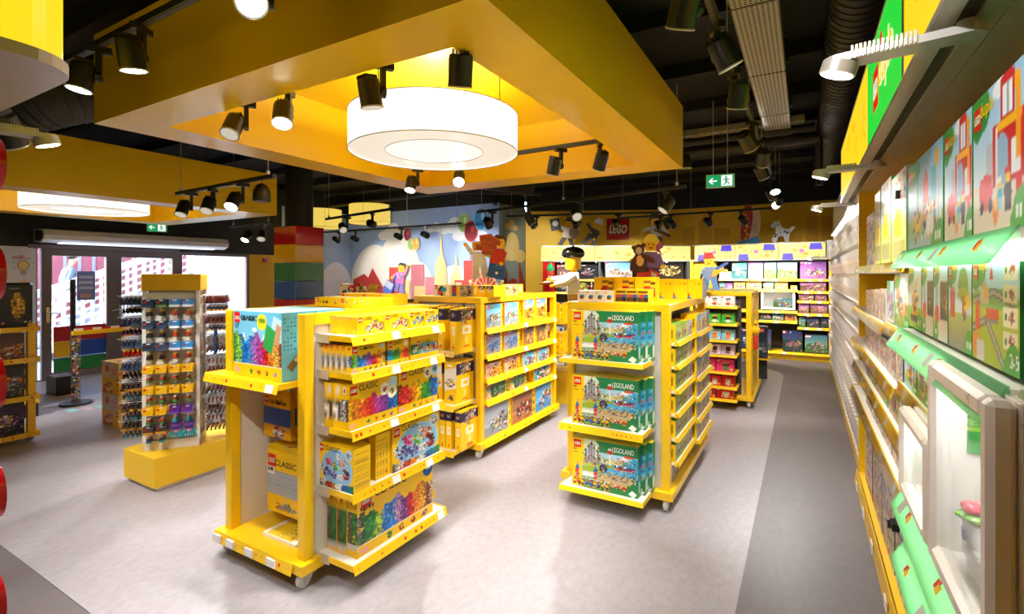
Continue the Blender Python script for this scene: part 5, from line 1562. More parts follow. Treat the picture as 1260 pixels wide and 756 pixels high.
GR = 'boxes on the nearest gondola'
tb = [('CLASSIC', .16, .855, .155, '#1b1b1b', .03), ('4-99', .03, .76, .04, '#1d5f80', .022), ('1500', .545, .835, .055, '#6f9a2c', .026)]
carton('big light blue box of rainbow bricks in front on the end shelf of nearest gondola', GR, (-2.665, 1.73, 1.112), 0, .44, .375, .22, 'brick_tub_blue', side='#6fbbd6', right='tub_side_blue', left='tub_side_blue', top='#9fd2e2', dens=190, logo=(.02, .96, .052), titles=tb)
carton('second light blue brick box, behind the front one on the nearest gondola', GR, (-2.67, 1.96, 1.112), 0, .44, .375, .2, 'brick_tub_blue', side='#6fbbd6', right='tub_side_blue', left='tub_side_blue', top='#9fd2e2', dens=60)

def hang(label, group, x, y, ztop, w, h, d, an, titles=(), logo=None, dens=150, side='#d9a40c', cat='hanging pack', rz=0.0):
    """pack with a rounded bulging top that hangs on a peg"""
    o = carton(label, group, (x, y, ztop - h), rz, w, h * .9, d, an, name='hanging_pack', logo=logo, titles=titles, cat=cat, side=side, dens=dens)
    g = G()
    zz = h * .9
    g.prism([(-w / 2, 0), (w / 2, 0), (w / 2 - .012, h * .07), (w / 2 - .04, h * .1), (-w / 2 + .04, h * .1), (-w / 2 + .012, h * .07)], -d / 2 + .001, -d / 2 + .006, side)
    g.build('hang_tab', 'gloss_print', parent=o, loc=(0, 0, zz))
    return o
for k in range(3):
    hang(('blue and yellow baseplate pack hanging in front in the nearest gondola', 'second blue baseplate pack behind the front one in nearest gondola', 'third blue baseplate pack, rearmost in the nearest gondola')[k], GR, -2.8 + .012 * k, 1.95 + .035 * k, .99 + .006 * k, .26, .30, .03, 'hangpack_blue', [('CLASSIC', .22, .78, .13, '#241d0c', .022)] if k == 0 else (), (.04, .93, .04) if k == 0 else None)
for k in range(2):
    hang(('green and yellow baseplate pack hanging beside the blue pack, nearest gondola', 'second green baseplate pack behind the first in the nearest gondola')[k], GR, -2.53, 1.99 + .035 * k, .985, .24, .30, .03, 'hangpack_green')
for k in range(3):
    hang(('grey baseplate pack hanging in front low in the nearest gondola', 'second grey baseplate pack behind the front one in nearest gondola', 'third grey baseplate pack, rearmost in the nearest gondola')[k], GR, -2.73 + .012 * k, 1.95 + .035 * k, .655 + .008 * k, .33, .42, .03, 'hangpack_grey', [('CLASSIC', .24, .76, .2, '#17140c', .036), ('4-99', .03, .64, .05, '#333333', .02)] if k == 0 else (), (.03, .93, .075) if k == 0 else None, side='#e8b810')
o = carton('flat white and yellow pack lying on the base of the nearest gondola', GR, (-2.63, 1.84, .152), 0, .3, .018, .22, None, name='flat_pack', side='#f4f1ea', cat='pack')
g = G(); g.add([(-.12, -.1, 0), (.1, -.1, 0), (.1, .1, 0), (-.12, .1, 0)], [(0, 1, 2, 3)], '#f4cf2a')
rr = random.Random(3)
for _ in range(26):
    x, y = rr.uniform(-.03, .12), rr.uniform(-.09, .06); g.add([(x, y, .001), (x + .012, y, .001), (x + .012, y + .01, .001), (x, y + .01, .001)], [(0, 1, 2, 3)], rr.choice(['#333333', '#c8443a', '#3a8f5a', '#f6f2ea', '#8a5a2a']))
g.build('printed_cover', 'print', parent=o, loc=(0, 0, .0185))

def stack(desc, place, group, x_front, y0, z, w, h, d, n, an, left='spine_plain', gap=.002, logo=None, titles=(), dens=170, y_ord=None, skip_behind=False, side=BY, behind_dens=30, face='+x', behind_word='behind the'):
    """n boxes one behind the other; the front one looks along +x (its spine shows towards -y)"""
    for k in range(n):
        lab = f'{desc}, {place}' if k == 0 else f'{ORD[k]} box back behind {desc}, {place}'
        if len(lab.split()) > 16: lab = f'{ORD[k]} box back behind {" ".join(desc.split()[-3:])}, {place}'
        if len(lab.split()) > 16: lab = f'{ORD[k]} back of {" ".join(desc.split()[-3:])}, {place}'
        j = random.Random(f'{lab}').uniform(-.003, .003)
        carton(lab, group, (x_front - k * (d + gap), y0 + w / 2 + j, z), R90, w, h, d, an if k == 0 else None, side=side, left=left, dens=dens if k == 0 else behind_dens, logo=logo if k == 0 else None, titles=titles if k == 0 else ())
CT = lambda w, th, x=.3, z=.8, col='#231d10': ('CLASSIC', x, z, w, col, th)
TOP = N1 + ' top side shelf'
z = Z1[0] + .001
stack('small yellow box with white bricks', 'left on ' + TOP, GR, -2.10, 1.945, z, .2, .1, .03, 7, 'white_pieces', logo=(.04, .95, .026), titles=[CT(.07, .017, .2, .8)])
stack('small yellow box with white bricks', 'second on ' + TOP, GR, -2.10, 2.15, z, .2, .1, .03, 7, 'white_pieces', logo=(.04, .95, .026), titles=[CT(.07, .017, .2, .8)])
stack('small yellow box with blue bricks', 'third on ' + TOP, GR, -2.10, 2.365, z, .13, .1, .03, 7, 'blue_pieces', logo=(.04, .95, .026), titles=[CT(.06, .015, .28, .8)])
stack('small yellow box with blue bricks', 'rightmost on ' + TOP, GR, -2.10, 2.505, z, .14, .1, .03, 7, 'blue_pieces', logo=(.04, .95, .026), titles=[CT(.06, .015, .28, .8)])
S2 = N1 + ' second side shelf'
z = Z1[1] + .001
stack('yellow box of rainbow bricks', 'left on ' + S2, GR, -2.095, 1.9, z, .25, .145, .042, 6, 'rainbow_box', 'spine_grey', logo=(.03, .95, .034), titles=[CT(.09, .02, .22, .82)])
stack('yellow box of blue to red bricks', 'second on ' + S2, GR, -2.10, 2.17, z, .18, .14, .042, 5, 'rainbow_blue', 'spine_grey', logo=(.03, .95, .032), titles=[CT(.075, .018, .25, .82)])
stack('yellow box showing toy figures', 'rightmost on ' + S2, GR, -2.10, 2.375, z, .27, .15, .05, 4, 'people_box', logo=(.22, .75, .03), titles=[CT(.09, .018, .38, .63)])
S3 = N1 + ' third side shelf'
z = Z1[2] + .001
stack('medium yellow box of warm rainbow bricks', 'left on ' + S3, GR, -2.095, 1.88, z, .37, .245, .062, 3, 'rainbow_warm', 'spine_mix', logo=(.03, .96, .05), titles=[CT(.14, .034, .2, .82)])
stack('medium yellow box of red to blue bricks', 'right on ' + S3, GR, -2.10, 2.265, z, .37, .255, .062, 3, 'rainbow_red', 'spine_mix', logo=(.06, .96, .05), titles=[CT(.15, .036, .24, .83)])
S4 = N1 + ' fourth side shelf'
z = Z1[3] + .001
carton('yellow globe box facing the front, left on ' + S4, GR, (-2.205, 1.89, z), 0, .27, .235, .12, 'world_box', right='side_dots', dens=190, logo=(.01, .98, .035), titles=[CT(.12, .026, .18, .86)])
stack('yellow globe box shown side on', 'second on ' + S4, GR, -2.10, 2.078, z, .115, .255, .22, 1, 'side_dots')
stack('yellow box with animals on a globe', 'rightmost on ' + S4, GR, -2.09, 2.2, z, .44, .262, .1, 2, 'world_box', dens=190, logo=(.03, .97, .05), titles=[CT(.15, .034, .18, .86)])
S5 = N1 + ' bottom side shelf'
z = Z1[4] + .001
stack('large yellow box of many rainbow bricks', 'front of ' + S5, GR, -2.09, 1.93, z, .64, .335, .075, 3, 'rainbow_big', 'spine_dark', dens=190, gap=.004, logo=(.045, .99, .075), titles=[CT(.26, .05, .2, .86), ('4-99', .06, .7, .085, '#231d10', .03)])
carton('long yellow box lying on top of the nearest gondola', GR, (-2.62, 2.3, 1.481), RAD(4), .5, .06, .2, 'yellow_long', dens=120, logo=None)
carton('second long yellow box lying behind the first on nearest gondola top', GR, (-2.72, 2.58, 1.481), RAD(-2), .5, .075, .18, 'yellow_long', dens=120)

# ---------------------------------------------------------------- middle gondola (3 in 1 boxes)
N3 = 'middle gondola'
GR3 = 'boxes on the middle gondola'
g3 = gondola('display_gondola', 'yellow middle gondola with five side shelves of picture boxes', -3.36, -2.56, 3.84, 5.46)
g = G(); g.box((-3.3, 3.9, .15), (-2.62, 3.92, 1.42)); g.build('end_panel', 'cream_panel', parent=g3, world=True)
g = G(); g.box((-2.8, 3.9, .15), (-2.78, 5.42, 1.42)); g.build('back_panel', 'dark_grey', parent=g3, world=True)
Z3 = [1.185, .935, .715, .515, .15]
for k, z in enumerate(Z3[:4]):
    shelf(g3, -2.78, -2.535, 3.9, 5.40, z, '+x', (.5, .97), 'yellow_paint', 40 + k, bracket=False)
strip_geo((-2.528, 3.84, .152), (-2.528, 5.46, .152), (1, 0, 0), seed=47, h=.05).build('price_strip', 'print', parent=g3, world=True)
for k, z in enumerate((1.02, .545, .15)):
    shelf(g3, -3.3, -2.62, 3.52, 3.9, z, '-y', (), 'white_laminate', 50 + k)
def col(desc, place, y0, z, w, h, an, seed=0, d=.12, x=-2.56, n=1, **k):
    y0, w, h, z = 3.905 + (y0 - 3.9) * .97, w * .965, h * 1.04, max(z, .15)
    stack(desc, place, GR3, x, y0, z + .001, w, h, d, n, an, left='side_writing', dens=110, logo=(.09 if w > .2 else .06, .95, .034), **k)
A = 'top shelf of ' + N3
col('box with green race car', 'first on ' + A, 3.93, Z3[0], .3, .215, 'green_racer'); col('box with green race car', 'second on ' + A, 4.27, Z3[0], .3, .215, 'green_racer')
col('tall box with brown animal', 'third on ' + A, 4.68, Z3[0], .26, .225, 'brown_animal'); col('tall box with brown animal', 'fourth on ' + A, 4.98, Z3[0], .26, .225, 'brown_animal')
A = 'second shelf of ' + N3
col('box with blue motorbike', 'first on ' + A, 3.92, Z3[1], .3, .19, 'blue_motorbike'); col('box with blue motorbike', 'second on ' + A, 4.26, Z3[1], .32, .19, 'blue_motorbike')
col('box with brown fortress', 'third on ' + A, 4.67, Z3[1], .27, .2, 'stone_fortress'); col('box with brown fortress', 'fourth on ' + A, 4.98, Z3[1], .27, .2, 'stone_fortress')
A = 'third shelf of ' + N3
col('box with orange creature', 'first on ' + A, 3.92, Z3[2], .29, .135, 'orange_creature'); col('box with orange creature', 'second on ' + A, 4.27, Z3[2], .33, .14, 'orange_creature')
col('box with teal machine', 'third on ' + A, 4.65, Z3[2], .32, .14, 'teal_machine'); col('box with teal machine', 'fourth on ' + A, 5.0, Z3[2], .3, .14, 'teal_machine')
A = 'fourth shelf of ' + N3
col('wide box with green plane', 'first on ' + A, 3.92, Z3[3], .42, .15, 'green_plane'); col('wide box with green plane', 'second on ' + A, 4.38, Z3[3], .36, .15, 'green_plane')
col('box with pirate boat', 'right on ' + A, 4.92, Z3[3], .42, .155, 'pirate_boat')
A = 'bottom shelf of ' + N3
col('large box with grey townhouse', 'first on ' + A, 3.9, .15, .5, .345, 'grey_townhouse', d=.12); col('large box with western ranch', 'second on ' + A, 4.43, .15, .5, .335, 'western_ranch', d=.12); col('large box with blue harbour', 'right on ' + A, 4.95, .15, .46, .335, 'blue_harbour', d=.12)
# end shelf: tall boxes shown by their spines, one dark box facing front
for k, x in enumerate((-2.93, -2.77, -2.63)):
    carton(f'tall yellow box with dark stripe, {ORD[k]} from left on end shelf of middle gondola', GR3, (x - .03, 3.56, 1.021), 0, .07 if k else .12, .385 - .006 * k, .3, 'tower_stripes' if k == 0 else 'three_spine', right='three_spine', dens=110, titles=[('3in1', .1, .84, .06, '#f6efe0', .03)] if k == 0 else ())
carton('dark violet box lying flat at left of the end shelf, middle gondola', GR3, (-3.17, 3.56, 1.021), 0, .3, .37, .28, None, side='#2b2748', dens=60, logo=(.08, .97, .06), titles=[('CREATOR', .32, .86, .18, '#f2f0ea', .03)])
for k, x in enumerate((-2.87, -2.71)):
    carton(f'yellow spine box {("left", "right")[k]} on second end shelf of the middle gondola', GR3, (x, 3.58, .546), 0, .13, .37, .27, 'three_picture', right='three_spine', dens=110)
for k, x in enumerate((-2.9, -2.79, -2.72, -2.62)):
    carton(f'narrow yellow box, {ORD[k]} from left on low end shelf of middle gondola', GR3, (x, 3.57, .152), 0, .06, .34, .28, 'three_spine', right='three_spine', dens=110)
for k, (x, w, an) in enumerate(((-3.1, .2, 'dots_white'), (-2.83, .34, 'creator_long'), (-2.62, .08, 'three_spine'), (-2.53, .08, 'three_spine'), (-2.31, .3, 'creator_long'))):
    carton(f'low yellow box, {ORD[k]} from left on top of the middle gondola', GR3, (x - .02 if k < 4 else -2.72, 3.98 if k < 4 else 4.62, 1.481), 0 if k < 4 else R90 * .35, w, .105, .22, an, dens=90)
# hanging packs and wire basket on the far end of the middle gondola
for k in range(4):
    hang(f'plain yellow hanging pack, {ORD[k]} at the far end of the middle gondola', GR3, -2.6 + .13 * (k % 2), 5.52 + .03 * (k % 2), 1.36 if k < 2 else 1.02, .12, .26, .03, None, side='#eeb90e')
for x in (-2.6, -2.47):
    for z in (1.352, 1.012):
        g = G(); g.tube([(-2.6, 5.455, z), (x, 5.5, z), (x, 5.6, z)], .004, 6); g.build('peg', 'chrome', parent=g3, world=True)
bk = thing('wire_basket', 'yellow wire basket at the far end of the middle gondola', 'basket', (-2.6, 5.592, .72))
g = G()
for k in range(9):
    g.box((-.12 + .03 * k - .003, -.1, 0), (-.12 + .03 * k + .003, -.095, .14)); g.box((.12, -.1 + .025 * k - .003, 0), (.125, -.1 + .025 * k + .003, .14))
for zz in (0, .13): g.box((-.13, -.103, zz), (.13, -.093, zz + .012)); g.box((.118, -.1, zz), (.128, .13, zz + .012))
g.box((-.13, -.1, 0), (.13, .13, .006)); g.build('wires', 'yellow_paint', parent=bk)

# ---------------------------------------------------------------- right gondola (green park boxes)
N2 = 'right gondola'
GR2 = 'boxes on the right gondola'
g2 = gondola('display_gondola', 'yellow right gondola with green park boxes on its end shelves', -1.62, -.83, 3.66, 5.15)
g = G(); g.box((-1.56, 3.7, .15), (-.88, 3.72, 1.42)); g.build('end_panel', 'white_laminate', parent=g2, world=True)
g = G(); g.box((-1.0, 3.72, .15), (-.98, 5.1, 1.42)); g.build('back_panel', 'dark_grey', parent=g2, world=True)
for k, z in enumerate((1.08, .605, .148)):
    shelf(g2, -1.56, -.94, 3.38, 3.7, z, '-y', (), 'white_laminate', 60 + k, plain=(k != 1))
    pl = ('top', 'middle', 'bottom')[k] + ' end shelf, right gondola'
    for q in range(3):
        carton(('green park set box in front, ', 'second green park box back, ', 'third green park box back, ')[q] + pl, GR2, (-1.235 + .03 * q, 3.43 + .075 * q, z + .001), 0, .49, .352, .07, 'park_box', side='#24794a', right='park_side', top='#d9c62c', dens=210 if q == 0 else 60,
               logo=(.03, .965, .056) if q == 0 else None, titles=[('LEGOLAND', .625, .83, .155, '#f4f6ee', .034)] if q == 0 else ())
Zs = [1.355, 1.185, 1.01, .84, .665, .49]
for k, z in enumerate(Zs):
    shelf(g2, -.9, -.79, 3.73, 4.38, z - .155, '+x', (), 'white_laminate', 70 + k, bracket=False, plain=True)
    shelf(g2, -.9, -.765, 4.4, 5.12, z - .155 + (.0 if k < 2 else -.03), '+x', (), 'white_laminate', 80 + k, bracket=False, plain=True)
    hh = .125
    for q in range(6):
        an = ['city_green', 'city_green', 'city_pale', 'city_blue', 'city_pale', 'town_row'][q]
        y = 3.735 + .215 * q if q < 3 else 4.42 + .225 * (q - 3)
        carton(f'yellow box with {("green", "green", "pale", "blue", "pale", "street")[q]} picture, {ORD[q]} on {ORD[k]} side shelf of right gondola', GR2, (-.805 if q < 3 else -.78, y + .1, z - .154 + (.0 if k < 2 or q < 3 else -.03)), R90, .2, hh if q < 3 else hh + .03, .13, an, side='#f4c20c', left='side_writing', top='#7fae3a' if q < 2 else '#f4c20c', dens=80)
for q in range(4):
    an = ['city_blue', 'town_row', 'city_pale', 'city_blue'][q]
    carton(f'big box with pale scene, {ORD[q]} on the base of right gondola', GR2, (-.85, 3.88 + .32 * q, .152), R90, .3, .19, .1, an, left='side_writing', dens=70)
for q in range(4):
    carton(f'small white box with coloured dots, {ORD[q]} on right gondola top', GR2, (-1.53 + .075 * q, 3.74, 1.481), 0, .072, .085, .16, 'dots_white', dens=140)
for q in range(3):
    carton(f'yellow box with brown figures, {ORD[q]} after the dotted boxes, right gondola top', GR2, (-1.225 + .085 * q, 3.78, 1.481), 0, .082, .1, .16, 'figure_row', dens=120)
for q in range(3):
    carton(f'tall yellow figure box standing {ORD[q]} behind, on right gondola top', GR2, (-1.5 + .18 * q, 4.15, 1.481), 0, .17, .19, .14, 'minifig_yellow', dens=90)
for q in range(4):
    carton(f'yellow box with blue corner, {ORD[q]} of four on right gondola top', GR2, (-1.2 + .125 * q, 4.6, 1.481), 0, .122, .17, .2, 'minifig_blue_side', right='city_blue', dens=100)
carton('yellow box with blue scene at the end of the right gondola top', GR2, (-.8, 4.88, 1.481), R90, .2, .17, .14, 'city_blue', left='side_writing', dens=80)

# ---------------------------------------------------------------- far gondola with small figure boxes
N4 = 'far right gondola'
GR4 = 'small boxes on the far gondola'
g4 = gondola('display_gondola', 'far yellow gondola with seven shelves of small coloured boxes', -1.26, -.58, 7.0, 8.2, zt=1.47)
g = G(); g.box((-1.2, 7.06, .15), (-.7, 7.08, 1.42)); g.build('end_panel', 'dark_grey', parent=g4, world=True)
for k in range(3):
    g = G(); g.box((-.585, 7.1 + .25 * k, .2), (-.575, 7.3 + .25 * k, 1.4)); g.build('side_panel', 'yellow_paint', parent=g4, world=True)
Z4 = [1.29, 1.075, .87, .685, .475, .29, .1]
row = [['heads_white', 'heads_white', 'heads_white'], ['heads_yellow', 'heads_green', 'heads_green'], ['heads_white', 'heads_blue', 'heads_blue'], ['heads_lilac', 'heads_lilac', 'heads_lilac'],
       ['heads_pink', 'heads_pink'], ['heads_orange', 'heads_red', 'heads_red'], ['heads_red', 'heads_red']]
cn = {'heads_white': 'white', 'heads_yellow': 'orange', 'heads_green': 'green', 'heads_blue': 'blue', 'heads_lilac': 'lilac', 'heads_pink': 'pink', 'heads_orange': 'red', 'heads_red': 'red'}
bg = {'heads_white': '#eceae6', 'heads_yellow': '#f2b41c', 'heads_green': '#3fae3f', 'heads_blue': '#86c8ee', 'heads_lilac': '#c6b6e0', 'heads_pink': '#e0307a', 'heads_orange': '#d8352a', 'heads_red': '#cc1e20'}
for k, z in enumerate(Z4):
    shelf(g4, -1.2, -.72, 6.74, 7.06, z if k < 6 else .135, '-y', (), 'yellow_paint', 90 + k, bracket=False, plain=True)
    zz = z if k < 6 else .135
    nb = len(row[k]); w = .15 if nb == 3 else .2
    for q, an in enumerate(row[k]):
        carton(f'small {cn[an]} box with block figure, {ORD[q]} on {ORD[k]} shelf of far gondola', GR4, (-1.14 + .155 * q if nb == 3 else -1.07 + .21 * q, 6.78 + .01 * q, zz + .001), 0, w, .125 if k != 4 else .15, .14, an, side=bg[an], dens=110)
fp = thing('toy_figure', 'small yellow and red toy hanging at the far gondola side', 'toy figure', (-.55, 7.2, .85))
g = G(); g.ball((0, 0, .12), .06, '#f2c010'); g.ball((.01, 0, .22), .03, '#f2c010'); g.box((-.02, -.04, -.12), (.03, .04, .05), '#c8302a'); g.box((-.02, .04, -.1), (.03, .07, .04), '#2a5fb0'); g.build('figure', 'gloss_print', parent=fp)
carton('tall dark blue box with spaceship standing beyond the far gondola', GR4, (-.66, 8.9, .36), 0, .3, .5, .2, 'dark_blue_ship', side='#26364a', dens=90, logo=(.62, .95, .07))
sb = thing('box_shelf', 'small yellow shelf under the tall dark spaceship box', 'shelf', (-.66, 9.0, 0)); g = G(); g.box((-.19, -.12, .33), (.19, .14, .36)); g.build('board', 'yellow_paint', parent=sb); g = G(); g.box((-.14, .06, .003), (.14, .12, .33)); g.build('leg', 'dark_grey', parent=sb)

# ---------------------------------------------------------------- block stand with the cook statue
g5 = thing('display_stand', 'yellow display stand between the gondolas stacked with white boxes', 'display stand', (-2.6, 6.4, 0))
g = G(); g.box((-3.1, 6.0, .003), (-2.1, 6.9, .5)); g.build('base', 'yellow_paint', parent=g5, world=True, bevel=.004)
g = G(); g.box((-3.04, 6.45, .5), (-2.16, 6.85, 1.12)); g.build('back_panel', 'yellow_paint', parent=g5, world=True)
shelf(g5, -3.04, -2.2, 5.9, 6.3, .5, '-y', (), 'yellow_paint', 99, bracket=False)
for k in range(4):
    for q in range(2):
        carton(f'{("white box with red and blue toys", "yellow box with red duck")[k == 3]}, {ORD[k]} up in {("left", "right")[q]} stack of display stand', 'boxes on the display stand', (-2.84 + .32 * q, 6.02, .502 + .17 * k), 0, .3, .165, .3, 'red_blue_balls' if k < 3 else 'red_duck_yellow', side='#f0eee8' if k < 3 else '#f6c414', dens=80)
# ================================================================== RIGHT WALL UNIT
ru = thing('wall_shelving', 'long yellow wall shelving unit along the right aisle, stocked with green topped boxes', 'shelving', (.6, 2.2, 0))
g = G(); g.box((.8, -.4, 0.003), (.845, 4.95, 2.36)); g.build('back_panel', 'yellow_paint', parent=ru, world=True)
g = G(); g.box((.38, 4.93, 0.003), (.8, 4.97, 2.36)); g.build('side_panel', 'yellow_paint', parent=ru, world=True)
g = G(); g.box((.38, -.4, 0.003), (.8, 4.93, .1)); g.build('plinth', 'yellow_paint', parent=ru, world=True)
strip_geo((.365, 4.95, .115), (.365, -.4, .115), (-1, 0, 0), h=.1, seed=3).build('price_strip', 'print', parent=ru, world=True)
for y in (1.6, 2.1, 2.65, 3.1, 3.7, 4.2, 4.7):
    g = G(); g.box((.345, y - .04, .03), (.35, y + .04, .09)); g.build('price_tag', 'paper_white', parent=ru, world=True)

def lit_lip(parent, y0, y1, z, x=.33, tags=()):
    """green tinted acrylic price lip with a light strip behind it"""
    g = G(); g.hexa([(x - .045, y0, z - .075), (x - .045, y1, z - .075), (x - .04, y1, z - .075), (x - .04, y0, z - .075)], [(x, y0, z), (x, y1, z), (x + .005, y1, z), (x + .005, y0, z)])
    l = g.build('acrylic_lip', 'acrylic_green', parent=parent, world=True)
    g = G(); g.box((x + .008, y0, z - .07), (x + .014, y1, z - .03)); g.build('light_strip', 'strip_glow', parent=parent, world=True)
    g = G()
    n = max(2, int((y1 - y0) / .3))
    for k in range(n):
        yy = y0 + (y1 - y0) * (k + .5) / n
        def q(y, zz, w, h, c):
            P = [(y + w, zz - h), (y - w, zz - h), (y - w, zz + h), (y + w, zz + h)]
            g.add([(x - .0465 + .045 * (b - (z - .075)) / .075 - .001, a, b) for a, b in P], [(3, 2, 1, 0)], c)
        q(yy + .012, z - .03, .010, .011, '#e0342a'); q(yy - .012, z - .034, .016, .011, '#f0c22a'); q(yy - .004, z - .022, .007, .006, '#e0342a')
        if k % 2: q(yy + .1, z - .036, .03, .02, '#b9bfb4')
    tag(g.build('lip_print', 'matt_print', parent=parent, world=True), kind='stuff')
def wide_shelf(z, y0, y1, lit=None, x=.36, tags=(), seed=0):
    s = shelf(ru, x, .8, y0, y1, z, '-x', tags if not lit else (), 'white_laminate', 120 + seed, strip=not lit, bracket=False)
    if lit: lit_lip(s, y0, y1, z + .005, x - .005)
    else:
        g = G()
        g.hexa([(x - .022, y0, z - .05), (x - .022, y1, z - .05), (x - .02, y1, z - .05), (x - .02, y0, z - .05)], [(x - .006, y0, z + .006), (x - .006, y1, z + .006), (x - .004, y1, z + .006), (x - .004, y0, z + .006)])
        g.build('lip_cover', 'acrylic_clear', parent=s, world=True)
    return s
wide_shelf(1.79, 1.33, 2.66, True, .36); wide_shelf(1.75, 2.66, 4.93, False, .37, (.1, .3, .5, .7, .9), 1); wide_shelf(1.78, .2, 1.31, False, .37, (), 15)
wide_shelf(1.475, 1.33, 2.62, True, .345); wide_shelf(1.45, 2.62, 3.2, False, .36, (.3, .7), 2); wide_shelf(1.435, 3.2, 4.93, False, .35, (.15, .35, .55, .8), 3); wide_shelf(1.475, .2, 1.31, False, .36, (), 16)
wide_shelf(1.225, 1.86, 2.76, False, .36, (.2, .5, .8), 4); wide_shelf(1.19, 2.76, 4.93, False, .34, (.1, .25, .4, .55, .7, .9), 5)
wide_shelf(1.0, 2.4, 4.93, False, .35, (.1, .3, .45, .6, .75, .9), 6)
wide_shelf(.8, 2.38, 4.93, False, .34, (.1, .3, .5, .7, .88), 7)
wide_shelf(.90, 1.5, 2.37, True, .33); wide_shelf(.70, 1.3, 2.37, True, .33)

GRR = 'toddler brick boxes on the right wall'
NL = -R90
def rbox(desc, y, z, w, h, an, x=.372, d=.2, dens=150, side='#2c8a3a', logo=None, titles=(), left=None, right=None, **k):
    """front looks to -x; y is the end nearest to the viewer"""
    k0 = .885 if x < .4 else 1.0
    y, w, h = y * k0, w * k0, h * (.92 if x < .4 else 1.0)
    return carton(desc, GRR, (x, y + w / 2, z + .001), NL, w, h, d, an, dens=dens, side=side, logo=logo, titles=titles, left=left, right=right, **k)
DU = lambda w, th, x=.13, z=.88: ('duplo', x, z, w, '#f6d21a', th)
RT = 'top shelf of the right wall'
rbox('fire station box nearest to the viewer on ' + RT, 1.52, 1.79, .4, .37, 'fire_station', logo=(.03, .93, .055), titles=[DU(.1, .045, .17, .81)])
rbox('second fire station box, left of the nearest on ' + RT, 1.935, 1.79, .33, .37, 'fire_station', logo=(.03, .93, .05), titles=[DU(.09, .04, .17, .81)], seed=2)
rbox('playground box with green clip on ' + RT, 2.29, 1.79, .68, .37, 'playground', logo=(.02, .93, .05), titles=[DU(.09, .04, .1, .81)], dens=110)
rbox('box with yellow duck toys turned to the camera on ' + RT, 3.03, 1.755, .46, .44, 'yellow_house', right='duck_toys', d=.3, dens=100, side='#8a8278')
rbox('yellow house box behind the duck box on ' + RT, 3.52, 1.755, .42, .47, 'yellow_house', seed=3, dens=90)
rbox('yellow house box second behind the duck box, ' + RT, 3.97, 1.755, .3, .46, 'yellow_house', seed=4, dens=90)
rbox('slim box at the far left end of ' + RT, 4.3, 1.755, .5, .36, 'colour_grid', seed=9, dens=80, side='#cfc6bb')
RS = 'second shelf, right wall'
rbox('green train set box nearest to viewer, ' + RS, 1.56, 1.487, .37, .27, 'train_set', d=.26, dens=210, logo=(.04, .94, .035), titles=[DU(.07, .03, .18, .86), ('2-5', .84, .06, .05, '#f2f6ea', .03)], left=None, side='#1f6a2c')
rbox('box with tree and red train, second on ' + RS, 1.94, 1.487, .27, .27, 'tree_train', dens=170, logo=(.04, .94, .035), titles=[DU(.07, .03, .2, .86)])
for k in range(2):
    rbox(f'box with window of dark toy parts, {("right", "left")[k]} one of two on ' + RS, 2.225 + .22 * k, 1.487, .21, .262, 'robot_window', seed=k, dens=140, titles=[DU(.06, .028, .18, .86)], logo=(.04, .94, .03))
rbox('box with yellow crane on the ' + RS, 2.67, 1.487, .29, .262, 'crane_box', titles=[DU(.07, .03, .18, .86)], logo=(.04, .94, .03))
rbox('box with grey and brown animals, ' + RS, 2.97, 1.46, .42, .262, 'animals_box', titles=[DU(.07, .03, .12, .86)], logo=(.02, .94, .03))
rbox('green sided box with toys turned to the camera, ' + RS, 3.42, 1.46, .26, .22, 'number_train', d=.3, right='number_train', left='crane_box', dens=110)
for k in range(4):
    rbox(f'slim pale box, {ORD[k]} from right at far end of ' + RS, 3.75 + .28 * k, 1.44, .26, .19 - .01 * k, 'colour_grid', seed=20 + k, dens=80, side='#cfc6bb')
RC = 'third shelf, right wall'
for k, (y, w, an, s) in enumerate(((1.98, .26, 'crane_box', '#2c8a3a'), (2.26, .24, 'number_train', '#2a3f4a'), (2.52, .24, 'animals_box', '#2c8a3a'), (2.78, .3, 'playground', '#2c8a3a'))):
    rbox(('dark crane box partly over white case', 'box with long orange toy', 'box with striped side and animals', 'green box with pale picture')[k] + ' on ' + RC, y, 1.226, w, .2, an, seed=40 + k, dens=110, side=s, titles=[DU(.05, .024, .18, .84)], logo=(.04, .94, .026))
for k in range(7):
    rbox(f'slim colourful box, {ORD[k]} from right at far end of ' + RC, 3.13 + .255 * k, 1.192, .24, .2 - .012 * (k % 3), 'colour_grid', seed=50 + k, dens=80, side='#7a6a5a' if k % 2 else '#3f7fb0')
RD4 = 'fourth shelf, right wall'
for k in range(8):
    rbox(f'slim box with {("green", "yellow")[k % 2]} spine, {ORD[k]} from right on ' + RD4, 2.45 + .3 * k, 1.001, .28, .165, ('animals_box', 'colour_grid')[k % 2], seed=70 + k, dens=80, side=('#2c8a3a', '#e0c83a')[k % 2])
R5 = 'fifth shelf, right wall'
for k in range(7):
    rbox(f'colourful box with {("green", "violet")[k % 2]} side, {ORD[k]} from right on ' + R5, 2.44 + .35 * k, .801, .33, .17, 'colour_grid', seed=90 + k, dens=80, side=('#2c7a3a', '#8a2a5a')[k % 2])
R6 = 'bottom of the right wall'
for k in range(7):
    rbox(f'big box with {("violet", "green", "grey")[k % 3]} side, {ORD[k]} from right at the ' + R6, 1.32 + .5 * k, .101, .46, .46 if k % 3 else .52, 'colour_grid', x=.41, d=.3, seed=110 + k, dens=80, side=('#8a2440', '#2c7a3a', '#8a8a90')[k % 3])
rbox('rainbow flower game box leaning on the low shelf of the right wall', 1.36, .701, .5, .19, 'flower_game', dens=130, side='#8a9ac8')
rbox('green and yellow tipped box standing below the small white case', 2.14, .701, .2, .15, 'number_train', dens=110, side='#1f6a2c', top='#e8c81e')
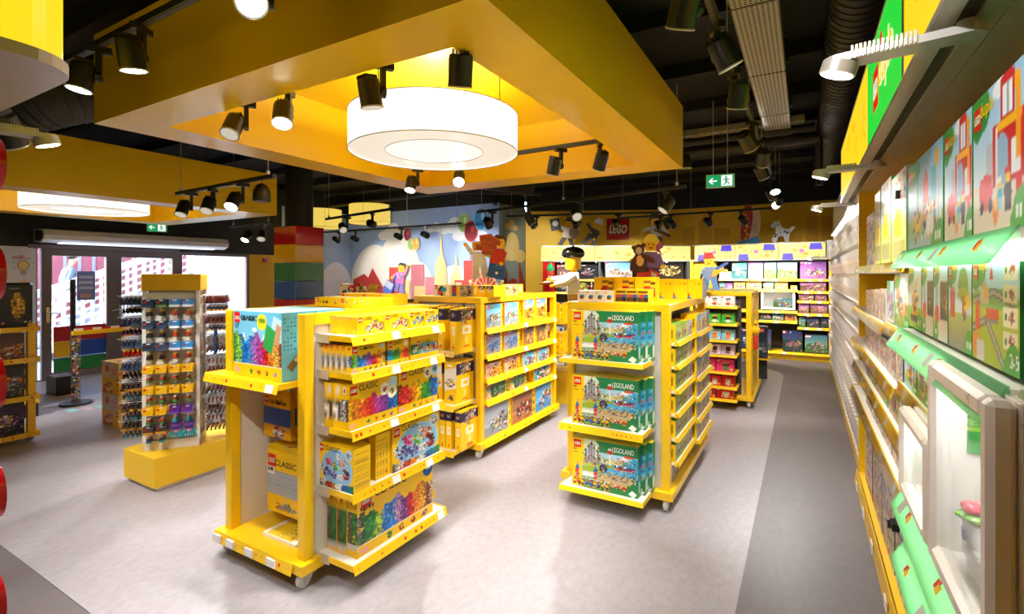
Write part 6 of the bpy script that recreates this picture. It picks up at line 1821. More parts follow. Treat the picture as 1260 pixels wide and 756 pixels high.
for k, (y, z) in enumerate(((3.15, .42), (2.45, .4))):
    t = thing('security_clip', f'black anti theft clip on the {("upper", "lower")[k]} big box at the right wall', 'security tag', (.425, y, z))
    g = G(); g.box((-.05, -.04, 0), (-.02, .04, .035)); g.box((-.02, -.025, .006), (.004, .025, .03)); g.cyl((-.05, 0, .017), (-.065, 0, .017), .02, n=12); g.build('housing', 'black_plastic', parent=t)
t = thing('security_clip', 'black anti theft clip on the playground box, top shelf', 'security tag', (.405, 2.85, 2.03)); g = G(); g.box((-.03, -.04, 0), (0, .04, .06)); g.box((-.05, -.02, .01), (-.03, .02, .045)); g.build('housing', 'black_plastic', parent=t)

# white display cases
def case(label, x0, x1, y0, y1, z0, z1, f=.05):
    t = thing('display_case', label, 'display case', ((x0 + x1) / 2, (y0 + y1) / 2, z0))
    def bx(nm, a, b, m='case_white', bev=.012): g = G(); g.box(a, b); return g.build(nm, m, parent=t, world=True, bevel=bev)
    for y in (y0, y1 - f): bx('frame_post', (x0, y, z0), (x0 + .045, y + f, z1))
    for z in (z0, z1 - f): bx('frame_rail', (x0, y0 + f, z), (x0 + .045, y1 - f, z + f))
    bx('side_panel', (x0 + .045, y0, z0), (x1, y0 + .02, z1), bev=.003); bx('side_panel', (x0 + .045, y1 - .02, z0), (x1, y1, z1), bev=.003)
    bx('bottom_panel', (x0 + .045, y0 + .02, z0), (x1, y1 - .02, z0 + .03), bev=.003); bx('top_panel', (x0 + .045, y0 + .02, z1 - .025), (x1, y1 - .02, z1), bev=.003)
    bx('back_panel', (x1 - .02, y0 + .02, z0 + .03), (x1, y1 - .02, z1 - .025), 'white_wall', .002)
    bx('pane', (x0 + .018, y0 + f, z0 + f), (x0 + .022, y1 - f, z1 - f), 'pane_glass', 0)
    bx('light_strip', (x0 + .05, y0 + .06, z1 - .034), (x0 + .1, y1 - .06, z1 - .027), 'case_glow', 0)
    g = G(); g.cyl((x1 - .1, y1 - .04, z0 + .22), (x1 - .1, y1 - .022, z0 + .22), .025, n=14); g.build('hinge_disc', 'white_plastic', parent=t, world=True)
    return t
case('large white glazed display case sticking out nearest at the right edge', .292, .74, 1.25, 1.78, .93, 1.465)
case('smaller white glazed display case beyond the large one on right wall', .295, .7, 1.83, 2.30, .92, 1.222, .04)
# the flower pot set in the near case
t = thing('toy_flower_pot', 'toy flower pot with red blossom inside the large white display case', 'toy', (.352, 1.565, 1.045))
g = G(); g.box((-.015, -.05, 0), (.1, .06, .012)); g.build('base_plate', 'white_plastic', parent=t)
g = G(); g.lathe([(.022, .012), (.03, .06), (.03, .07)], n=16, col='#f0eeea'); g.box((-.03, -.012, .03), (-.027, .008, .055), '#2f5fb0'); g.build('pot', 'gloss_print', parent=t)
g = G()
for k in range(6): g.ball((.026 * math.cos(k * 1.05), .026 * math.sin(k * 1.05), .085), (.018, .018, .01), '#7fb83a', n=8, m=5)
g.build('leaves', 'gloss_print', parent=t)
g = G()
for k in range(5): g.ball((.02 * math.cos(k * 1.257), .02 * math.sin(k * 1.257), .105), (.016, .016, .012), '#e0485a', n=8, m=5)
g.ball((0, 0, .112), .012, '#e86a6a', n=8, m=5); g.build('blossom', 'gloss_print', parent=t)
for i, (a, b, c, lab) in enumerate((((.5, 1.28, .962), (.7, 1.4, 1.03), '#5a4650', 'dark brown toy block set inside the large white case'), ((.35, 1.4, .962), (.39, 1.45, 1.0), '#d8603a', 'small orange toy blocks beside the flower pot'), ((.36, 1.32, .962), (.44, 1.42, .972), '#c8302a', 'flat red toy plate at the front of large white case'), ((.345, 1.5, 1.0), (.6, 1.68, 1.044), '#efe6e0', 'pale toy block house inside the large white case'))):
    g = G(); g.box(a, b, c)
    if i == 0:
        for k in range(4): g.cyl((.53 + .045 * k, 1.33, 1.03), (.53 + .045 * k, 1.33, 1.045), .014, n=10, col=c)
    if i == 3: g.box((.35, 1.52, .962), (.58, 1.66, 1.0), c)
    if i == 1: g.box((.355, 1.41, 1.0), (.38, 1.44, 1.02), '#f0b83a'); g.cyl((.37, 1.425, 1.02), (.37, 1.425, 1.03), .008, n=8, col='#f0b83a')
    tag(g.build('toy_blocks', 'gloss_print'), lab, 'toy')

# fascia light boxes above the right wall
lb = thing('lightbox_sign', 'glowing lightbox fascia running above the right wall shelving', 'lightbox', (.5, 3.2, 2.36))
def lightpanel(y0, y1, c, extra=None, z0=2.385, z1=2.85, name='light_panel'):
    g = G(); x = .30
    g.box((x, y0 + .004, z0), (x + .02, y1 - .004, z1), c)
    if extra: extra(g, x - .0012, y0, y1, z0, z1)
    g.build(name, 'lightbox_print', parent=lb, world=True)
def yel_print(seed):
    def f(g, x, y0, y1, z0, z1):
        r = random.Random(seed)
        for k in range(int((y1 - y0) * 9)):
            cy, cz, s = r.uniform(y0 + .08, y1 - .08), r.uniform(z0 + .07, z1 - .07), r.uniform(.03, .07)
            n = r.choice((4, 4, 5, 16)); a0 = r.uniform(0, 3)
            g.add([(x - k * .00002, cy - s * math.cos(a0 + 6.283 * i / n), cz + s * math.sin(a0 + 6.283 * i / n)) for i in range(n)], [tuple(range(n))], r.choice(['#f0b41e', '#f4be2a', '#eba81a']))
            if n == 16: g.add([(x - .0006 - k * .00002, cy - s * .6 * math.cos(6.283 * i / n), cz + s * .6 * math.sin(6.283 * i / n)) for i in range(n)], [tuple(range(n))], '#f8d436')
    return f
def duplo_print(g, x, y0, y1, z0, z1):
    M = Matrix.Rotation(-R90, 4, 'Z')
    T = Matrix.Translation((x, (y0 + y1) / 2, 0)) @ M
    logo_geo(g, -.2, 2.6, .2, 0, T)
    put_text(g, 'duplo', -.07, 2.52, .42, '#f8f2d8', -.0004, .05, .0, .2, None, T)
    put_text(g, 'duplo', -.07, 2.52, .42, '#f2c21a', -.0012, .02, .0, .2, None, T)
    g.add([T @ Vector((px, -.001, pz)) for px, pz in disc(.0, 2.755, .05, .04)], [tuple(range(20))], '#d8281e')
lightpanel(.4, 2.2, '#f8d21c', yel_print(2)); lightpanel(2.24, 3.38, '#1fd23c', duplo_print); lightpanel(3.40, 5.68, '#f8d21c', yel_print(4))
g = G(); g.box((.298, 2.2, 2.38), (.318, 2.24, 2.855)); g.build('divider', 'chrome', parent=lb, world=True)
g = G(); g.box((.296, .4, 2.85), (.36, 5.7, 2.865)); g.build('edge_profile', 'silver_paint', parent=lb, world=True)
g = G(); g.box((.32, .4, 2.385), (.36, 5.7, 2.85)); g.build('housing', 'silver_paint', parent=lb, world=True)
for k in range(5):
    y0 = .4 + 1.07 * k
    g = G(); g.box((.44, y0, 2.36), (.84, y0 + 1.065, 2.375)); g.build('soffit_panel', 'soffit_metal', parent=lb, world=True)
for x0, x1, z in ((.295, .345, 2.365), (.385, .438, 2.362)):
    g = G(); g.box((x0, .4, z), (x1, 5.75, z + .02)); g.build('soffit_rail', 'soffit_metal', parent=lb, world=True)
g = G(); g.box((.345, .4, 2.372), (.385, 5.75, 2.385)); g.build('rail_groove', 'black_metal', parent=lb, world=True)
g = G(); g.box((.30, 5.68, 2.36), (.85, 5.72, 2.86)); g.build('end_panel', 'yellow_paint', parent=lb, world=True)

def arm_lamp(label, base, rz, L=.3, power=1.0, tilt=18):
    """flat finned arm with a round lamp at its free end; arm runs along local +x from the base"""
    t = thing('arm_lamp', label, 'lamp', base, rz)
    g = G(); w, h = .04, .022
    P = [(0 + w * math.cos(RAD(a)), w * math.sin(RAD(a))) for a in range(90, 271, 15)] + [(L + w * math.cos(RAD(a)), w * math.sin(RAD(a))) for a in range(-90, 91, 15)]
    n = len(P)
    g.add([(x, y, -h) for x, y in P] + [(x, y, 0) for x, y in P], [tuple(range(n - 1, -1, -1)), tuple(range(n, 2 * n))] + [(i, (i + 1) % n, n + (i + 1) % n, n + i) for i in range(n)])
    g.build('arm', 'silver_paint', parent=t)
    g = G()
    g.box((L * .36, -w * .9, -.001), (L * .87, w * .9, .002))
    for k in range(15):
        x = L * .36 + (L * .5) * k / 14
        g.box((x, -w - .004, -h + .002), (x + .006, w + .004, .014))
    g.build('cooling_fins', 'silver_paint', parent=t)
    g = G(); g.cyl((0, 0, 0), (0, 0, .02), .024, n=18); g.build('mount', 'silver_paint', parent=t)
    g = G(); g.lathe([(.04, -.022), (.048, -.02), (.048, .014), (.04, .016)], n=24)
    hd = g.build('lamp_head', 'silver_paint', parent=t, loc=(L, 0, -h - .006), rot=(0, RAD(-tilt), 0))
    g = G(); g.add([(.042 * math.cos(i * .2618), .042 * math.sin(i * .2618), -.0228) for i in range(24)], [tuple(range(23, -1, -1))]); g.build('lens', 'lens_glow', parent=hd)
    ld = bpy.data.lights.new('arm_beam', 'SPOT'); ld.energy = ARM_W * power; ld.color = (1, .96, .9); ld.spot_size = RAD(130); ld.spot_blend = .7; ld.shadow_soft_size = .028
    lo = bpy.data.objects.new('arm_beam', ld); COL.objects.link(lo); lo.parent = hd; lo.location = (0, 0, -.03); lo.rotation_euler = (0, RAD(-15), 0)
    return t
arm_lamp('grey finned arm lamp nearest above the right wall shelves', (.37, 1.74, 2.342), RAD(170), .285)
arm_lamp('second grey arm lamp along the right wall lightbox', (.37, 3.62, 2.342), RAD(172), .285)
arm_lamp('third grey arm lamp at far end of right wall lightbox', (.37, 5.5, 2.342), RAD(172), .27)

# ================================================================== WALL OF CLEAR PICK BINS
pb = thing('pick_bin_wall', 'white wall of small open pick bins along the right aisle', 'bin wall', (.6, 8.0, 0))
g = G(); g.box((.46, 5.02, 0.003), (.84, 11.0, 2.9)); g.build('wall_panel', 'white_plastic', parent=pb, world=True)
g = G(); g.box((.40, 5.0, 0.003), (.46, 11.0, .1)); g.build('plinth', 'yellow_paint', parent=pb, world=True)
def bin_mesh():
    g = G(); w, d, h, t = .066, .035, .21, .005
    g.hexa([(-d, -w, 0), (0, -w, 0), (0, w, 0), (-d, w, 0)], [(-d - .03, -w, t), (0, -w, t), (0, w, t), (-d - .03, w, t)])
    for y in (-w, w - t): g.hexa([(-d, y, t), (0, y, t), (0, y + t, t), (-d, y + t, t)], [(-d - .05, y, h), (0, y, h), (0, y + t, h), (-d - .05, y + t, h)])
    g.hexa([(-d, -w, 0), (-d + t, -w, 0), (-d + t, w, 0), (-d, w, 0)], [(-d - .05, -w, h * .62), (-d - .05 + t, -w, h * .62), (-d - .05 + t, w, h * .62), (-d - .05, w, h * .62)])
    return g.mesh('bin', 'bin_white')
bm_ = bin_mesh(); fills = []
rr = random.Random(8)
for q in range(5):
    g = G()
    for _ in range(26):
        x, y, z = rr.uniform(-.04, -.01), rr.uniform(-.058, .04), rr.uniform(.02, .12); s = rr.uniform(.01, .018)
        g.box((x, y, z), (x + s, y + s * 1.6, z + s), np.clip(np.array(hx(['#cfc4b8', '#b89a6a', '#a89e94', '#9a6a48', '#6e665e'][q])) * rr.uniform(.85, 1.05), 0, 1))
    fills.append(g.mesh('loose_bricks', 'gloss_print'))
o5 = wpos(pb)
for j in range(8):
    for i in range(34):
        b = inst(bm_, 'bin', pb, (.46 - o5.x, 5.12 + .172 * i - o5.y, .13 + .262 * j - o5.z))
        if rr.random() < .75:
            f = inst(fills[rr.randrange(5)], 'loose_bricks', b, (0, 0, .006)); f['kind'] = 'stuff'
for j in range(4):
    if j == 0:
        g = G(); g.box((.42, 5.85, 2.40), (.46, 11.0, 2.44)); g.build('top_rail', 'white_plastic', parent=pb, world=True)
        g = G(); g.box((.43, 5.85, 2.394), (.442, 11.0, 2.40)); g.build('light_strip', 'strip_glow', parent=pb, world=True)

# ================================================================== FAR SHELVES (back wall) AND SLANTED SHELVES
bu = thing('wall_shelving', 'far wall shelving with white display case under the glowing yellow fascia', 'shelving', (-.9, 11.6, 0))
g = G(); g.box((-2.1, 11.78, 0.003), (.42, 11.84, 2.0)); g.build('back_panel', 'dark_grey', parent=bu, world=True)
for x in (-2.12, .40):
    g = G(); g.box((x, 11.28, 0.003), (x + .05, 11.8, 2.0)); g.build('side_panel', 'yellow_paint', parent=bu, world=True)
g = G(); g.box((-2.1, 11.3, 0.003), (.42, 11.8, .16)); g.build('plinth', 'yellow_paint', parent=bu, world=True)
g = G(); g.box((-2.08, 11.35, 1.4), (-1.6, 11.38, 1.95)); g.build('yellow_panel', 'yellow_paint', parent=bu, world=True)
SH = [(-1.55, -.05, 1.595), (-.05, .4, 1.595), (-1.55, -.12, 1.385), (-.12, .4, 1.36), (-.12, .4, 1.175), (-1.3, -.12, .965), (-.12, .4, .93), (-1.3, -.12, .77), (-.12, .4, .66), (-2.08, .4, .165)]
for k, (x0, x1, z) in enumerate(SH):
    shelf(bu, x0, x1, 11.24, 11.75, z, '-y', (.3, .7), 'yellow_paint', 200 + k, bracket=False)
GB = 'boxes on the far wall shelves'
fb = 'far wall shelf'
def bbox(desc, x0, x1, z, h, an, side='#3a3a44', y=11.28, seed=0):
    carton(desc, GB, ((x0 + x1) / 2, y, z + .001), 0, x1 - x0 - .012, h, .2, an, side=side, dens=75, seed=seed)
A = ' on top row of far wall shelf'
for k in range(6): bbox(f'small pale pink box, {ORD[k % 3]} in the {("lower", "upper")[k // 3]} pile' + A, -1.54 + .08 * (k % 3), -1.46 + .08 * (k % 3), 1.595 + .075 * (k // 3), .07, 'dots_white', '#f0dada')
bbox('teal palace box' + A, -1.3, -1.01, 1.595, .32, 'teal_palace'); bbox('lilac castle box' + A, -1.0, -.72, 1.595, .325, 'lilac_castle'); bbox('tall blue castle box' + A, -.71, -.48, 1.595, .325, 'meadow_castle'); bbox('meadow castle box' + A, -.47, -.12, 1.595, .325, 'meadow_castle', seed=3); bbox('wide purple party box' + A, -.08, .36, 1.595, .34, 'purple_party')
A = ' on second row of far wall shelf'
bbox('small green boxed set' + A, -1.55, -1.42, 1.385, .12, 'jungle_park', seed=5); bbox('small pink boxed set' + A, -1.42, -1.28, 1.385, .12, 'purple_party', seed=5); bbox('yellow and red cafe box' + A, -1.27, -1.04, 1.385, .15, 'yellow_cafe'); bbox('yellow cafe box' + A, -1.03, -.74, 1.385, .18, 'yellow_cafe', seed=2)
bbox('blue and yellow box' + A, -.72, -.53, 1.385, .15, 'meadow_castle', seed=5); bbox('pale yellow box' + A, -.52, -.28, 1.385, .15, 'yellow_cafe', seed=6); bbox('tiny yellow box' + A, -.24, -.12, 1.385, .08, 'yellow_cafe', seed=7); bbox('wide pink dusk box' + A, -.08, .36, 1.36, .205, 'pink_dusk')
A = ' right on far wall shelf'
bbox('left pink box, third row' + A, -.1, .16, 1.175, .16, 'pink_dusk', seed=3); bbox('right orange box, third row' + A, .17, .37, 1.175, .16, 'pink_dusk', seed=8)
bbox('left dusk box, fourth row' + A, -.1, .08, .93, .2, 'pink_dusk', seed=4); bbox('right dusk box, fourth row' + A, .09, .38, .93, .22, 'pink_dusk', seed=5)
bbox('small forest box, fifth row' + A, -.1, .02, .66, .2, 'jungle_park', seed=8); bbox('forest box, fifth row' + A, .03, .25, .66, .22, 'night_forest'); bbox('tall night box, fifth row' + A, .26, .39, .66, .26, 'night_forest', seed=6)
bbox('wide jungle box, bottom row' + A, .0, .38, .18, .34, 'jungle_park', seed=1); bbox('wide purple box, bottom row' + A, -.38, -.03, .18, .4, 'night_forest', seed=9)
A = ' left of the case, far wall shelf'
bbox('tall sunset bridge box' + A, -.93, -.79, .985, .365, 'sunset_bridge', '#2a2f4a')
A = ' under the white case, far wall'
for k in range(4): bbox(f'dark picture box, {ORD[k]} from left' + A, -1.0 + .22 * k, -.79 + .22 * k, .77, (.14, .16, .14, .19)[k], ('space_purple', 'night_forest', 'jungle_park', 'western_ranch')[k], seed=30 + k)
A = ' low on far wall shelf'
for k in range(2): bbox(f'large picture box, {ORD[k]} from left' + A, -1.15 + .3 * k, -.87 + .3 * k, .18, .4, ('dark_blue_ship', 'night_forest', 'teal_palace')[k], seed=40 + k)
t = thing('display_case', 'white framed display case with a boxed set on the far wall', 'display case', (-.46, 11.3, .99))
for a, b in (((-.3, -.04, 0), (-.26, .3, .4)), ((.26, -.04, 0), (.3, .3, .4)), ((-.26, -.04, 0), (.26, .3, .035)), ((-.26, -.04, .365), (.26, .3, .4))):
    g = G(); g.box(a, b); g.build('frame', 'white_plastic', parent=t)
g = G(); g.box((-.26, .27, .035), (.26, .3, .365)); g.build('back_panel', 'white_wall', parent=t)
g = G(); g.box((-.26, -.02, .035), (.26, -.016, .365)); g.build('pane', 'pane_glass', parent=t)
g = G(); g.box((-.24, 0, .355), (.24, .02, .364)); g.build('light_strip', 'strip_glow', parent=t)
carton('jungle box standing inside the far white display case', GB, (-.36, 11.36, 1.026), 0, .36, .19, .12, 'jungle_park', dens=75, seed=12)

# slanted unit: local x from B towards A
Bp, Ap = Vector((-4.94, 9.85, 0)), Vector((-2.1, 11.3, 0))
ang = math.atan2((Ap - Bp).y, (Ap - Bp).x)
su = thing('wall_shelving', 'slanted far shelving of black boxes under the glowing yellow fascia', 'shelving', Bp, ang)
MS = Matrix.Translation(Bp) @ Matrix.Rotation(ang, 4, 'Z')
g = G(); g.box((0, .5, 0.003), (3.15, .55, 2.0)); g.build('back_panel', 'dark_grey', parent=su)
g = G(); g.box((0, .05, 0.003), (3.15, .5, .16)); g.build('plinth', 'yellow_paint', parent=su)
for k, z in enumerate((1.58, 1.3, 1.0, .7)):
    g = G(); g.box((.25, .02, z - .02), (3.15, .5, z)); s = g.build('shelf', 'white_laminate' if k == 0 else 'yellow_paint', parent=su)
    g = strip_geo((.25, .02, z + .004), (3.15, .02, z + .004), (0, -1, 0), seed=300 + k); g.build('price_strip', 'print', parent=s)
for x in (1.2, 2.05, 3.1):
    g = G(); g.box((x, .0, .16), (x + .05, .5, 2.0)); g.build('divider', 'dark_grey', parent=su)
g = G(); g.box((.5, .03, 1.545), (1.15, .05, 1.556)); g.build('light_strip', 'strip_glow', parent=su)
GS = 'black boxes on the slanted shelves'
def sbox(desc, x0, x1, z, h, an, seed=0, side='#141414'):
    p = MS @ Vector(((x0 + x1) / 2, .06, z + .001)); carton(desc, GS, p, ang, x1 - x0 - .02, h, .2, an, side=side, dens=80, seed=seed)
sl = ' on the slanted shelves'
sbox('brown and black box behind the cook statue' + sl, .3, .7, 1.58, .32, 'space_orange'); sbox('black box with white craft, top row' + sl, .75, 1.19, 1.58, .32, 'black_white_craft'); sbox('street of town houses box, top row' + sl, 1.35, 1.95, 1.58, .36, 'town_row'); sbox('black box behind the girl cutout' + sl, 2.12, 2.36, 1.58, .34, 'black_golden', 3); sbox('black box with golden car, top row' + sl, 2.4, 3.05, 1.58, .38, 'black_car')
sbox('black box left of the tree box, second row' + sl, .3, .6, 1.3, .22, 'black_white_craft', 3); sbox('black box with small tree, second row' + sl, .68, 1.19, 1.3, .23, 'black_tree'); sbox('dark box in the middle, second row' + sl, 1.35, 1.95, 1.3, .2, 'space_grey'); sbox('dark box under the golden car box' + sl, 2.3, 3.0, 1.3, .18, 'black_white_craft', 6)
rt = thing('brick_pillar', 'red pillar of giant studded bricks left of the slanted shelves', 'pillar', MS @ Vector((.02, -.02, 0)), ang)
for k in range(5):
    g = G(); g.box((-.02, 0, .2 + .35 * k), (.24, .3, .2 + .35 * k + .345)); 
    for sx in (.05, .17): g.cyl((sx, 0, .375 + .35 * k), (sx, -.03, .375 + .35 * k), .045, n=14)
    g.build('brick', 'red_gloss', parent=rt)
# glowing fascia of both far units
lf = thing('lightbox_sign', 'glowing pale yellow lightbox fascia above the far shelving', 'lightbox', (-2.3, 11.2, 1.98))
pts = [(-.02, .22), (.02, .06), (.12, -.02)] 
def fascia(nm, P, Q, seed):
    P, Q = Vector((*P, 0)), Vector((*Q, 0)); d = (Q - P).normalized(); nn = Vector((d.y, -d.x, 0)); L = (Q - P).length
    g = G(); z0, z1 = 1.985, 2.29
    bk = -nn * .03
    g.hexa([P + Vector((0, 0, z0)), Q + Vector((0, 0, z0)), Q + bk + Vector((0, 0, z0)), P + bk + Vector((0, 0, z0))], [P + Vector((0, 0, z1)), Q + Vector((0, 0, z1)), Q + bk + Vector((0, 0, z1)), P + bk + Vector((0, 0, z1))], '#f8ea86')
    r = random.Random(seed)
    for k in range(int(L * 9)):
        c = P + d * r.uniform(.08, max(.09, L - .08)) + Vector((0, 0, r.uniform(z0 + .05, z1 - .05))) + nn * (.0015 + k * .0002)
        s = r.uniform(.02, .055); n = r.choice((3, 4, 4, 5, 12)); a0 = r.uniform(0, 6)
        g.add([c + d * s * math.cos(a0 + 6.283 * i / n) + Vector((0, 0, s * .7 * math.sin(a0 + 6.283 * i / n))) for i in range(n)], [tuple(range(n))], r.choice(['#ecc93a', '#f0d252', '#e8be2c']))
    if seed >= 20:
        for f, dz, w, h, cc in ((.2, .05, .1, .06, '#5b45e0'), (.5, .16, .04, .03, '#e86ac8'), (.8, .24, .11, .06, '#5b45e0')):
            c = P + d * (L * f) + Vector((0, 0, z0 + dz)) + nn * .008
            g.add([c - d * w - Vector((0, 0, h)), c + d * w - Vector((0, 0, h)), c + d * w * .8 + Vector((0, 0, h)), c - d * w * .8 + Vector((0, 0, h))], [(0, 1, 2, 3)], cc)
    g.build(nm, 'lightbox_print', parent=lf, world=True)
W2 = lambda x, y: tuple((MS @ Vector((x, y, 0)))[:2])
fascia('light_panel', W2(-.04, .2), W2(.0, .04), 1); fascia('light_panel', W2(.0, .04), W2(.1, -.01), 2)
for k in range(3): fascia('light_panel', W2(.11 + 1.02 * k, -.01), W2(.11 + 1.02 * k + 1.01, -.01), 10 + k)
for k in range(3): fascia('light_panel', (-2.02 + .79 * k, 11.2), (-2.02 + .79 * k + .78, 11.2), 20 + k)
g = G()
for P, Q in ((W2(0, .0), W2(3.17, .0)), ((-2.08, 11.21), (.36, 11.21))):
    P, Q = Vector((*P, 1.965)), Vector((*Q, 1.965)); d = (Q - P).normalized(); bk = Vector((-d.y, d.x, 0)) * .5
    g.hexa([P, Q, Q + bk, P + bk], [P + Vector((0, 0, .02)), Q + Vector((0, 0, .02)), Q + bk + Vector((0, 0, .02)), P + bk + Vector((0, 0, .02))])
    P2, Q2 = P + Vector((0, 0, .325)), Q + Vector((0, 0, .325))
    g.hexa([P2, Q2, Q2 + bk, P2 + bk], [P2 + Vector((0, 0, .02)), Q2 + Vector((0, 0, .02)), Q2 + bk + Vector((0, 0, .02)), P2 + bk + Vector((0, 0, .02))])
g.build('housing', 'silver_paint', parent=lf, world=True)
g = G(); g.box((.36, 11.0, 1.97), (.56, 11.6, 2.32)); g.build('end_box', 'silver_paint', parent=lf, world=True)
arm_lamp('small grey arm lamp at right end of the far fascia', (.32, 11.2, 2.02), RAD(200), .25, .5)
for k in range(4):
    p = MS @ Vector((.4 + .75 * k, -.02, 1.955)); t = thing('clip_lamp', f'small clip lamp under the far fascia, {ORD[k]} from left', 'lamp', p, ang); g = G(); g.cyl((0, .04, 0), (0, -.05, -.01), .018, n=10); g.build('lamp_head', 'silver_paint', parent=t)

# the square red sign on the yellow wall
wv = Vector((-2.6 + 5.8, 12.1 - 10.65, 0)).normalized()
sa = math.atan2(wv.y, wv.x)
# wall line point: choose the place along the slanted wall
sp = Vector((-5.8, 10.65, 0)) + wv * 2.18
sg = thing('wall_sign', 'square red sign with white word on the slanted yellow wall', 'sign', sp + Vector((wv.y, -wv.x, 0)) * .03 + Vector((0, 0, 2.5)), sa)
g = G(); g.box((-.26, 0, 0), (.26, .03, .5), '#c4141b'); g.build('panel', 'gloss_print', parent=sg)
g = G(); h_ = .24
put_text(g, 'LEGO', -.2, .16, .4, '#f2c81c', -.003, .09, .22, .18); put_text(g, 'LEGO', -.2, .16, .4, '#141010', -.006, .055, .22, .18); put_text(g, 'LEGO', -.2, .16, .4, '#ffffff', -.009, .012, .22, .18)
g.build('lettering', 'gloss_print', parent=sg)
# ================================================================== SPINNER RACK ON ITS PLINTH
pt = thing('plinth_block', 'long low yellow plinth carrying the keyring rack', 'plinth', (-4.585, 2.75, 0))
g = G(); g.box((-4.83, 1.975, .035), (-4.34, 3.5, .27)); g.build('block', 'yellow_wall', parent=pt, world=True, bevel=.003)
g = G(); g.box((-4.81, 2.0, 0.003), (-4.365, 3.48, .036)); g.build('kick_board', 'white_laminate', parent=pt, world=True)

# the rack turns on the plinth: local -y is the broad front
ra = math.atan2(2.34 - 2.05, -4.40 + 4.62)          # direction of the front edge
RC_ = Vector((-4.60, 2.26, .272))
sr = thing('keyring_rack', 'square slatted turning rack full of keyrings with yellow header', 'display rack', RC_, ra)
MR = Matrix.Translation(RC_) @ Matrix.Rotation(ra, 4, 'Z')
hw, hd2 = .185, .15
g = G(); g.box((-hw - .012, -hd2 - .012, 0), (hw + .012, hd2 + .012, .075)); g.build('base', 'cream_panel', parent=sr)
g = G(); g.box((-hw + .02, -hd2 + .02, .075), (hw - .02, hd2 - .02, 1.29)); g.build('core', 'cream_panel', parent=sr)
for k in range(20):
    z = .085 + .06 * k
    g = G(); g.box((-hw + .01, -hd2 + .004, z), (hw - .01, hd2 - .004, z + .05)); g.build('slat', 'cream_panel', parent=sr)
for sx in (-1, 1):
    for sy in (-1, 1):
        g = G(); g.box((sx * hw - .014, sy * hd2 - .014, .075), (sx * hw + .014, sy * hd2 + .014, 1.29)); g.build('corner_post', 'white_laminate', parent=sr)
g = G(); g.box((-hw - .02, -hd2 - .02, 1.29), (hw + .02, hd2 + .02, 1.425)); g.build('header', 'yellow_wall', parent=sr, bevel=.003)

def pack_meshes(card, card2, fig):
    g = G(); w, h = .037, .062
    g.hexa([(-w, -.014, -h), (w, -.014, -h), (w, .014, -h), (-w, .014, -h)], [(-w, -.003, 0), (w, -.003, 0), (w, .003, 0), (-w, .003, 0)], card); g.box((-w, -.0148, -h), (w, .0148, -h * .72), card2)
    g.box((-w * .35, -.007, -.012), (w * .35, .007, -.006), '#f6f4ee')
    g.box((-w * .8, -.0105, -.03), (-w * .35, -.003, -.018), '#d8201e')
    c = g.mesh('header_card', 'gloss_print')
    g = G(); g.tube([(0, 0, -h), (.003, 0, -h - .015), (-.002, 0, -h - .03)], .0035, 5, '#c8c8c8')
    g.box((-.011, -.006, -h - .052), (.011, .006, -h - .034), fig[0]); g.box((-.014, -.006, -h - .07), (.014, .006, -h - .052), fig[1]); g.ball((0, 0, -h - .028), .008, fig[2], n=8, m=5)
    k = g.mesh('keyring', 'gloss_print')
    return c, k
PK_ = {'blue': pack_meshes('#2f86c8', '#e8eef2', ['#c8302a', '#8a4a2a', '#f2c81c']), 'dark': pack_meshes('#26344a', '#3a4a60', ['#4a3020', '#2a2a30', '#f2c81c']), 'green': pack_meshes('#2a3a34', '#6a8a4a', ['#5a3a24', '#2a2a30', '#f2c81c']),
       'yellow': pack_meshes('#f0b90f', '#f2c42a', ['#c8302a', '#3f8a3a', '#f2e8d0']), 'violet': pack_meshes('#5a2f8a', '#7a4aa8', ['#3fa8a8', '#2f94a0', '#e89ab8']), 'maroon': pack_meshes('#7a4440', '#8a5550', ['#26489a', '#f0b81c', '#e8e0d0']),
       'slate': pack_meshes('#39465c', '#4a5a72', ['#1c1c20', '#2a2420', '#e8b48a']), 'redfig': pack_meshes('#3a4458', '#4a566c', ['#c8201e', '#c8201e', '#f2c81c']), 'clear': pack_meshes('#a89c94', '#b8aca4', ['#8a4a3a', '#3a3a3a', '#c8a08a']), 'bronze': pack_meshes('#4a3f3a', '#d89a2a', ['#3a2a5a', '#2f8a8a', '#f2a81c'])}
peg_m = {}
def peg(M, x, y, z, L, rot):
    key = round(L, 3)
    if key not in peg_m:
        g = G(); g.tube([(0, 0, 0), (0, -L, 0), (0, -L - .004, .012)], .0028, 5, '#d8d8d8'); g.box((-.012, -.002, -.012), (.012, .004, .012), '#e8e6e0'); peg_m[key] = g.mesh('peg', 'gloss_print')
    inst(peg_m[key], 'peg', sr, (x, y, z), (0, 0, rot))
def keypack(label, kind, group, lp, rot):
    p = MR @ Vector(lp)
    t = thing('keyring_pack', label, 'keyring', p, ra + rot, group)
    inst(PK_[kind][0], 'header_card', t); inst(PK_[kind][1], 'keyring', t)
cols = [-.135, -.048, .042, .13]
rowsF = [(1.225, ['dark', 'green', 'blue', 'blue']), (1.055, ['dark', 'dark', 'blue', 'blue']), (.88, ['dark', 'slate', 'blue', 'blue']), (.70, ['yellow'] * 4), (.535, ['yellow'] * 4), (.37, ['yellow', 'yellow', 'violet', 'violet']), (.22, ['bronze', 'bronze', 'violet', 'violet'])]
rn = ['top', 'second', 'third', 'fourth', 'fifth', 'sixth', 'lowest']
rr = random.Random(4)
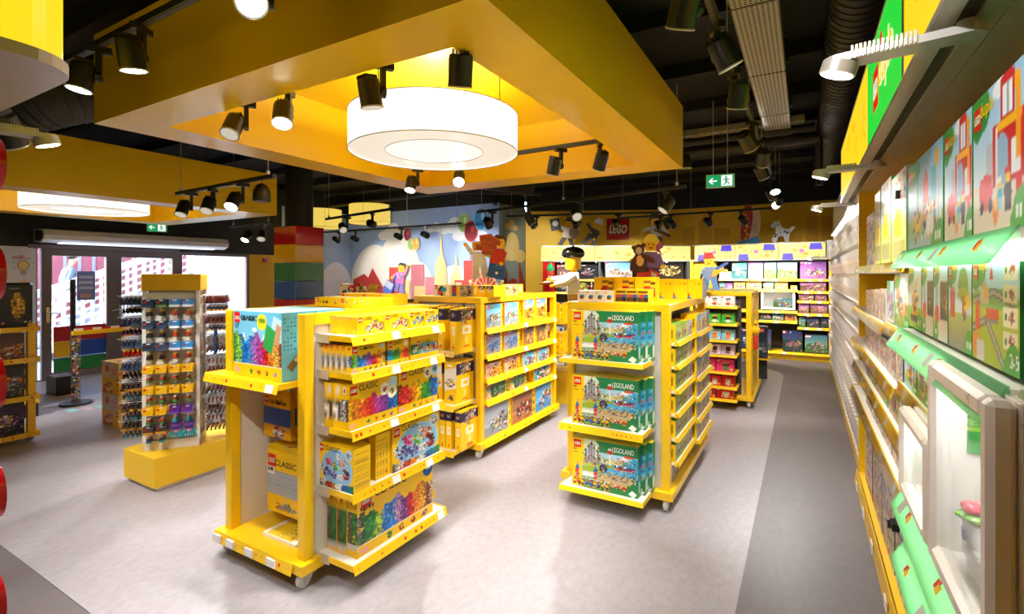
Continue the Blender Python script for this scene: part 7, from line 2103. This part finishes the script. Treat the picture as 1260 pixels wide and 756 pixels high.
for j, (z, kinds) in enumerate(rowsF):
    for i, kd in enumerate(kinds):
        if j == 6 and i > 1: continue
        peg(MR, cols[i], -hd2 + .01, z + .004, .13, 0)
        for q in range(4):
            y = -hd2 - .112 + .027 * q
            dep = 'front' if q == 0 else ('second back', 'third back', 'fourth back')[q - 1]
            keypack(f'{kd} keyring card, {dep}, {ORD[i]} peg of the {rn[j]} row, rack front', kd, 'keyring cards on the rack front', (cols[i], y, z - .002 * q), rr.uniform(-.12, .12))
SID = {-1: ['slate', 'slate', 'redfig', 'slate', 'bronze', 'bronze', 'bronze'], 1: ['maroon', 'maroon', 'clear', 'clear', 'clear', 'clear', 'clear']}
for sx, nm in ((-1, 'left'), (1, 'right')):
    for j, (z, _) in enumerate(rowsF[:7]):
        for i, yy in enumerate((-.1, -.02, .06, .12)):
            peg(MR, sx * (hw - .012), yy, z + .02, .2, RAD(90) * sx)
            for q in range(5):
                x = sx * (hw + (.15 if sx < 0 else .18) - .03 * q)
                keypack(f'{SID[sx][j]} keyring card, {ORD[q]} out, {ORD[i]} peg of {rn[j]} row, rack {nm} side', SID[sx][j], f'keyring cards on the rack {nm} side', (x, yy + rr.uniform(-.006, .006), z + .015), RAD(90) * sx + rr.uniform(-.12, .12))
# violet octopus toys at the foot of the front
for k in range(2):
    p = MR @ Vector((cols[2 + k], -hd2 - .045, .2))
    t = thing('plush_keyring', f'violet keyring toy with turquoise ribbons, {("left", "right")[k]} one low on the rack', 'keyring', p, ra)
    g = G(); g.box((-.035, -.02, -.035), (.035, .02, .03), '#5a2f8a'); g.box((-.03, -.022, -.01), (.03, -.02, .01), '#8a5ab8'); g.build('header_card', 'gloss_print', parent=t)
    g = G()
    for q in range(7):
        a = -1 + q / 3
        g.tube([(.02 * a, 0, -.035), (.04 * a, -.015, -.07), (.06 * a, -.02 + .01 * (q % 2), -.1)], [.006, .007, .005], 5, '#2fa0a8')
    g.build('ribbons', 'gloss_print', parent=t)
    g = G(); g.ball((0, -.012, -.05), (.02, .014, .014), '#e89ab8', n=10, m=6); g.build('toy_body', 'gloss_print', parent=t)

# blue bags hanging right of the rack, grey bags below the nearest gondola side
for k in range(5):
    t = thing('gift_bag', f'dark blue hanging bag, {ORD[k]} of five at right side of the keyring rack', 'bag', MR @ Vector((hw + .12, -.14 + .022 * k, .95)), ra + R90)
    g = G(); g.hexa([(-.035, -.006, -.2), (.035, -.006, -.2), (.035, .006, -.2), (-.035, .006, -.2)], [(-.03, -.004, 0), (.03, -.004, 0), (.03, .004, 0), (-.03, .004, 0)], '#1f4a8a'); g.build('pouch', 'matt_print', parent=t)
    g = G(); g.tube([(-.012, 0, 0), (-.01, 0, .03), (.01, 0, .03), (.012, 0, 0)], .003, 5, '#173a70'); g.build('handle', 'matt_print', parent=t)
for k in range(4):
    t = thing('hanging_cord_set', f'grey hanging cord, {ORD[k]} at the left side of the nearest gondola', 'cord', (-3.10, 1.86 + .02 * k, .62))
    g = G(); g.hexa([(-.008, -.012, -.3), (.008, -.012, -.3), (.008, .0, -.3), (-.008, .0, -.3)], [(-.012, -.012, 0), (.012, -.012, 0), (.012, .0, 0), (-.012, .0, 0)], '#5a5c60'); g.build('strap', 'matt_print', parent=t)
    g = G(); g.tube([(0, 0, -.3), (.004, .002, -.36)], [.006, .003], 5, '#6a6c70'); g.build('tassel', 'matt_print', parent=t)
    g = G(); g.tube([(0, 0, 0), (.03, 0, .01), (.045, 0, .012)], .003, 5, '#c8c8c8'); g.build('hook', 'matt_print', parent=t)

# stack of pink brick boxes behind the rack
GP = 'boxes stacked behind the keyring rack'
for k in range(4):
    for q in range(3):
        carton(f'{("white box with pink bricks", "yellow box with pink bricks")[(k + q) % 2]}, {ORD[k]} from the floor, {("left", "middle", "right")[q]} column behind rack', GP, (-6.5, 2.74 + .27 * q, .004 + .178 * k), R90, .26, .174, .4, ('pink_bricks', 'yellow_pink_bricks')[(k + q) % 2], side='#f2c84a' if (k + q) % 2 else '#d9d6da', left=('pink_bricks', 'yellow_pink_bricks')[(k + q + 1) % 2], dens=110)
for q in range(2):
    carton(f'yellow box with pink bricks on top of the stack behind rack, {("left", "right")[q]}', GP, (-6.52, 3.03 + .27 * q, .717), R90, .26, .174, .36, ('yellow_pink_bricks', 'pink_bricks')[q], side='#f2c84a', left='pink_bricks', dens=100)
for k, (y, c, z) in enumerate(((2.8, '#e0342a', .717), (2.92, '#e0342a', .717), (3.09, '#e85a8a', .892))):
    g = G(); g.box((-6.62, y - .04, z), (-6.5, y + .04, z + .035), c)
    for a in (-.02, .02): g.cyl((-6.56 + a, y + a * .5, z + .035), (-6.56 + a, y + a * .5, z + .045), .014, n=10, col=c)
    tag(g.build('toy_brick', 'gloss_print'), f'{("red", "second red", "pink")[k]} toy brick lying on the pink box stack', 'toy brick')

# ================================================================== BARRIER AND ALARM POSTS AT THE DOORS
br = thing('aisle_barrier', 'low barrier with yellow top bar and brick filled posts by the entrance', 'barrier', (-8.2, 3.1, 0))
g = G(); g.box((-8.23, 2.78, .9), (-8.17, 3.62, .955)); g.build('top_bar', 'yellow_paint', parent=br, world=True, bevel=.004)
for y in (2.82, 3.58):
    g = G(); g.cyl((-8.2, y, .004), (-8.2, y, .03), .17, n=28); g.build('foot_disc', 'dark_grey', parent=br, world=True)
    g = G(); g.cyl((-8.2, y, .03), (-8.2, y, .9), .048, n=20); g.build('clear_tube', 'acrylic_clear', parent=br, world=True)
    g = G(); rr = random.Random(int(y * 10))
    for k in range(220):
        a, q, z = rr.uniform(0, 6.28), .042 * math.sqrt(rr.random()), rr.uniform(.04, .88); s = rr.uniform(.006, .011)
        g.box((-8.2 + q * math.cos(a) - s, y + q * math.sin(a) - s, z - s), (-8.2 + q * math.cos(a) + s, y + q * math.sin(a) + s * .8, z + s), rr.choice(['#d8302a', '#2f5fb0', '#f2c200', '#f2f0ea', '#3f8a3a', '#2a2a2a', '#e88a1c']))
    tag(g.build('brick_filling', 'gloss_print', parent=br, world=True), kind='stuff')
ap = thing('alarm_post', 'slim black anti theft gate post standing before the entrance doors', 'alarm gate', (-9.1, 3.1, 0))
g = G(); g.box((-9.13, 3.07, .003), (-9.07, 3.12, 1.62)); g.build('post', 'black_plastic', parent=ap, world=True, bevel=.006)
g = G(); g.box((-9.3, 2.86, .003), (-8.95, 3.1, .26)); g.build('foot_box', 'black_plastic', parent=ap, world=True, bevel=.006)
for k, (y0, c) in enumerate(((2.95, '#d8302a'), (3.25, '#d8302a'), (3.5, '#d8302a'))): pass
for k in range(8):
    g = G(); g.box((-8.205, 2.8 + .1 * k, .955), (-8.195, 2.8 + .1 * k + .098, .985), '#c8202a' if k % 2 else '#f2f0ea'); g.build('warning_stripe', 'matt_print', parent=br, world=True)

# ================================================================== LEFT RACK WITH DARK BOXES
lr = thing('display_rack', 'yellow wheeled rack of dark space boxes at the left edge', 'display rack', (-6.95, 1.3, 0))
for y in (.4, 1.94):
    for x in (-7.2, -6.82):
        g = G(); g.box((x, y, .1), (x + .06, y + .06, 1.2)); g.build('post', 'yellow_paint', parent=lr, world=True)
for x, y in ((-7.17, .45), (-6.8, .45), (-7.17, 1.97), (-6.8, 1.97)): caster(lr, x, y, RAD(40))
for k, z in enumerate((1.165, .855, .475, .105)):
    shelf(lr, -7.2, -6.72, .4, 2.02, z, '+x', (.35, .8), 'yellow_paint', 400 + k, bracket=False)
g = G(); g.box((-7.2, .42, .1), (-7.18, 1.98, 1.15)); g.build('back_panel', 'white_laminate', parent=lr, world=True)
GL = 'dark boxes on the left rack'
for k, (z, h, an) in enumerate(((.856, .25, 'space_orange'), (.476, .34, 'space_grey'), (.106, .33, 'space_purple'))):
    for q in range(1):
        carton(f'dark space box on the {("upper", "middle", "bottom")[k]} shelf of the left rack', GL, (-6.75, 1.73 - .5 * q, z), R90, .36, h, .2, an, side='#2a2430', dens=100, seed=q, right=an)
carton('black box with golden brick sculpture on top of the left rack', GL, (-6.78, 1.86, 1.166), R90, .24, .42, .12, 'black_golden', side='#14120f', dens=130)
carton('second black box turned sideways behind the golden sculpture box', GL, (-7.02, 1.93, 1.166), RAD(60), .2, .44, .12, 'black_tree', side='#14120f', dens=90)
bs = thing('low_stand', 'low black stand with yellow edge behind the left rack', 'stand', (-8.3, 2.2, 0))
g = G(); g.box((-8.7, 1.4, .003), (-7.9, 2.36, .16)); g.build('plinth', 'black_paint', parent=bs, world=True); g = G(); g.box((-8.71, 1.39, .16), (-7.89, 2.37, .19)); g.build('edge_board', 'yellow_paint', parent=bs, world=True)
g = G(); g.box((-8.6, 1.5, .19), (-8.3, 2.3, .95)); g.build('back_panel', 'red_gloss', parent=bs, world=True)
for k in range(2):
    carton(f'dark box standing {("at the right", "at the left")[k]} on the low black stand', GL, (-7.96, 2.16 - .34 * k, .191), R90, .32, .42, .2, 'black_tree', side='#1c1a18', dens=70, seed=k)

# ================================================================== UNIT AT THE LEFT EDGE, CLOSE TO THE VIEWER
lu = thing('wall_shelving', 'close wall unit at the left edge with red studded column and glowing crown', 'shelving', (-2.9, .2, 0))
g = G(); g.box((-3.3, -.6, .003), (-2.48, .62, 2.33)); g.build('carcass', 'dark_grey', parent=lu, world=True)
for k in range(6):
    g = G(); z = .06 + .365 * k
    g.box((-2.48, .1, z), (-2.24, .56, z + .36))
    for y in (.2, .42): g.cyl((-2.24, y, z + .18), (-2.2, y, z + .18), .09, n=20)
    g.cyl((-2.36, .56, z + .18), (-2.36, .6, z + .18), .09, n=20)
    g.build('stud_brick', 'red_gloss', parent=lu, world=True, bevel=.004)
ll = thing('lightbox_sign', 'glowing yellow lightbox crown in the upper left corner', 'lightbox', (-2.7, .2, 2.36))
P = [(-3.3, .72), (-2.34, .72)] + [(-2.34 + .12 * math.sin(RAD(a)), .6 + .12 * math.cos(RAD(a))) for a in range(15, 91, 15)] + [(-2.22, -.6), (-3.3, -.6)]
P = [(-3.3, -.6), (-2.06, -.6), (-2.06, .45)] + [(-2.22 + .16 * math.cos(RAD(a)), .56 + .16 * math.sin(RAD(a))) for a in range(0, 91, 15)] + [(-3.3, .72)]
n = len(P); g = G()
g.add([(x, y, 2.40) for x, y in P] + [(x, y, 2.84) for x, y in P], [tuple(range(n)), tuple(range(2 * n - 1, n - 1, -1))] + [(i, (i + 1) % n, n + (i + 1) % n, n + i) for i in range(n)], '#f8d81e')
rr = random.Random(9)
for k in range(16):
    y, z, s = rr.uniform(-.3, .44), rr.uniform(2.46, 2.78), rr.uniform(.03, .07); m_ = rr.choice((4, 16, 16))
    g.add([(-2.058 + k * .0001, y + s * math.cos(6.283 * i / m_ + k), z + s * math.sin(6.283 * i / m_ + k)) for i in range(m_)], [tuple(range(m_))], rr.choice(['#f0b81e', '#f4c42a', '#ecb01a']))
g.build('light_panel', 'lightbox_print', parent=ll, world=True)
g = G(); q = [(x * 1.0, y) for x, y in P]
g.add([(x + (.012 if x > -3 else 0), y + (.012 if y > .4 else 0), 2.362) for x, y in P] + [(x + (.012 if x > -3 else 0), y + (.012 if y > .4 else 0), 2.40) for x, y in P], [tuple(range(n - 1, -1, -1)), tuple(range(n, 2 * n))] + [(i, (i + 1) % n, n + (i + 1) % n, n + i) for i in range(n)])
g.build('soffit_panel', 'soffit_metal', parent=ll, world=True)
g = G(); sc_ = [(-2.7 + (x + 2.7) * .72, .1 + (y - .1) * .72) for x, y in P]
g.tube([(x, y, 2.36) for x, y in sc_] + [(sc_[0][0], sc_[0][1], 2.36)], .008, 6); g.build('soffit_groove', 'black_metal', parent=ll, world=True)
arm_lamp('grey finned arm lamp reaching in at the left edge', (-3.02, .66, 2.33), RAD(80), .26, .6)
track_spot('black spotlight hiding under the glowing crown at the left edge', -3.35, .86, 2.56, (-4.4, 2.2, 0), 'black track spotlights', 1.0, 0, lens='dim')
track('short black lighting track behind the glowing crown at the left edge', (-4.0, .86, 2.56), (-2.9, .86, 2.56))

# ================================================================== TOY FIGURES
def figure3d(name, label, loc, rz, s, shirt, legs, hair, face=True, arms=(60, 35), cap='beret', cat='toy figure'):
    """big toy figure of blocks; faces -y"""
    t = thing(name, label, cat, loc, rz)
    t.scale = (s,) * 3
    g = G()
    for sx in (-1, 1): g.box((sx * .02 if sx > 0 else -.19, -.11, .0), (.19 if sx > 0 else -.02, .13, .05), legs); g.box((.02 if sx > 0 else -.19, -.08, .05), (.19 if sx > 0 else -.02, .1, .3), legs)
    g.box((-.2, -.09, .3), (.2, .11, .36), legs); g.build('legs', 'gloss_print', parent=t, bevel=.012)
    g = G(); g.hexa([(-.22, -.11, .36), (.22, -.11, .36), (.22, .11, .36), (-.22, .11, .36)], [(-.15, -.09, .72), (.15, -.09, .72), (.15, .09, .72), (-.15, .09, .72)], shirt); g.build('torso', 'gloss_print', parent=t, bevel=.015)
    for sx, a in ((-1, arms[0]), (1, arms[1])):
        sh = Vector((sx * .18, 0, .64)); el = sh + Vector((sx * .07, -.06 - .1 * math.sin(RAD(a)), -.14 * math.cos(RAD(a)))); wr_ = el + Vector((-sx * .02, -.17 * math.sin(RAD(a)) - .04, -.14 * math.cos(RAD(a)) + .03))
        g = G(); g.tube([sh, sh + (el - sh) * .5 + Vector((sx * .02, 0, .01)), el, wr_], [.07, .072, .066, .055], 12, shirt); ar = g.build('arm', 'gloss_print', parent=t)
        g = G(); d = (wr_ - el).normalized(); c = wr_ + d * .045
        pts = []
        for q in range(-5, 6):
            an = RAD(q * 28)
            pts.append(c + d * .045 * math.cos(an + math.pi) * -1 * -1 + Vector((sx * .045 * math.sin(an), 0, .01)))
        g.tube([c + (-d) * .045 * math.cos(RAD(q * 28)) + Vector((1, 0, 0)) * .045 * math.sin(RAD(q * 28)) for q in range(-5, 6)], .022, 8, '#f3c01a'); g.build('hand', 'gloss_print', parent=ar)
    g = G(); g.cyl((0, 0, .72), (0, 0, .76), .07, n=20, col='#f3c01a'); g.lathe([(.1, .76), (.135, .78), (.14, .8), (.14, .95), (.135, .98), (.1, 1.0)], n=28, col='#f3c01a'); g.cyl((0, 0, 1.0), (0, 0, 1.04), .06, n=18, col='#f3c01a')
    h = g.build('head', 'gloss_print', parent=t)
    if face:
        g = G()
        for sx in (-1, 1): g.ball((sx * .05, -.132, .9), (.016, .01, .018), '#161616', n=10, m=6)
        g.tube([(-.05, -.134, .835), (-.02, -.14, .822), (.02, -.14, .822), (.05, -.134, .835)], .006, 6, '#5a1a14'); g.build('face', 'gloss_print', parent=h)
    if cap == 'beret':
        g = G(); g.lathe([(.15, .97), (.19, 1.0), (.2, 1.05), (.17, 1.11), (.1, 1.15), (.02, 1.16)], n=28, col=hair); g.ball((.0, 0, 1.165), .02, hair)
        for q in range(16): a = q * .7; g.ball((.13 * math.cos(a) * (1 if q % 2 else .6), .13 * math.sin(a) * (1 if q % 2 else .6), 1.11 + (.02 if q % 2 == 0 else -.01)), .014, '#e8e4dc', n=6, m=4)
        g.build('beret', 'gloss_print', parent=h)
    return t
st = figure3d('toy_statue', 'large block figure statue in white shirt and black beret holding a loaf', (-2.84, 6.62, 1.121), RAD(-62), .83, '#f4f0ea', '#c9a45c', '#16140f', arms=(75, 55), cat='statue')
t = thing('bread_loaf', 'long brown toy loaf held in the hands of the beret statue', 'toy', (-3.06, 6.42, 1.56), RAD(25)); g = G(); g.tube([(-.2, 0, 0), (-.1, 0, .015), (.1, 0, .03), (.22, 0, .045)], [.012, .026, .026, .012], 10, '#8a5a2a'); g.build('loaf', 'gloss_print', parent=t)
t = thing('ice_cream_toy', 'toy cone of green ice cream standing before the red brick pillar', 'toy', MS @ Vector((.16, -.16, 1.5)))
g = G(); g.lathe([(.05, 0), (.06, .02), (.055, .14), (.04, .16)], n=16, col='#f2ece4'); g.build('cup', 'gloss_print', parent=t); g = G(); g.lathe([(.06, .16), (.07, .2), (.06, .26)], n=16, col='#d8502a'); g.lathe([(.075, .26), (.085, .3), (.06, .38), (.015, .43)], n=16, col='#2fae6a'); g.build('scoop', 'gloss_print', parent=t)
g = G(); g.cyl((0, 0, -1.49), (0, 0, 0), .02, n=10, col='#c4141b'); g.build('stand_pole', 'gloss_print', parent=t)

def cutout(label, loc, rz, shapes, s=1.0, pole=0.0, cat='cutout', name='cutout_figure', thick=.018):
    """flat printed board figure: shapes = (polygon, colour), later ones lie on top"""
    t = thing(name, label, cat, loc, rz)
    g = G()
    for k, (P, c) in enumerate(shapes):
        P = [(x * s, z * s) for x, z in P]
        n = len(P); ar = sum(P[i][0] * P[(i + 1) % n][1] - P[(i + 1) % n][0] * P[i][1] for i in range(n))
        g.prism(P if ar > 0 else P[::-1], -thick / 2 - .0012 * (k + 1), thick / 2 - .0003 * k, c)
    g.build('printed_board', 'matt_print', parent=t)
    if pole:
        g = G(); g.cyl((0, .02, -pole), (0, .02, .1 * s), .008, n=8, col='#e8b81c'); g.cyl((0, .02, -pole), (0, .02, -pole + .01), .05, n=14, col='#e8b81c'); g.build('stand_pole', 'gloss_print', parent=t)
    return t
def xf(P, x=0, z=0, r=0, k=1.0):
    c, s_ = math.cos(RAD(r)), math.sin(RAD(r))
    return [(x + k * (a * c - b * s_), z + k * (a * s_ + b * c)) for a, b in P]
def block_man(x, z, r, k, shirt, legs, hat=None, hair=None, arm_l=-120, arm_r=-60, stride=0, skin='#f0bc1c'):
    o = []
    T = lambda P: xf(P, x, z, r, k)
    def limb(x0, z0, a, L, w, c):
        ca, sa_ = math.cos(RAD(a)), math.sin(RAD(a))
        return [(x0 - sa_ * w, z0 + ca * w), (x0 + ca * L - sa_ * w * .8, z0 + sa_ * L + ca * w * .8), (x0 + ca * L + sa_ * w * .8, z0 + sa_ * L - ca * w * .8), (x0 + sa_ * w, z0 - ca * w)], c
    for sx in (-1, 1):
        P, c = limb(.1 * sx, .36, -90 + sx * (8 + stride), .36, .1, legs); o.append((T(P), c))
        ca, sa_ = math.cos(RAD(-90 + sx * (8 + stride))), math.sin(RAD(-90 + sx * (8 + stride)))
        o.append((T(rect(.1 * sx + ca * .36 - .1, .36 + sa_ * .36 - .02, .1 * sx + ca * .36 + .12, .36 + sa_ * .36 + .06)), legs))
    P, c = limb(-.17, .68, arm_l, .3, .065, shirt); o.append((T(P), c)); o.append((T(disc(-.17 + .34 * math.cos(RAD(arm_l)), .68 + .34 * math.sin(RAD(arm_l)), .06, n=10)), skin))
    o.append((T([(-.21, .34), (.21, .34), (.16, .74), (-.16, .74)]), shirt))
    P, c = limb(.17, .68, arm_r, .3, .065, shirt); o.append((T(P), c)); o.append((T(disc(.17 + .34 * math.cos(RAD(arm_r)), .68 + .34 * math.sin(RAD(arm_r)), .06, n=10)), skin))
    o.append((T([(-.13, .76), (.13, .76), (.15, .8), (.15, .98), (.12, 1.02), (-.12, 1.02), (-.15, .98), (-.15, .8)]), skin))
    o += [(T(disc(-.05, .92, .018, n=8)), '#1a1a1a'), (T(disc(.06, .92, .018, n=8)), '#1a1a1a'), (T([(-.06, .85), (.06, .85), (.03, .82), (-.03, .82)]), '#8a2a1a')]
    if hair: o.append((T([(-.17, .9), (-.18, 1.02), (-.1, 1.1), (.1, 1.1), (.18, 1.02), (.17, .9), (.12, 1.0), (-.12, 1.0)]), hair))
    if hat: o.append((T([(-.2, 1.0), (.2, 1.0), (.15, 1.08), (.12, 1.2), (-.12, 1.2), (-.15, 1.08)]), hat))
    return o
def brick2(x, z, r, w, h, c, c2): return [(xf(rect(-w, -h, w, h), x, z, r), c), (xf(rect(-w, h * .4, w, h), x, z, r), c2)]

# couple with the pile of brown bricks, above the middle gondola
sh = block_man(-.13, .0, 6, .62, '#dfe0ea', '#cfd0dc', arm_l=120, arm_r=-40) + block_man(.13, .02, -6, .66, '#b8301e', '#2456a8', hair='#4a2414', arm_l=150, arm_r=-100)
for i, (x, z, r) in enumerate(((-.02, .6, 8), (-.1, .52, -14), (.04, .52, 10), (.0, .45, -6), (.1, .6, 18), (-.04, .7, 8), (.03, .68, -10))): sh += brick2(x, z, r, .11, .05, '#9a3f1e', '#b8542a')
sh += [(xf(rect(-.13, -.12, .13, .1), .16, .1, -14), '#2456a8'), (xf(rect(-.1, -.02, .1, .0), .17, .14, -14), '#173f80'), (xf(disc(0, 0, .025, n=10), .15, .08), '#e8e4dc')]
cutout('printed cutout of two block figures carrying brown bricks above the middle gondola', (-3.16, 4.9, 1.655), RAD(28), sh, .66, .17)
# girl with the teddy
sh = [(disc(-.02, .62, .0001, n=3), '#000000')] + block_man(.05, .05, 0, .72, '#8a6ab0', '#5a3a78', arm_l=-150, arm_r=-70)
sh += [([(-.08, .62), (-.1, .78), (0, .9), (.12, .9), (.2, .78), (.17, .62), (.12, .76), (-.02, .76)], '#f0d84a'), ([(.14, .7), (.24, .78), (.26, .66), (.2, .62), (.24, .54), (.14, .6)], '#b8508a')]
B = '#5a3020'
sh += [(disc(-.14, .42, .12, .16), B), (disc(-.16, .62, .1, .1), B), (disc(-.25, .66, .04), B), (disc(-.08, .7, .04), B), (disc(-.16, .6, .055, .065), '#d8c8a8'), (disc(-.14, .42, .07, .1), '#e8b878'), (xf(disc(0, 0, .05, .14), -.26, .36, -15), B), (xf(disc(0, 0, .05, .14), .0, .46, 60), B), (disc(-.2, .24, .06, .09), B), (disc(-.06, .24, .06, .09), B)]
sh += [([(-.2, .0), (.02, .02), (.02, .22), (-.2, .2)], '#d8342a'), ([(.02, .02), (.14, -.06), (.2, .2), (.02, .28)], '#e0483a'), ([(.06, .04), (.12, .0), (.15, .18), (.06, .22)], '#e8c8b8')]
cutout('printed cutout of blonde block girl with brown teddy and red bag', (-1.72, 6.4, 1.57), RAD(16), sh, .70, 1.565)
# man with the guitar and the blue bag
sh = block_man(0, 0, 4, .5, '#7a8aa8', '#5f86b8', hat='#b8302a', arm_l=-110, arm_r=-20) + [(xf([(-.04, -.06), (.16, -.02), (.2, .05), (.02, .04)], .02, .26, 20), '#e8a81c'), (xf(rect(-.1, -.06, .1, .06), -.16, .1, 20), '#2f5a8a'), ([(-.22, .02), (-.18, .02), (-.12, .24), (-.15, .25)], '#2a2a30'), (xf(rect(-.1, -.02, .1, .02), .16, .38, 30), '#3a5a9a')]
cutout('printed cutout of block man in red cap with blue bag before the far shelves', (-1.02, 6.75, 1.5), RAD(10), sh, .78, .03)
# figures on the far fascia
sh = block_man(0, 0, -8, .5, '#d8cfc0', '#4a4540', hat='#3a3430', arm_l=160, arm_r=20, stride=18) + [(disc(.16, .26, .11, .12), '#9a7a5a'), (xf(rect(-.1, -.12, .1, .12), -.22, .44, 10), '#3a3634'), (disc(-.22, .46, .06), '#cfc8bc'), (xf(rect(-.08, -.06, .08, .06), .22, .48, -30), '#1f6a3a')]
p = MS @ Vector((.52, .24, 2.312)); cutout('running block figure with camera and sack above the yellow fascia', p, ang, sh, 1.1)
sh = block_man(0, 0, -24, .52, '#3a362f', '#3a362f', hat='#e8e4dc', arm_l=150, arm_r=-100, stride=10) + [(xf(rect(-.02, -.02, .02, .02), .05, .28), '#d8b83a')]
p = MS @ Vector((1.0, .2, 2.312)); cutout('block police figure in black with white cap above the yellow fascia', p, ang, sh, 1.05)
sh = block_man(0, 0, 4, .5, '#cfc8bc', '#4a4844', hat='#3a342e', hair='#1e1a18', arm_l=-160, arm_r=-40) + [(xf(rect(-.16, -.03, .16, .03), .1, .24, -25), '#6a4424'), (xf(rect(-.08, -.1, .08, .1), .2, .42, 30), '#26221f')]
p = MS @ Vector((2.5, .22, 2.312)); cutout('block figure in dark hat with wooden gun box above the yellow fascia', p, ang, sh, 1.2)
sh = [(xf(disc(0, 0, .17, .38), .06, .38, -8), '#d8b894'), (xf(disc(0, 0, .1, .4), -.02, .4, -8), '#a8361e')] + [(xf(rect(-.02, -.03, .02, .03), -.04 + .03 * (k % 2), .12 + .08 * k, 30 if k % 2 else -30), '#f0a81c') for k in range(7)]
sh += [(xf(rect(-.12, -.07, .12, .07), .1, .06, 20), '#3f86b8'), (xf(rect(-.1, -.06, .1, .06), -.14, -.0, 30), '#3f86b8'), (disc(.13, .32, .07, .09), '#c9a882'), (disc(.0, .74, .06, .08), '#a8361e'), (disc(-.18, .36, .05), '#e8a81c')]
cutout('block figure in a sausage bun costume above the far yellow fascia', (-1.02, 11.5, 2.312), 0, sh, 1.02)
sh = [([(-.2, .0), (-.14, -.02), (-.06, .2), (.08, .22), (.14, -.02), (.24, -.02), (.26, .3), (.42, .48), (.36, .52), (.22, .42), (.08, .46), (-.02, .62), (-.04, .76), (-.1, .68), (-.2, .72), (-.22, .62), (-.3, .56), (-.22, .5), (-.14, .48), (-.14, .3), (-.26, .1)], '#e4e2de')]
rr = random.Random(2)
for k in range(16): x, z = rr.choice([(-.1, .3), (0, .35), (.1, .36), (.2, .2), (-.12, .55), (.18, .32), (-.16, .16), (.04, .28)]); sh.append((disc(x + rr.uniform(-.05, .05), z + rr.uniform(-.06, .06), .018, .024, 8), '#1c1c1c'))
cutout('white dog with black spots leaping above the far yellow fascia', (-.42, 11.5, 2.325), 0, sh, .62, cat='cutout', name='cutout_dog')
# woman with bags on the mural
sh = block_man(0, 0, -10, .62, '#e08ab8', '#8a7ac8', hair='#3f3a40', arm_l=-140, arm_r=75) + [(xf(rect(-.14, -.16, .14, .16), -.32, .08, -28), '#5a78d8'), (xf(rect(-.12, -.02, .12, .14), -.33, .1, -28), '#c8d4f0'), ([(-.2, .2), (-.1, .4), (-.06, .4), (-.16, .2)], '#4a68c8')]
sh += [(xf([(-.12, .0), (.14, .0), (.12, .2), (-.1, .22)], .02, .2, -10, 1.0), '#d878b0')] + [(disc(rr.uniform(-.08, .12), rr.uniform(.2, .42), .025, n=8), rr.choice(['#4ab0b0', '#a85ac8', '#f0b0d0'])) for _ in range(9)]
cutout('mural board of a block woman in pink dress with blue bag', (-8.66, 9.36, 1.26), 0, sh, 1.05)

# little flower and dragon model on the stand behind the nearest gondola
sd_ = thing('display_stand', 'yellow display stand beyond the nearest gondola carrying brick models', 'display stand', (-4.82, 4.6, 0))
g = G(); g.box((-5.27, 4.35, .003), (-4.45, 4.95, 1.37)); g.build('block', 'yellow_paint', parent=sd_, world=True, bevel=.004)
t = thing('brick_flower_model', 'bouquet of red and yellow brick flowers on the display stand', 'toy', (-4.9, 4.55, 1.371))
g = G(); rr = random.Random(12)
g.box((-.16, -.1, 0), (.18, .1, .03), '#c8201e'); g.build('base_plate', 'gloss_print', parent=t)
g = G()
for k in range(26):
    a, q = rr.uniform(0, 6.28), rr.uniform(0, .14); x, y, z = q * math.cos(a), q * math.sin(a) * .6, rr.uniform(.05, .2); s_ = rr.uniform(.02, .035)
    g.tube([(x * .4, y * .4, .03), (x, y, z)], .004, 5, '#2f7a3a'); g.ball((x, y, z), s_, rr.choice(['#d8241c', '#f0c01c', '#e8e0d0', '#d8502a', '#2f7a3a']), n=8, m=5)
g.build('blossoms', 'gloss_print', parent=t)
t = thing('brick_creature', 'yellow brick creature standing at right of the brick flowers', 'toy', (-4.66, 4.52, 1.371))
g = G(); g.tube([(0, 0, 0), (.02, 0, .1), (.05, 0, .17), (.1, 0, .16)], [.05, .06, .05, .03], 8, '#e8b83a'); g.ball((.11, 0, .16), .035, '#f0c84a'); g.box((.12, -.01, .15), (.15, .01, .165), '#2a2a2a'); g.build('body', 'gloss_print', parent=t)
carton('small white box with coloured flowers on the display stand', 'boxes on the display stand', (-5.1, 4.5, 1.371), RAD(15), .13, .2, .08, 'dots_white', side='#f2ede4', dens=140)
for k in range(3):
    carton(f'yellow flat box, {ORD[k]} from left along the stand beyond nearest gondola', 'boxes on the display stand', (-5.12 + .27 * k, 4.36, 1.371), 0, .26, .05, .03, 'creator_long', dens=90)
for k, c in enumerate(('#1f4a3a', '#3f8fc8', '#c8d4e8', '#4a3a2a')):
    g = G(); g.box((-4.4 + .1 * k, 4.5, 1.361), (-4.31 + .1 * k, 4.62, 1.4), c); g.box((-4.395 + .1 * k, 4.499, 1.37), (-4.36 + .1 * k, 4.5, 1.39), '#d8201e')
    tag(g.build('toy_box', 'print'), f'tiny {("green", "blue", "pale", "brown")[k]} box on the shelf beyond nearest gondola', 'box')
st_ = thing('side_table', 'small yellow side table beside the stand beyond nearest gondola', 'table', (-4.2, 4.6, 0))
g = G(); g.box((-.22, -.2, 1.33), (.22, .2, 1.36)); g.build('table_top', 'yellow_paint', parent=st_); g = G(); g.box((-.05, -.05, .003), (.05, .05, 1.33)); g.build('leg', 'yellow_paint', parent=st_)
